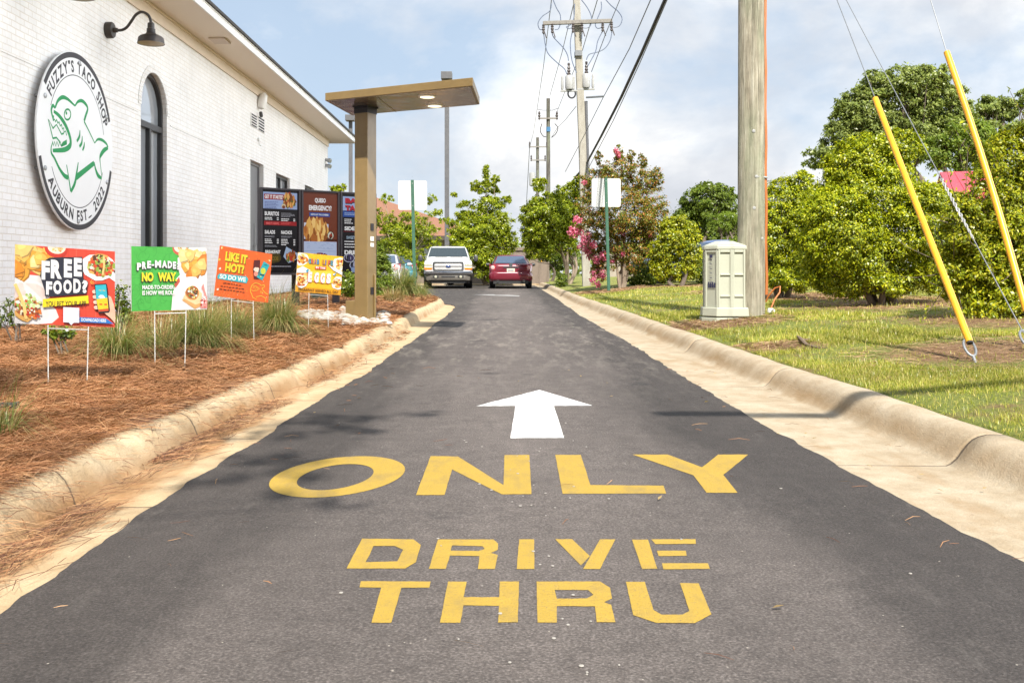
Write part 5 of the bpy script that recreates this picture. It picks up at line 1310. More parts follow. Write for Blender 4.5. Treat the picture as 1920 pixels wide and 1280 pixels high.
M_SBACK = pm('bare_aluminium_sign_back', (.50,.51,.51), (.46,.47,.47), 3, .45, metal=0, stretch=(6,1,.4))
M_YSLEEVE = pm('yellow_guy_guard', (.72,.36,.012), (.60,.28,.01), 5, .38, .06, 30, spec=.5)
M_GREYP = pm('grey_lamp_pole', (.085,.085,.09), (.11,.11,.115), 6, .55)

# wooden pole in the lawn
pp = G(1412, 592, zlawn); PX, PY = pp.x, pp.y+.1; PZ = zlawn(PX, PY)
PR = 24.2/F*PY
wp = thing('utility_pole', 'thick weathered wooden utility pole with orange cable beside the pedestal box', 'utility pole', (PX, PY, PZ))
mb = MB(); mb.tube([(PX, PY, PZ-.2), (PX, PY, PZ+.4), (PX+.0, PY, 5), (PX, PY, 12.5)], [PR*1.05, PR*1.04, PR*.98, PR*.8], 32)
mb.build('pole', M_WOOD, wp, True)
mb = MB(); off = PR+.012
pts = []
for k in range(40): z = PZ+.28+k*.25; pts.append((PX+off*(1-.018*k/3)+.006*math.sin(k*1.7), PY-.05, z))
mb.tube(pts, .012, 6); mb.tube([(x+.022, y+.02, z) for x, y, z in pts], .008, 6)
loop = [W(1436,566,PY-.05), W(1440,556,PY-.08), W(1453,540,PY-.12), W(1463,537,PY-.15), W(1462,548,PY-.18), W(1452,562,PY-.2), W(1446,577,PY-.22)]
mb.tube(loop, .011, 6); mb.build('orange_cable', M_ORANGE, wp, True)
mb = MB(); g = G(1446, 587, zlawn); mb.obox(g+Vector((0,0,.03)), (.04,.01,0), (-.01,.03,.01), (.005,0,.03)); mb.build('cable_end_cap', M_WTRIM, wp, bevel=.012)
mb = MB()
for (u, v) in ((1418,331),(1414,390),(1413,246),(1430,447)):
    p = W(u, v, PY-PR*.98); p.y = PY-math.sqrt(max(0, PR**2-(p.x-PX)**2)); mb.lathe([(.022,-.01),(.022,.008),(.01,.012)], p, (p.x-PX, p.y-PY, 0), 10)
p = W(1426, 331, PY-PR); mb.tube([(PX+PR*.25, PY-PR*.98, p.z), (PX+PR+.03, PY-.05, p.z)], .012, 6)
mb.build('bolts', M_PORC, wp, True)
# comms hardware high on the pole, out of the picture
mb = MB(); mb.box(PX-PR-.06, PX-PR*.9, PY-.05, PY+.05, 6.3, 6.6); mb.build('cable_clamp', M_GALV, wp)

# concrete pole with crossarm
CD = 35.0
def CP(u, v, dd=0.0): return W(u, v, CD+dd)
cb = CP(1100, 541); cz0 = zlawn(cb.x, CD)
cpo = thing('utility_pole', 'tall pale concrete power pole with wide crossarm and two white transformers', 'utility pole', (cb.x, CD, cz0))
mb = MB(); mb.tube([(cb.x, CD, cz0-.2), CP(1093,300), CP(1081,0), CP(1078,-90)], [.205,.19,.165,.155], 4)
pl = mb.build('pole', M_CPOLE, cpo, bevel=.03)
mb = MB(); a_, b_ = CP(1018,44,-.28), CP(1148,39.5,-.28); d_ = (b_-a_)/2
mb.obox((a_+b_)/2, d_, (0,.06,0), (0,0,.065)); arm = mb.build('crossarm', M_ARM, cpo, bevel=.008)
for u, v in ((1019,53),(1035.5,52),(1074.5,51),(1091,50),(1130,49),(1146.5,48)):
    mb = MB(); p = CP(u, v, -.34); mb.lathe([(.03,.13),(.055,.10),(.035,.06),(.06,.03),(.035,-.0),(.06,-.05),(.035,-.1),(.05,-.17),(.02,-.2)], p, (0,0,1), 10); mb.tube([p+Vector((.02,-.02,-.1)), p+Vector((.10,-.05,-.36))], .018, 6)
    mb.build('fuse_cutout', M_DKINS, arm, True)
for s_, (u, v) in ((-1,(1067,155)),(1,(1099,152))):
    mb = MB(); p = CP(u, v, -.25 if s_ < 0 else -.1)
    mb.lathe([(.02,.26),(.12,.24),(.14,.2),(.14,-.18),(.12,-.24),(.02,-.25)], p, (0,0,1), 18)
    tr = mb.build('transformer', M_PORC, cpo, True)
    mb = MB(); mb.lathe([(.05,.24),(.075,.3),(.04,.35),(.065,.4),(.038,.46),(.06,.5),(.032,.58),(.05,.62),(.04,.68)], p+Vector((s_*.01,0,0)), (0,0,1), 10); mb.build('bushing', M_DKINS, tr, True)
    mb = MB(); mb.lathe([(.03,-.26),(.05,-.2),(.05,.05),(.035,.1),(.045,.16),(.02,.24)], p+Vector((s_*.24,0,0)), (0,0,1), 8); mb.build('lightning_arrester', M_PORC, tr, True)
    mb = MB(); mb.obox(p+Vector((0,.02,-.29)), (.30,0,0), (0,.05,0), (0,0,.025)); mb.obox(p+Vector((s_*-.16,.08,0)), (.05,0,0), (0,.03,0), (0,0,.2)); mb.build('mount_bracket', M_PORC, tr)
mb = MB(); mb.box(cb.x-.42, cb.x-.18, CD-.22, CD+.2, CP(0,107).z, CP(0,97).z); mb.tube([CP(1099,183,-.2), CP(1132,181,-.6)], .035, 6); mb.build('steel_bracket', M_GALV, cpo)
mb = MB(); mb.tube([CP(1072+7*math.cos(R(a)), 176+8*math.sin(R(a)), -.25) for a in range(0, 361, 20)], .03, 6); mb.build('cable_coil', M_CABLE, cpo, True)
mb = MB(); mb.tube([CP(1099,190,-.1), CP(1103,330,-.1), CP(1104,420,-.1)], .055, 8); mb.build('riser_conduit', M_GREYP, cpo, True)
def cv(pts, n=8):
    q = [(x, y, 0) for x, y in pts]; return [(a, b) for a, b, _ in spl(q, n)]
mb = MB()
s_ = 1/5.333
for c in ([(180,40),(165,110),(90,165),(48,230),(60,290),(90,300)], [(198,0),(230,80),(268,150),(270,230),(250,290),(215,298)], [(480,0),(540,80),(580,170),(575,250),(540,280),(500,280)], [(678,20),(680,90),(640,190),(620,250),(640,285),(680,280)], [(725,0),(780,60),(850,120),(888,190),(860,260),(800,277)],
          [(100,310),(120,450),(150,540),(240,630),(310,690),(335,745)], [(190,300),(200,370),(300,480),(340,550),(352,610)], [(395,300),(370,430),(385,600),(432,730)], [(695,310),(645,410),(620,520),(545,660)], [(788,300),(770,400),(720,480),(650,520),(560,545),(530,600)], [(490,280),(485,390)], [(413,40),(405,180),(370,250),(332,270),(350,288),(385,280)]):
    mb.tube([CP(1000+x*s_, y*s_, -.3) for x, y in cv(c)], .017, 5)
mb.build('jumper_wires', M_BLUEW, cpo, True)

def far_pole(label, d, u, vt, vb_, w_px, arms, wood, extra=None):
    b0 = W(u, vb_, d); g = zr(d)+.15
    o = thing('utility_pole', label, 'utility pole', (b0.x, d, g)); r = w_px/2/F*d
    mb = MB(); mb.tube([(b0.x, d, g-.2), (b0.x, d, W(u, vt, d).z)], [r*1.15, r*.92], 14); mb.build('pole', wood, o, True)
    for (ua, ub, v) in arms:
        mb = MB(); a_, b_ = W(ua, v, d), W(ub, v, d); mb.obox((a_+b_)/2+Vector((0,-r-.05,0)), (b_-a_)/2, (0,.05,0), (0,0,.055)); ar = mb.build('crossarm', M_ARM, o)
        mb = MB()
        for q in (a_, b_): mb.lathe([(.05,-.15),(.09,-.1),(.05,0),(.1,.12),(.05,.2),(.09,.3),(.03,.45)], q+Vector((0,-r-.05,.06)), (0,0,1), 8)
        mb.build('insulators', M_DKINS, ar, True)
    if extra: extra(o, b0.x, d, r)
    return o
def ex2(o, x, d, r):
    mb = MB(); p = W(1027, 243, d); mb.box(x-r-.01, x+r+.01, d-r-.03, d-r+.02, p.z-.16, p.z+.16); mb.build('blue_tag', flat((90,150,200)), o)
    mb = MB()
    for c in ([(1016,232),(1013,245),(1018,255),(1024,257)], [(1040,232),(1046,240),(1042,251),(1034,258)]): mb.tube([W(a, b, d-.3) for a, b in cv(c)], .03, 5)
    mb.tube([W(1007,205,d), W(1018,207,d), W(1036,207,d), W(1047,203,d)], .018, 5); mb.build('jumper_wires', M_CABLE, o, True)
def ex3(o, x, d, r):
    mb = MB(); p = W(998, 338, d); mb.lathe([(.03,.8),(.28,.72),(.3,.6),(.3,-.5),(.1,-.62)], p, (0,0,1), 14); mb.build('transformer', M_PORC, o, True)
    mb = MB(); mb.tube([p+Vector((.2,0,.3)), (x, d, p.z+.3)], .05, 6); mb.build('bracket', M_GALV, o)
far_pole('dark wooden power pole with short crossarm behind the concrete pole', 70, 1028, 185, 520, 7.5, [(1011,1044,223)], M_WOOD2, ex2)
far_pole('most distant wooden power pole, with two crossarms and a grey transformer', 98, 1008, 258, 510, 6, [(993,1025,276),(996,1022,301)], M_WOOD2, ex3)

# overhead wires, each span one thing
def wire(name, label, pts, r, m, sag=0.0, group='overhead wires along the pole line'):
    a, b = Vector(pts[0]), Vector(pts[-1]); q = []
    if len(pts) == 2:
        for k in range(25):
            s = k/24; p = a.lerp(b, s); p.z -= sag*4*s*(1-s); q.append(p)
    else: q = pts
    mb = MB(); mb.tube(q, r, 6); return tag(mb.build(name, m, None, True), label, 'overhead wire', group)
near_top = Vector((PX-.3, PY, 6.45))
def ext(pA, pB, y):   # carry the straight line pA-pB on to depth y
    s = (y-pA.y)/(pB.y-pA.y); return pA+(pB-pA)*s
A1, B1 = W(1100, 306, 35), W(1247, 0, 18.2)
wire('overhead_cable', 'thick black overhead cable, heaviest of the lines rising to the top edge', [W(1060,357,46), A1, W(1127,256,29.5), W(1165,182,24.5), W(1203,100,21), B1, ext(A1, B1, 13.5), ext(A1, B1, 4)], .034, M_CABLE)
A2, B2 = W(1098, 326, 35), W(1251, 0, 18.0)
wire('overhead_cable', 'thin wire just right of and parallel to the thick black overhead cable', [A2, W(1150,226,27), W(1200,118,21.5), B2, ext(A2, B2, 6)], .010, M_THIN)
A3, B3 = W(1060, 322, 40), W(1220, 0, 19)
wire('overhead_cable', 'thin wire running left of the thick black overhead cable past the crossarm bracket', [A3, W(1100,245,33), W(1131,183,29), W(1180,92,23), B3, ext(A3, B3, 8)], .011, M_THIN)
wire('overhead_wire', 'leftmost power line from the concrete pole top to the dark wooden pole', [W(1035,-8,35), W(1019,125,52), W(1007,205,70), W(1000,250,84), W(993,276,98)], .016, M_THIN)
wire('overhead_wire', 'power line reaching the very tip of the dark wooden pole', [W(1079,-6,35), W(1054,98,50), W(1031,180,70)], .016, M_THIN)
wire('overhead_wire', 'power line crossing behind the concrete pole toward the dark pole crossarm', [W(1122,-6,35), W(1092,95,45), W(1062,165,58), W(1047,203,70), W(1041,219,72)], .016, M_THIN)
wire('overhead_wire', 'rightmost power line passing the right end of the wide crossarm', [W(1163,-2,33), W(1136,63,34), W(1109,135,35)], .013, M_THIN)
wire('overhead_wire', 'slack low wire between the dark wooden pole and the concrete pole', [W(1080,200,35), W(1060,225,48), W(1045,240,60), W(1034,258,70)], .014, M_THIN)
wire('overhead_wire', 'faint wire dropping left of the most distant pole toward the trees', [W(993,276,98), W(990,330,104), W(986,400,112), W(983,440,120)], .03, M_THIN)

# road signs seen from behind
def sign_back(label, d, u0, u1, v0, v1, up_t, up_b, vb, zf):
    a, b = W(u0, v1, d), W(u1, v0, d); pt, pb = W(up_t, v0-1, d), W(up_b, vb, d); g = zf(pb.x, d)
    o = thing('road_sign', label, 'road sign', (pb.x, d, g), group='road signs seen from behind')
    mb = MB(); hx, hz = (b.x-a.x)/2, (b.z-a.z)/2; cx, cz_ = (a.x+b.x)/2, (a.z+b.z)/2
    q = rrect(cx, hx, cz_-hz, cz_+hz, .06, d+.02, 5); mb.prism(q, (0,.004,0)); mb.build('sign_panel', M_SBACK, o)
    dn = Vector((pb.x, d, g-.2)); ax = (pt-dn); L_ = ax.length; ax.normalize(); rt = ax.cross(Vector((0,1,0))).normalized()
    mb = MB(); c = (pt+dn)/2
    mb.obox(c+Vector((0,-.012,0)), rt*.022, Vector((0,.004,0)), ax*(L_/2))
    for s_ in (-1, 1): mb.obox(c+rt*s_*.026+Vector((0,.0,0)), rt*.004, Vector((0,.017,0)), ax*(L_/2)); mb.obox(c+rt*s_*.037+Vector((0,.013,0)), rt*.0068, Vector((0,.003,0)), ax*(L_/2))
    po = mb.build('post', M_GPOST, o)
    mb = MB()
    for k in range(int(L_/.1)): mb.obox(dn+ax*(.3+.1*k)+Vector((0,-.0165,0)), rt*.004, Vector((0,.0004,0)), ax*.004)
    mb.build('post_holes', M_BLKP, po)
    mb = MB()
    for f_ in (.12, .88): mb.lathe([(.012,0),(.012,.008),(.005,.01)], pt+ax*(-(b.z-a.z)*f_)+Vector((0,-.016,0)), (0,-1,0), 8)
    mb.build('sign_bolts', M_PORC, po, True)
    return o
sign_back('blank back of a square road sign on green post in the left planting bed', 28, 746.5, 800.5, 338.5, 393.5, 773, 778, 540, zbed)
sign_back('blank back of a square road sign on green post before the pink flowering shrub', 28, 1109.5, 1164, 334.5, 388, 1136, 1142, 545, zlawn)

# parking lot lamps
def lot_lamp(label, d, u, vt, head):
    x = W(u, 0, d).x; g = zr(d); zt_ = W(u, vt, d).z
    o = thing('parking_lot_lamp', label, 'lamp post', (x, d, g), group='parking lot lamps')
    mb = MB(); mb.box(x-.11, x+.11, d-.11, d+.11, g+.7, zt_); mb.build('pole', M_GREYP, o, bevel=.01)
    mb = MB(); mb.lathe([(.3,-.1),(.3,.7),(.28,.74)], (x, d, g), (0,0,1), 20); mb.build('footing', M_CPOLE, o, True)
    mb = MB(); mb.box(x-.27, x+.27, d-.5, d+.15, zt_, zt_+.36); mb.box(x-.05, x+.05, d-.1, d+.1, zt_-.1, zt_); mb.build('lamp_head', M_GREYP, o, bevel=.015)
lot_lamp('tall grey parking lot lamp with boxy head above the order canopy', 50, 838, 151, True)
lot_lamp('grey lamp pole rising behind the restaurant corner and the canopy post', 62, 657.5, 228, True)

# down guys
def guy(label, anchor, sleeve, top, wire_r=.0042, bend=0.0, grip=None):
    o = thing('guy_wire', label, 'guy wire', tuple(anchor), group='guy wires of the wooden pole')
    anchor = Vector(anchor); top = Vector(top)
    ax = (top-anchor).normalized()
    pts = [anchor+Vector((0,0,-.12)), anchor+ax*.05]
    mb = MB(); mb.tube([anchor-ax*.25, anchor+ax*.06], .011, 8)
    c = anchor+ax*.13; rt = ax.cross(Vector((0,1,0))).normalized()
    ey = [c+rt*(.038*math.sin(R(a)))*(1 if True else 1)-ax*(.075*math.cos(R(a))) for a in range(0, 361, 20)]
    mb.tube(ey, .0095, 8); mb.build('anchor_eye', M_GALV, o, True)
    if sleeve:
        p0, p1 = Vector(sleeve[0]), Vector(sleeve[1]); q = []
        for k in range(13):
            s = k/12; p = p0.lerp(p1, s); bd = Vector((bend*math.sin(math.pi*s), 0, 0)); q.append(p+bd)
        mb = MB(); mb.tube(q, .026, 14); sl = mb.build('guard_sleeve', M_YSLEEVE, o, True)
        mb = MB(); n0 = (q[1]-q[0]).normalized(); mb.tube([q[0]-n0*.012, q[0]+n0*.006], .022, 12); mb.build('sleeve_mouth', M_BLKP, sl)
        mb = MB(); mb.tube([anchor+ax*.2]+[q[0], q[6], q[12]]+[top], wire_r, 6); mb.build('strand', M_GALV, o, True)
    else:
        mb = MB(); mb.tube([anchor+ax*.18, top], wire_r, 6); mb.build('strand', M_GALV, o, True)
        if grip:
            g0, g1 = grip; mb = MB(); L_ = (top-anchor); q1, q2 = [], []
            e1 = ax.orthogonal().normalized(); e2 = ax.cross(e1)
            for k in range(60):
                s = g0+(g1-g0)*k/59; p = anchor+L_*s; a = k*.62
                w_ = .004+.006*min(1, k/25)
                q1.append(p+(e1*math.cos(a)+e2*math.sin(a))*w_); q2.append(p-(e1*math.cos(a)+e2*math.sin(a))*w_)
            mb.tube(q1, .0055, 6); mb.tube(q2, .0055, 6); mb.build('preformed_grip', M_PORC, o, True)
    return o
def on_line(P0, u, x_end, y_end):        # point where the ground plan line P0 -> (x_end, y_end) crosses column u
    k = (u-U0)/F; dx, dy = x_end-P0.x, y_end-P0.y
    t_ = (P0.x-k*P0.y)/(k*dy-dx); return t_, P0.x+dx*t_, P0.y+dy*t_
a1 = G(1829, 679, zlawn); b1 = W(1818, 641, a1.y+.10); t1 = W(1641, 185, a1.y+1.83); dd = (t1-b1)
guy('left yellow sleeved guy wire anchored in the lawn by an eye bolt', a1, (b1, t1), t1+dd*((PY-t1.y)/dd.y)*.97)
a2 = Vector((3.83, 7.2, zlawn(3.83, 7.2))); 
t_, x_, y_ = on_line(a2, 1760, PX, PY); z_ = H-(330-V0)/F*y_; dz_ = (z_-a2.z)/t_
guy('bare middle guy wire with a twisted grip between the two yellow sleeves', a2, None, (PX, PY-.1, a2.z+dz_), .0045, 0, (t_*.60, t_*.98))
a3 = Vector((3.95, 7.25, zlawn(3.95, 7.25)))
t_, x_, y_ = on_line(a3, 1775, PX, PY); s1_ = Vector((x_, y_, H-(98-V0)/F*y_))
t_, x_, y_ = on_line(a3, 1921, PX, PY); s0_ = Vector((x_, y_, H-(572-V0)/F*y_)); dd = s1_-s0_
a3 = s0_-dd.normalized()*max(.1, (s0_.z-a3.z)/dd.normalized().z); s00 = s0_-dd.normalized()*max(.05, (s0_.z-a3.z)/dd.normalized().z-.3)
guy('right yellow sleeved guy wire, slightly bowed, running off the right edge', a3, (s00, s1_), s1_+dd*((PY-s1_.y)/dd.y), .0045, .025)
# bits lying on the lawn: a dead root
p = G(1500, 640, zlawn)
mb = MB(); mb.tube([G(1496,636,zlawn)+Vector((0,0,.03)), G(1503,643,zlawn)+Vector((0,0,.035)), G(1512,650,zlawn)+Vector((0,0,.02)), G(1535,655,zlawn)+Vector((0,0,.015)), G(1552,652,zlawn)], [.012,.016,.015,.011,.006], 6); mb.tube([G(1503,643,zlawn)+Vector((0,0,.03)), G(1520,641,zlawn)+Vector((0,0,.03))], [.010,.004], 6)
tag(mb.build('dead_root', pm('grey_brown_root', (.20,.14,.09), (.13,.09,.06), 40, .9), None, True), 'gnarled dead root lying on the lawn in front of the wooden pole', 'root')

# added post, out of view; its arm lays a shadow bar across the lane
lx, ly_ = 3.9, 2.45
o = thing('shadow_caster_post', 'added post with a straight arm, out of view, casting the shadow bar on the lane', 'shadow caster', (lx, ly_, zlawn(lx, ly_)))
mb = MB(); mb.tube([(lx, ly_, 0), (lx, ly_, 4.55)], [.07,.055], 14); mb.build('pole', M_GREYP, o, True)
mb = MB(); mb.tube([(lx, ly_, 4.4), (1.33, ly_, 4.4)], .078, 12); mb.build('arm', M_GREYP, o, True)
# ------------------------------------------------------------------ vegetation
def unit(n, rng):
    v = rng.normal(size=(n, 3)); return v/np.linalg.norm(v, axis=1, keepdims=True)
def leaves_mesh(name, P, N, L, Wd, rng, droop=0.25, up=0.5):
    """diamond leaves at P facing roughly N"""
    n = len(P)
    nr = N+np.array([0, 0, up])+rng.normal(size=(n, 3))*.55; nr /= np.linalg.norm(nr, axis=1, keepdims=True)
    t_ = rng.normal(size=(n, 3))+N*.7; t_[:, 2] -= droop
    t_ -= nr*(t_*nr).sum(1, keepdims=True); t_ /= np.linalg.norm(t_, axis=1, keepdims=True)+1e-9
    s = np.cross(nr, t_)
    l = (L*rng.uniform(.65, 1.3, n))[:, None]; w = (Wd*rng.uniform(.7, 1.25, n))[:, None]
    V = np.empty((n, 4, 3)); V[:, 0] = P; V[:, 1] = P+t_*l*.45+s*w*.5; V[:, 2] = P+t_*l; V[:, 3] = P+t_*l*.45-s*w*.5
    V[:, 2] -= nr*l*.12
    return fast_mesh(name, V.reshape(-1, 3), np.arange(4*n).reshape(-1, 4))
M_BARK = pm('grey_brown_bark', (.16,.125,.095), (.09,.07,.055), 22, .9, .6, 40, stretch=(1,1,.3))
M_BARKP = pm('pale_smooth_bark', (.30,.235,.17), (.19,.145,.105), 14, .8, .4, 30, stretch=(1,1,.3))
def clump_points(blobs, n, rng, nsub, sub, shell, fill=0.0):
    """blobs: (x, y, z, rx, ry, rz); leaves gather in small clumps near each blob's skin"""
    vol = np.array([b[3]*b[5] for b in blobs]); cnt = np.maximum(1, (n*vol/vol.sum())).astype(int)
    Ps, Ns, tips = [], [], []
    for b, c in zip(blobs, cnt):
        C_ = np.array(b[:3]); Rr = np.array(b[3:])
        k = max(5, int(nsub*(b[3]*b[5]/vol.max())**.7))
        d = unit(k, rng); rad = shell+(1-shell)*rng.random(k)**.6
        cs = C_+d*Rr*rad[:, None]; rs = Rr.mean()*sub*rng.uniform(.55, 1.35, k)
        pick = rng.choice(k, c, p=rs**2/(rs**2).sum())
        e = unit(c, rng); q = np.minimum(1.75, np.abs(rng.normal(0, .62, c))+.12)
        P = cs[pick]+e*(rs[pick]*q)[:, None]*np.array([1.1, 1.1, .72]); N = e*.6+(P-C_)/Rr*.6
        Ps.append(P); Ns.append(N); tips += [tuple(x) for x in cs]
        if fill:
            c2 = int(c*fill); e = unit(c2, rng); Ps.append(C_+e*Rr*(rng.random(c2)**.4*.86)[:, None]); Ns.append(e)
    return np.concatenate(Ps), np.concatenate(Ns), tips
def plant(name, label, cat, d, base, blobs, n, leaf, m, bark=None, stems=3, stem_r=.05, zf=zlawn, nsub=26, sub=.34, shell=.45, seed=1, group=None, depth=.85, droop=.25, spread=.15, extra=None, up=.5, limbs=True, fill=0.0):
    rng = np.random.default_rng(seed); rd = random.Random(seed)
    k = d/F
    b0 = W(base[0], base[1], d); g = zf(b0.x, d) if zf else b0.z
    o = thing(name, label, cat, (b0.x, d, g), group=group)
    B = []
    mr = np.mean([b[2] for b in blobs])*k
    for i, (u, v, ru, rv) in enumerate(blobs):
        c = W(u, v, d); ry = depth*(ru+rv)/2*k
        B.append((c.x, d+rd.uniform(-.55, .55)*mr*depth, c.z, ru*k, ry, rv*k))
    P, N, tips = clump_points(B, n, rng, nsub, sub, shell, fill)
    keep = P[:, 2] > g+.02
    me = leaves_mesh('crown', P[keep], N[keep], leaf[0], leaf[1], rng, droop, up)
    cr = mesh_obj('crown', me, m, o)
    if stems:
        mb = MB()
        order = sorted(B, key=lambda b: -b[3]*b[5])
        for s in range(stems):
            tgt = order[s % len(order)]
            a = 2*math.pi*s/stems+rd.uniform(-.4, .4); off = Vector((math.cos(a), math.sin(a), 0))*stem_r*(1.2 if stems > 1 else 0)
            p0 = Vector((b0.x, d, g-.06))+off; p3 = Vector(tgt[:3])
            hh = (p3.z-p0.z)
            p1 = p0+Vector((off.x*2+rd.uniform(-spread,spread)*hh*.3, off.y*2+rd.uniform(-spread,spread)*hh*.3, hh*.35)); p2 = p0.lerp(p3, .7)+Vector((rd.uniform(-.1,.1)*hh, rd.uniform(-.1,.1)*hh, hh*.08))
            pts = [Vector(q) for q in spl([tuple(p0), tuple(p1), tuple(p2), tuple(p3)], 5)]
            mb.tube(pts, [stem_r*(1-.75*i/(len(pts)-1)) for i in range(len(pts))], 8)
            if s == 0: main = pts
        if limbs:
            for tip in rd.sample(tips, min(len(tips), 46)):
                tb = min(B, key=lambda b: (b[0]-tip[0])**2+(b[1]-tip[1])**2+(b[2]-tip[2])**2)
                q0 = Vector((b0.x, d, g)).lerp(Vector(tb[:3]), rd.uniform(.55, .95)); t_ = Vector(tip); mid = q0.lerp(t_, .5)+Vector((0, 0, -.06*(t_-q0).length))
                mb.tube([q0, mid, t_], [stem_r*.30, stem_r*.2, stem_r*.07], 5)
        mb.build('trunk', bark or M_BARK, o, True)
    if extra: extra(o, rng, B)
    return o
# leaf colours
L_BIG = leafm('glossy_shrub_leaf', [(0.080,0.121,0.004),(0.166,0.228,0.006),(0.329,0.373,0.007),(0.522,0.529,0.010),(0.193,0.255,0.006),(0.665,0.630,0.016)], .30, .03, .4)
L_YEL = leafm('golden_shrub_leaf', [(0.096,0.146,0.005),(0.255,0.306,0.009),(0.459,0.444,0.013),(0.166,0.215,0.007),(0.567,0.500,0.018)], .30, .03, .4)
L_LIME = leafm('lime_tree_leaf', [(0.091,0.143,0.010),(0.243,0.305,0.014),(0.377,0.416,0.020),(0.158,0.221,0.012),(0.510,0.494,0.030)], .40, .02)
L_MID = leafm('mid_green_leaf', [(0.067,0.108,0.018),(0.128,0.179,0.024),(0.202,0.252,0.033),(0.090,0.144,0.020)], .35, .02)
L_OAK = leafm('oak_leaf', [(0.118,0.160,0.043),(0.205,0.253,0.062),(0.304,0.347,0.085),(0.156,0.208,0.048)], .32, .02)
L_LIGHT = leafm('light_green_leaf', [(0.108,0.174,0.025),(0.186,0.258,0.035),(0.252,0.312,0.045)], .4, .02)
L_CRAPE = leafm('crape_myrtle_leaf', [(0.078,0.106,0.015),(0.155,0.190,0.021),(0.414,0.141,0.046),(0.113,0.147,0.019),(0.190,0.211,0.024),(0.517,0.211,0.066),(0.207,0.232,0.026),(0.129,0.169,0.020),(0.103,0.141,0.018)], .3, .02)
L_HEDGE = leafm('dark_hedge_leaf', [(0.045,0.080,0.008),(0.090,0.138,0.010),(0.150,0.203,0.014),(0.240,0.275,0.018)], .25, .03)
L_CON = leafm('conifer_scale', [(0.070,0.115,0.010),(0.140,0.203,0.016),(0.238,0.297,0.022)], .2, .02, .5)
L_PINK = leafm('pink_blossom', [(0.600,0.100,0.200),(0.600,0.200,0.300),(0.550,0.070,0.160),(0.600,0.320,0.380)], .3, .02)

plant('round_shrub', 'large round glossy green shrub, biggest in the lawn, behind the left yellow guy guard', 'shrub', 14.0, (1652,572),
      [(1640,395,104,104),(1646,300,78,58),(1566,430,74,84),(1716,430,66,84),(1640,490,132,54),(1694,272,46,32),(1598,310,50,46),(1752,470,36,48),(1518,480,32,48),(1640,532,124,26),(1540,410,40,40),(1740,380,34,40)], 130000, (.042,.021), L_BIG, stems=6, stem_r=.055, nsub=150, sub=.17, shell=.80, seed=2, fill=.35)
plant('round_shrub', 'narrower green shrub between the wooden pole and the biggest round shrub', 'shrub', 17.2, (1468,553),
      [(1466,385,36,52),(1448,445,34,60),(1502,440,44,70),(1476,500,44,34),(1520,385,30,46),(1495,345,24,24),(1485,520,60,24)], 52000, (0.045,0.022), L_BIG, stems=5, stem_r=.05, nsub=110, sub=.18, shell=.76, seed=3, fill=.3)
def sprouts(o, rng, B):
    mb = MB(); Ps = []; rd = random.Random(5)
    for k in range(70):
        b = rd.choice(B); a = Vector((rd.uniform(-1,1), rd.uniform(-1,.4), rd.uniform(-.5,1))).normalized()
        p0 = Vector((b[0]+a.x*b[3]*.8, b[1]+a.y*b[4]*.8, b[2]+a.z*b[5]*.8)); L_ = rd.uniform(.25, .55)
        p1 = p0+a*L_*.6+Vector((0,0,.05)); p2 = p0+a*L_+Vector((0,0,.12))
        mb.tube([p0, p1, p2], [.006,.004,.002], 4)
        for q in range(16): s = q/15; c = p0.lerp(p2, s); Ps.append((c.x+rd.uniform(-.03,.03), c.y+rd.uniform(-.03,.03), c.z+rd.uniform(-.02,.03)))
    mb.build('sprout_stems', M_BARK, o)
    Ps = np.array(Ps); mesh_obj('sprout_leaves', leaves_mesh('sprout_leaves', Ps, unit(len(Ps), rng), .06, .026, rng), L_YEL, o)
plant('round_shrub', 'loose yellow green shrub at the right edge behind the right guy guard', 'shrub', 10.6, (1925,600),
      [(1880,320,62,70),(1868,400,74,70),(1925,460,86,90),(1838,470,56,62),(1935,260,46,56),(1960,370,70,100),(1850,535,60,40),(1930,545,90,40),(1820,545,44,26),(1800,420,40,60),(1790,500,40,50),(1900,570,110,40)], 90000, (0.040,0.019), L_YEL, stems=5, stem_r=.05, nsub=120, sub=.19, shell=.6, seed=4, fill=.35, extra=sprouts)
plant('small_tree', 'small golden leaved tree standing on the lawn left of the pedestal box', 'tree', 28.0, (1271,537),
      [(1272,438,38,36),(1246,468,30,28),(1294,470,30,34),(1268,505,46,24),(1262,420,24,18),(1240,500,22,20)], 18600, (0.072,0.039), L_YEL, stems=2, stem_r=.07, nsub=90, sub=.19, shell=.66, seed=5, fill=.3)
def blossoms(pxs, d):
    def f(o, rng, B):
        Ps, Ns = [], []; rd = random.Random(9)
        for (u, v, r) in pxs:
            c = W(u, v, d-rd.uniform(.5, 1.3)); rr = r/F*d; n = int(34*r*r/30)+18
            e = unit(n, rng); Ps.append(np.array(c)+e*rr*rng.random((n, 1))**.4); Ns.append(e)
        P = np.concatenate(Ps); mesh_obj('blossoms', leaves_mesh('blossoms', P, np.concatenate(Ns), .065, .055, rng, 0, .3), L_PINK, o)
    return f
PINK = [(1082,412,9),(1075,436,11),(1088,432,9),(1096,450,10),(1090,462,8),(1100,470,9),(1112,458,8),(1108,478,10),(1118,486,9),(1132,478,9),(1122,498,9),(1115,512,9),(1130,515,8),(1112,526,7),(1122,532,6),(1098,448,9),(1104,440,7),(1212,359,6),(1160,292,4),(1134,362,5),(1096,342,5),(1163,434,5),(1169,437,5),(1218,437,5),(1155,485,4),(1150,490,4),(1168,476,4),(1156,283,4),(1072,428,6),(1110,415,5)]
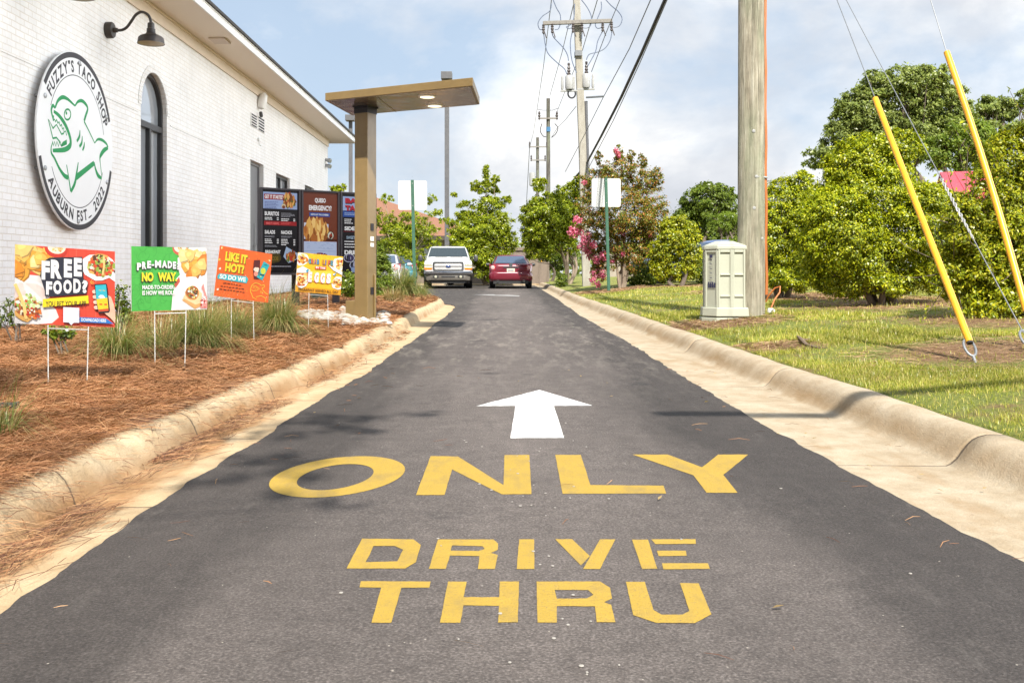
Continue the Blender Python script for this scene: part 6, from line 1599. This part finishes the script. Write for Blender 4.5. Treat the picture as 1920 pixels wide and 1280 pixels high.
plant('crape_myrtle', 'bushy crape myrtle with reddish leaves and pink blossoms behind the right road sign', 'tree', 29.5, (1166,543),
      [(1160,318,40,26),(1205,335,38,32),(1128,345,44,34),(1222,400,34,52),(1172,400,60,54),(1108,392,30,46),(1192,470,40,42),(1150,462,34,44),(1160,288,10,22),(1184,290,8,14),(1122,298,8,14),(1205,300,10,14),(1235,330,14,16),(1125,500,16,26),(1112,455,20,34),(1210,445,30,38)], 37200, (0.068,0.034), L_CRAPE, M_BARKP, 7, .05, nsub=110, sub=.17, shell=.4, seed=6, fill=.25, extra=blossoms(PINK, 30.2))
plant('leafy_tree', 'lime green multi stemmed tree left of the concrete pole beside the lane', 'tree', 40.0, (1066,536),
      [(1035,385,44,26),(1000,400,26,24),(1064,366,34,24),(1020,430,44,30),(1072,415,34,40),(992,448,18,24),(1046,455,44,28),(1012,345,16,14),(1085,350,20,22),(1005,470,22,20),(1035,410,60,40)], 42000, (0.101,0.055), L_LIME, M_BARKP, 7, .065, nsub=80, sub=.17, shell=.4, seed=7, fill=.2, spread=.3)
plant('leafy_tree', 'dark shaded tree low behind the lime tree at the lane end', 'tree', 52.0, (1030,528),
      [(1020,470,34,24),(1045,485,30,20),(998,455,18,22),(1060,470,24,24)], 12400, (0.130,0.070), L_MID, M_BARK, 2, .09, nsub=20, sub=.36, shell=.3, seed=8)
plant('leafy_tree', 'tall lime green tree with a thin spire top between the two parked cars', 'tree', 47.0, (912,537),
      [(912,330,9,22),(908,352,20,14),(930,336,10,8),(926,356,12,10),(889,350,8,12),(914,385,34,20),(885,405,38,14),(930,415,40,22),(868,382,16,7),(850,366,8,5),(905,440,58,30),(945,450,26,28),(868,450,32,20),(905,478,48,20),(945,480,22,16),(950,375,12,8),(880,470,50,34),(930,500,46,30),(860,430,24,24)], 52000, (0.108,0.056), L_LIME, M_BARKP, 7, .06, zf=lambda x, y: zr(y)+.12, nsub=80, sub=.17, shell=.35, seed=9, fill=.2, spread=.3)
plant('leafy_tree', 'thin airy lime green tree behind the left road sign', 'tree', 45.0, (752,530),
      [(755,430,40,26),(722,415,26,26),(792,430,32,24),(735,466,36,24),(812,458,18,18),(722,372,16,9),(808,372,10,12),(815,400,20,8),(770,405,26,12),(775,480,34,20),(836,414,16,5),(715,490,16,24),(750,450,50,34),(785,500,30,22)], 26000, (0.086,0.047), L_LIME, M_BARKP, 6, .05, zf=lambda x, y: zr(y)+.12, nsub=70, sub=.17, shell=.35, seed=10, fill=.2, spread=.3)
plant('broad_oak', 'big spreading grey green oak rising far behind the round shrub', 'tree', 60.0, (1705,420),
      [(1700,172,88,48),(1622,205,62,44),(1775,205,66,54),(1588,252,50,28),(1560,286,52,16),(1655,158,48,28),(1735,150,50,24),(1650,240,70,44),(1720,250,80,54),(1540,303,32,9),(1800,245,36,36),(1590,225,36,26)], 64000, (.21,.10), L_OAK, M_BARK, 6, .26, zf=None, nsub=150, sub=.135, shell=.35, seed=11, fill=.2)
plant('broad_oak', 'thin grey green tree top at the upper right behind the right guy guard', 'tree', 66.0, (1862,420),
      [(1850,200,34,20),(1884,205,30,26),(1835,235,26,22),(1915,185,20,16),(1868,250,40,30)], 13950, (0.216,0.109), L_OAK, M_BARK, 3, .2, zf=None, nsub=60, sub=.20, shell=.4, seed=12)
plant('leafy_tree', 'bright mid green tree in front of the oak above the red roof', 'tree', 56.0, (1800,420),
      [(1805,262,50,36),(1760,280,40,26),(1845,285,36,26),(1800,300,60,20)], 13950, (0.187,0.101), L_LIGHT, M_BARK, 3, .16, zf=None, nsub=26, sub=.32, shell=.4, seed=13)
plant('leafy_tree', 'dense olive green tree beyond the lawn left of the wooden pole', 'tree', 70.0, (1325,500),
      [(1322,378,46,40),(1288,405,30,34),(1358,382,28,38),(1325,430,60,40),(1266,430,16,30),(1370,430,26,34)], 21700, (0.216,0.117), L_MID, M_BARK, 3, .2, zf=None, nsub=80, sub=.16, shell=.5, seed=14, fill=.3)
plant('leafy_tree', 'small feathery pale green tree just left of the wooden pole', 'tree', 58.0, (1362,475),
      [(1360,412,28,16),(1345,425,18,12),(1378,425,20,14)], 6975, (0.158,0.039), L_LIGHT, M_BARK, 4, .08, zf=None, nsub=26, sub=.34, shell=.4, seed=15)
plant('leafy_tree', 'tree top showing above the restaurant corner behind the menu board', 'tree', 58.0, (630,500),
      [(628,356,14,8),(640,352,8,6),(622,400,30,20),(640,430,40,26)], 6975, (0.158,0.086), L_LIME, M_BARKP, 3, .1, zf=lambda x, y: zr(y)+.1, nsub=22, sub=.36, shell=.35, seed=16)
plant('hedge', 'low dark green hedge between the crape myrtle and the golden tree', 'hedge', 31.0, (1212,538), [(1205,510,26,24),(1232,515,24,20),(1190,518,16,18)], 10850, (0.058,0.031), L_HEDGE, None, 0, nsub=30, sub=.36, shell=.5, seed=17)
plant('hedge', 'dark green hedge between the golden tree and the pedestal box', 'hedge', 30.0, (1345,535), [(1335,500,40,36),(1372,490,34,40),(1310,515,24,24)], 17050, (0.058,0.031), L_HEDGE, None, 0, nsub=36, sub=.34, shell=.5, seed=18)
plant('hedge', 'tiny clipped dark shrub at the foot of the lime tree', 'shrub', 37.0, (1055,536), [(1054,525,11,12)], 2790, (0.058,0.031), L_HEDGE, None, 0, nsub=30, sub=.4, shell=.5, seed=19)
plant('hedge', 'clipped green hedge under the menu board behind the canopy post', 'hedge', 17.4, (655,553), [(652,532,18,22),(676,532,18,22),(694,536,14,18)], 11625, (0.040,0.020), L_HEDGE, None, 0, zf=zbed, nsub=40, sub=.36, shell=.55, seed=20)
plant('columnar_conifer', 'narrow bright green conifer standing right behind the canopy post', 'conifer', 23.0, (715,555), [(714,535,22,24),(714,510,20,24),(713,490,15,20),(712,472,9,14),(711,460,4,8)], 13950, (0.054,0.017), L_CON, M_BARK, 1, .04, zf=zbed, nsub=44, sub=.34, shell=.6, seed=21, droop=-1.0)
# small shrubs behind the nearest yard sign, against the wall
plant('small_shrub', 'small dark shrub at the wall left of and behind the red yard sign', 'shrub', 9.0, (30,618), [(14,575,14,22),(40,596,26,16),(8,600,14,14)], 260, (0.047,0.020), L_HEDGE, M_BARK, 4, .012, zf=zbed, nsub=14, sub=.5, shell=.3, seed=22)
plant('small_shrub', 'small dark shrub at the wall between the red and green yard signs', 'shrub', 8.6, (222,625), [(222,560,10,30),(232,590,14,24),(212,606,14,14)], 651, (0.043,0.019), L_HEDGE, M_BARK, 4, .01, zf=zbed, nsub=14, sub=.5, shell=.3, seed=23)
plant('small_shrub', 'low leafless dark shrub on the straw under the red yard sign', 'shrub', 7.4, (118,640), [(118,625,24,10),(90,622,14,8)], 403, (0.036,0.017), L_HEDGE, M_BARK, 5, .01, zf=zbed, nsub=14, sub=.5, shell=.3, seed=24)

# ornamental grasses
def blades(name, P0, A, Lh, curl, wd, m, parent=None, segs=4, zpow=1.0):
    """P0 roots (n,3), A azimuth, Lh length, curl 0..1 outward lean; tapered strips"""
    n = len(P0); ts = np.linspace(0, 1, segs+1)
    V = np.zeros((n, (segs+1)*2, 3)); hd = np.stack([np.cos(A), np.sin(A), np.zeros(n)], 1); sd = np.stack([-np.sin(A), np.cos(A), np.zeros(n)], 1)
    for i, s in enumerate(ts):
        th = curl*s*1.5
        out = Lh*s*np.sin(th*.75); zz = Lh*s*np.cos(th*.85)
        c = P0+hd*out[:, None]; c[:, 2] += zz
        w = (wd*(1-.85*s))[:, None]
        V[:, 2*i] = c-sd*w*.5; V[:, 2*i+1] = c+sd*w*.5
    f = []
    for i in range(segs): f.append(np.array([2*i, 2*i+1, 2*i+3, 2*i+2]))
    Fq = (np.arange(n)[:, None, None]*((segs+1)*2)+np.stack(f)[None]).reshape(-1, 4)
    return mesh_obj(name, fast_mesh(name, V.reshape(-1, 3), Fq), m, parent)
L_GR = leafm('ornamental_grass_blade', [(0.080,0.136,0.032),(0.144,0.200,0.048),(0.240,0.264,0.080),(0.384,0.336,0.144),(0.112,0.176,0.035)], .35, .04)
L_GRD = leafm('dry_grass_blade', [(0.320,0.220,0.100),(0.420,0.310,0.150),(0.250,0.170,0.070)], .3, .03)
def grass_tuft(label, u, v, d, hgt, rad, n, dry=.18, seed=1, m=None, group='ornamental grass tufts in the planting bed'):
    rng = np.random.default_rng(seed); b0 = W(u, v, d); x, y = b0.x, d; g = zbed(x, y)
    o = thing('ornamental_grass', label, 'ornamental grass', (x, y, g), group=group)
    for nm, k, mm in (('blades', int(n*(1-dry)), m or L_GR), ('dry_blades', int(n*dry), L_GRD)):
        a = rng.uniform(0, 6.283, k); r = rad*rng.random(k)**.7
        P = np.stack([x+r*np.cos(a), y+r*np.sin(a), np.full(k, g-.02)], 1)
        A = a+rng.normal(0, .7, k); L_ = hgt*rng.uniform(.55, 1.25, k); cu = rng.uniform(.15, 1.45, k)
        blades(nm, P, A, L_, cu, np.full(k, .0052)*rng.uniform(.7, 1.3, k)*(d/8.0 if d > 8 else 1), mm, o, 5)
    return o
grass_tuft('small green grass tuft between the red and green yard signs', 222, 664, 7.3, .42, .09, 700, .2, 31)
grass_tuft('big green grass tuft between the green and orange yard signs', 372, 636, 8.4, .46, .17, 1700, .2, 32)
grass_tuft('green grass tuft hiding the feet of the orange yard sign', 438, 612, 9.9, .40, .16, 900, .25, 33)
grass_tuft('green grass tuft between the orange and yellow yard signs', 522, 612, 10.6, .50, .14, 1200, .25, 34)
grass_tuft('wide green grass tuft beside the conifer and left sign post', 750, 552, 24.0, .70, .30, 1500, .12, 35)
grass_tuft('small green grass tuft right of the wide tuft below the white SUV', 786, 549, 26.5, .34, .18, 500, .12, 36)
grass_tuft('tan dead grass clump at the end of the planting bed', 738, 562, 20.5, .32, .18, 600, .85, 37)
grass_tuft('green grass blades entering at the left edge of the photo', -14, 880, 4.35, .30, .10, 170, .2, 38)
grass_tuft('sparse dry grass clump behind the green yard sign', 300, 640, 8.0, .40, .14, 500, .5, 39)
rng = np.random.default_rng(5)
b0 = W(535, 560, 13.0); o = thing('ornamental_grass', 'few tall dry flower stalks before the dark menu board', 'ornamental grass', (b0.x, 13.0, zbed(b0.x, 13.0)))
k = 16; P = np.stack([b0.x+rng.normal(0,.16,k), 13+rng.normal(0,.1,k), np.full(k, zbed(b0.x,13.0))], 1)
blades('stalks', P, rng.uniform(-.6,.9,k), rng.uniform(.45,.85,k), rng.uniform(.1,.45,k), np.full(k,.010), L_GRD, o, 4)

# lawn grass: short blades, thick near the camera
def lawn_grass():
    rng = np.random.default_rng(77); Ps = []
    for (y0, y1, x1, n) in ((3.6, 6.5, 3.2, 46000), (6.5, 10, 5.5, 62000), (10, 16, 9.0, 56000), (16, 28, 12.0, 30000)):
        y = rng.uniform(y0, y1, n*2); s = rng.uniform(.01, x1, n*2)
        Ps.append(np.stack([s, y], 1)[:n*2])
    out = []
    for s, y in np.concatenate(Ps):
        x = interp(RK, y)+KWR+s
        if x > (1990-U0)/F*y+.3: continue
        w = straw_at(x, y)
        pn = math.sin(x*3.1+y*1.7)+math.sin(x*1.3-y*2.3+1)+.7*math.sin(x*7.7+y*5.1)+.6*math.sin(-x*5.3+y*8.1)
        if w > .30 and random.random() < .93: continue
        if pn < -.55 and random.random() < .78: continue
        if pn < .2 and random.random() < .35: continue
        out.append((x, y, zlawn(x, y)-.004))
    P = np.array(out); n = len(P); sc = np.clip(P[:, 1]/7.0, .8, 3.2)
    o = blades('grass', P, rng.uniform(0, 6.283, n), rng.uniform(.022, .060, n)*np.clip(sc, 1, 1.5), rng.uniform(.2, 1.5, n), .0042*sc*rng.uniform(.7, 1.4, n), L_LAWN, None, 2)
    tag(o, 'short green lawn grass right of the kerb', kind='stuff')
L_LAWN = leafm('lawn_blade', [(0.157,0.204,0.023),(0.261,0.301,0.037),(0.365,0.384,0.053),(0.470,0.432,0.095),(0.575,0.456,0.168),(0.223,0.264,0.032)], .35, .02)
lawn_grass()

# pine straw: loose needles on the bed, over the kerb and in the gutter
def needles(name, P, A, L, W_, m, label, tilt=.25, rngs=3):
    rng = np.random.default_rng(rngs); n = len(P)
    hd = np.stack([np.cos(A), np.sin(A), np.zeros(n)], 1); sd = np.stack([-np.sin(A), np.cos(A), np.zeros(n)], 1)
    bow = rng.normal(0, .16, n); tl = rng.normal(0, tilt, n); lift = rng.random(n)*.4
    V = np.empty((n, 6, 3))
    for i, s in enumerate((-.5, 0, .5)):
        c = P+hd*(L*s)[:, None]+sd*(bow*L*(.25-s*s)*1.6)[:, None]
        c[:, 2] += L*s*tl+L*(.25-s*s)*lift
        w = (W_*(.55 if i != 1 else 1))[:, None]*.5
        wv = sd*.8+np.array([0, 0, .6])
        V[:, 2*i] = c-wv*w; V[:, 2*i+1] = c+wv*w
    Fq = (np.arange(n)[:, None, None]*6+np.array([[0,1,3,2],[2,3,5,4]])[None]).reshape(-1, 4)
    return tag(mesh_obj(name, fast_mesh(name, V.reshape(-1, 3), Fq), m), label, kind='stuff')
L_NEED = leafm('pine_needle', [(0.088,0.035,0.015),(0.202,0.082,0.033),(0.317,0.139,0.056),(0.414,0.210,0.094),(0.264,0.105,0.043),(0.493,0.302,0.156)], .15, .03, .5)
rng = np.random.default_rng(41); out = []
for (y0, y1, n) in ((2.2, 4.2, 38000), (4.2, 6.5, 54000), (6.5, 10, 34000), (10, 16, 22000), (16, 29, 9000)):
    y = rng.uniform(y0, y1, n); f = rng.random(n)**1.15
    for yy_, ff in zip(y, f):
        xb = interp(LK, yy_)-KWL+.03; xe = max(-5.95, (-60-U0)/F*yy_-.2) if yy_ < 29 else -5.9
        if xe > xb: continue
        x = xb+(xe-xb)*ff
        if math.sin(x*2.7+yy_*3.3)+math.sin(x*6.1-yy_*1.9) < -1.1 and random.random() < .6: continue
        out.append((x, yy_, zbed(x, yy_)+random.random()**2*.045))
P = np.array(out); n = len(P); sc = np.clip(P[:, 1]/5.5, .8, 4)
needles('pine_straw', P, rng.uniform(0, 6.283, n), rng.uniform(.07, .22, n), .0023*sc*rng.uniform(.7, 1.3, n), L_NEED, 'rusty brown pine straw covering the planting bed')
out = []; AA = []; LL = []
for _ in range(3600):
    yy_ = random.choice((random.uniform(2.6, 5), random.uniform(2.6, 7), random.uniform(4, 14)))
    xb = interp(LK, yy_)
    cl = math.sin(yy_*4.1)+math.sin(yy_*2.3+1)
    q = random.random()
    if q < .42:      # spilling over the kerb
        s = random.uniform(-.20, .02)
        if cl < -.2 and random.random() < .8: continue
        z = zr(yy_)+(KH+.012 if s < -.07 else KH*max(0, min(1, -s/.07)))+.008; x = xb+s; a = random.gauss(0, .9)
    else:            # windrow in the gutter
        x = xb+abs(random.gauss(.0, .075))+.015; z = zr(yy_)+random.random()*.02; a = random.gauss(1.45, .5)
        if cl < -.5 and random.random() < .85: continue
    out.append((x, yy_, z)); AA.append(a); LL.append(random.uniform(.06, .2))
for _ in range(100):  # strays on the asphalt and the right gutter
    yy_ = random.uniform(2.3, 9); x = random.choice((random.uniform(-1.3, -.9), random.uniform(-1.3, 1.5), random.uniform(1.4, 2.0)))
    out.append((x, yy_, zr(yy_)+.010)); AA.append(random.uniform(0, 6.28)); LL.append(random.uniform(.03, .12))
P = np.array(out); n = len(P)
L_NEED2 = leafm('gutter_needle', [(0.070,0.030,0.020),(0.160,0.070,0.035),(0.330,0.160,0.070),(0.440,0.260,0.130),(0.100,0.045,0.030)], .1, .03, .5)
needles('fallen_needles', P, np.array(AA), np.array(LL), .0030*np.clip(P[:, 1]/5, .8, 3), L_NEED2, 'fallen pine needles along the left gutter and kerb', .05)
# sparse straw under the shrubs on the lawn side
out = []
for _ in range(16000):
    a, b_, r_ = random.choice(STRAW); t_ = random.uniform(0, 6.283); q = r_*math.sqrt(random.random())
    x, y = a+q*math.cos(t_), b_+q*math.sin(t_)
    if x < interp(RK, y)+KWR+.02 or straw_at(x, y) < .12: continue
    out.append((x, y, zlawn(x, y)+.008))
P = np.array(out); n = len(P)
L_NEED3 = leafm('old_needle', [(0.160,0.090,0.050),(0.300,0.180,0.095),(0.420,0.280,0.160),(0.220,0.130,0.070)], .1, .03, .5)
needles('straw_mulch', P, rng.uniform(0, 6.283, n), rng.uniform(.05, .14, n), .0034*np.clip(P[:, 1]/7, .8, 3), L_NEED3, 'old brown straw under the shrubs and round the pole', .1)
# pebbles and gum on the asphalt, dry leaves
mb = MB(); rd = random.Random(2)
for _ in range(60):
    y = rd.uniform(2.15, 6.0); x = rd.gauss(.15, .16) if rd.random() < .9 else rd.uniform(-1.1, 1.3); r = rd.uniform(.0025, .0065)
    mb.lathe([(r*.5,0),(r,.001),(r*.9,.0028),(r*.2,.0034)], (x, y, zr(y)+.0075), (0,0,1), 8)
tag(mb.build('gum_litter', flat((206,200,190)), None, True), 'small pale flattened specks scattered over the asphalt', kind='stuff')
Ps = []
for _ in range(26):
    y = rd.uniform(2.4, 9); x = rd.choice((rd.uniform(1.4, 2.3), rd.uniform(1.4, 2.3), rd.uniform(-1.2, 1.5))); Ps.append((x, y, zr(y)+.014))
for _ in range(260):
    y = rd.uniform(3, 12); x = interp(LK, y)-rd.uniform(.1, 2.5); Ps.append((x, y, zbed(x, y)+.035))
Ps = np.array(Ps); N_ = np.tile(np.array([0,0,1.0]), (len(Ps),1))
tag(mesh_obj('dry_leaf_litter', leaves_mesh('dry_leaf_litter', Ps, N_, .034, .016, rng, 0, 1.5), L_GRD), 'scattered dry curled leaves on the gutter and bed', kind='stuff')
# ------------------------------------------------------------------ background
M_ROOFB = pm('brown_shingle_roof', (.25,.118,.07), (.18,.085,.052), 26, .9, .5, 30, stretch=(1,1,3)); M_STUC = pm('tan_stucco', (.33,.285,.235), (.29,.25,.205), 6, .9); M_DKTRIM = pm('brown_trim', (.06,.045,.035), None, 5, .7)
M_FENCE = pm('taupe_fence_board', (.21,.165,.13), (.16,.125,.10), 12, .85, .4, 40, stretch=(8,1,.5)); M_RED = M_RED
M_REDROOF = pm('red_metal_roof', (.55,.06,.085), (.47,.05,.07), 5, .45); M_REDW = pm('red_siding', (.50,.075,.09), (.44,.06,.08), 5, .6)
# brown roofed house
hz = zr(60); x0, x1, y0, y1 = -22.0, -.75, 58.0, 71.0; ez = H+(V0-443)/F*58
o = thing('brown_roof_house', 'low tan building with brown hipped shingle roof behind the airy trees', 'building', (-11, 62, hz))
mb = MB(); mb.box(x0+.8, x1-.8, y0+.8, y1-.8, hz-.2, ez-.05); mb.build('wall', M_STUC, o)
mb = MB(); m_ = (y1-y0)/2; rz_ = ez+2.75
e = [(x0,y0,ez),(x1,y0,ez),(x1,y1,ez),(x0,y1,ez)]; r1 = (x0+m_+1, y0+m_, rz_); r2 = (x1-m_-1, y0+m_, rz_)
mb.add(e+[r1, r2], [(0,1,5,4),(1,2,5),(2,3,4,5),(3,0,4)]); mb.add([(p[0],p[1],p[2]-.02) for p in e], [(0,1,2,3)]); mb.build('roof', M_ROOFB, o)
mb = MB(); mb.box(x0-.02,x1+.02,y0-.04,y0-.002,ez-.22,ez+.03); mb.box(x1+.002,x1+.04,y0-.04,y1,ez-.22,ez+.03); mb.build('fascia', M_DKTRIM, o)
for x in (-19,-15.5,-12,-8.6,-4.2):
    mb = MB(); mb.box(x-.6,x+.6,y0+.74,y0+.82,hz+1.0,hz+2.2); w_ = mb.build('window', M_DKTRIM, o); mb = MB(); mb.box(x-.52,x+.52,y0+.72,y0+.738,hz+1.08,hz+2.12); mb.build('pane', M_GLASS, w_)
# fences
fz = zr(50)
o = thing('board_fence', 'tall taupe board enclosure with a capped end post behind the maroon sedan', 'fence', (.7, 50.4, fz))
xa, xb_, zt_ = -.35, 1.74, H+(V0-470)/F*50.4
mb = MB(); 
k = 0; x = xa
while x < xb_: mb.box(x, min(xb_, x+.138), 50.35+.008*(k % 2), 50.45, fz-.1, zt_); x += .14; k += 1
mb.build('boards', M_FENCE, o)
mb = MB(); mb.box(xa-.05, xb_+.05, 50.28, 50.5, zt_+.002, zt_+.16); mb.build('cap', M_FENCE, o, bevel=.01)
mb = MB(); mb.box(xb_+.002, xb_+.55, 50.36, 50.46, fz-.1, H+(V0-491)/F*50.4); mb.build('low_panel', M_FENCE, o)
o = thing('board_fence', 'long low brown board fence behind the white SUV and the tree stems', 'fence', (-5, 50.2, fz))
mb = MB(); x = -10.5; k = 0
while x < -.36: mb.box(x, x+.138, 50.2+.008*(k % 2), 50.3, fz-.1, H+(V0-503)/F*50); x += .14; k += 1
mb.build('boards', M_FENCE, o)
mb = MB(); mb.box(-10.5, -.4, 50.305, 50.36, fz+.1, fz+.2); mb.build('rail', M_FENCE, o)
o = thing('brown_wall', 'low brown wall strip seen between the crape myrtle and the golden tree', 'wall', (8.3, 55, fz+.3))
mb = MB(); a_, b_ = W(1185,492,55), W(1228,473,55); mb.box(a_.x-2, b_.x+4, 55, 55.2, .2, b_.z); mb.build('wall_face', M_STUC, o)
mb = MB(); mb.box(a_.x-2.05, b_.x+4.05, 54.95, 55.25, b_.z+.002, b_.z+.08); mb.build('coping', M_DKTRIM, o)
for u, h_ in ((1016.5, 488),):
    p = W(u, h_, 54); o = thing('bollard', 'thin yellow post beyond the end of the board enclosure', 'bollard', (p.x, 54, zr(54)))
    mb = MB(); mb.tube([(p.x,54,zr(54)-.1),(p.x,54,p.z)], .07, 12); mb.build('post', M_YSLEEVE, o, True)
    mb = MB(); mb.lathe([(.07,0),(.05,.05),(.01,.07)], (p.x,54,p.z), (0,0,1), 12); mb.build('cap', M_YSLEEVE, o, True)
# red roofed building
o = thing('red_roof_building', 'building with a bright red metal roof behind the right shrubs', 'building', (25, 42, 1.0))
rdg = [Vector((19.7,45,5.5)), Vector((36,40,5.7))]; dv = (rdg[1]-rdg[0]); dv.z = 0; dv.normalize(); pv = Vector((dv.y, -dv.x, 0))
fe = [p+pv*5.2-Vector((0,0,1.75)) for p in rdg]; be = [p-pv*5.2-Vector((0,0,1.75)) for p in rdg]
mb = MB(); th = Vector((0,0,-.12))
mb.add([rdg[0],rdg[1],fe[1],fe[0],be[0],be[1]]+[p+th for p in (rdg[0],rdg[1],fe[1],fe[0],be[0],be[1])], [(0,1,2,3),(1,0,4,5),(6,9,8,7),(7,11,10,6),(3,2,8,9),(5,4,10,11),(0,3,9,6),(4,0,6,10),(2,1,7,8),(1,5,11,7)]); mb.build('roof', M_REDROOF, o)
mb = MB()
L_ = (rdg[1]-rdg[0]).length
for k in range(1, int(L_/.6)):
    a_ = rdg[0].lerp(rdg[1], k*.6/L_); b_ = fe[0].lerp(fe[1], k*.6/L_); mb.tube([a_+Vector((0,0,.01)), b_+Vector((0,0,.01))], .025, 4)
mb.build('roof_seams', M_REDROOF, o)
mb = MB(); q = [fe[0].lerp(be[0],.08)+dv*.5, fe[1].lerp(be[1],.08)-dv*.5, be[1].lerp(fe[1],.08)-dv*.5, be[0].lerp(fe[0],.08)+dv*.5]
mb.prism([Vector((p.x,p.y,0)) for p in q], (0,0,3.55)); mb.build('wall', M_STUC, o)
mb = MB(); c_ = q[0].lerp(q[1], .3); c_.z = 2.6; mb.obox(c_+pv*.01, dv*.7, pv*.02, Vector((0,0,.6))); mb.build('window', M_GLASS, o)
# far woods
rng = np.random.default_rng(91); n = 16000
x = rng.uniform(-150, 170, n); y = 150+rng.uniform(0, 20, n)
top = 3.2+1.6*np.sin(x*.11)+1.1*np.sin(x*.31+1)+.8*np.sin(x*.77)
P = np.stack([x, y, .3+np.clip(top, 1.5, 9)*rng.random(n)**.7], 1)
tag(mesh_obj('far_woods', leaves_mesh('far_woods', P, unit(n, rng), 1.1, .7, rng), L_OAK), 'distant line of woods along the horizon', kind='stuff')
# shade tree beside the viewer: its boughs dapple the lane
rng = np.random.default_rng(93)
o = thing('shade_tree', 'thin branched tree over the planting bed beside the viewer', 'tree', (-3.6, -1.2, .2))
boughs = []
for (u, v, h_, rx, ry, rz_) in ((560,795,4.9,.26,.10,.10),(690,806,4.7,.30,.07,.10),(640,782,5.0,.28,.08,.12),(775,776,4.8,.16,.06,.08),(500,862,4.8,.20,.12,.12),(560,880,5.1,.22,.10,.12),(430,905,4.9,.16,.10,.1),(620,948,4.7,.10,.05,.08),(545,935,4.8,.12,.05,.08),(520,815,5.1,.22,.12,.14)):
    g_ = G(u, v); p_ = g_+SUN_TO*(h_/SUN_TO.z); boughs.append((p_.x, p_.y, p_.z, rx, ry, rz_))
for b_ in ((-2.6,1.0,5.6,.6,.5,.35),(-3.6,-.6,5.8,.8,.7,.5)): boughs.append(b_)
P, N, tips = clump_points([(b[0],b[1],b[2],b[3]*1.25,b[4]*1.5,b[5]*1.3) for b in boughs], 4000, rng, 18, .36, .2)
mesh_obj('crown', leaves_mesh('crown', P, N, .08, .04, rng), L_MID, o)
mb = MB(); mb.tube([(-3.6,-1.2,0),(-3.4,-.9,2.2),(-2.8,-.1,4.2),(-2.2,.9,5.1)], [.13,.11,.08,.03], 10)
for b in boughs: mb.tube([(-3.0,-.3,3.6), (b[0]-.7, b[1]-.5, b[2]+.3), b[:3]], [.03,.012,.004], 6)
mb.build('trunk', M_BARK, o, True)
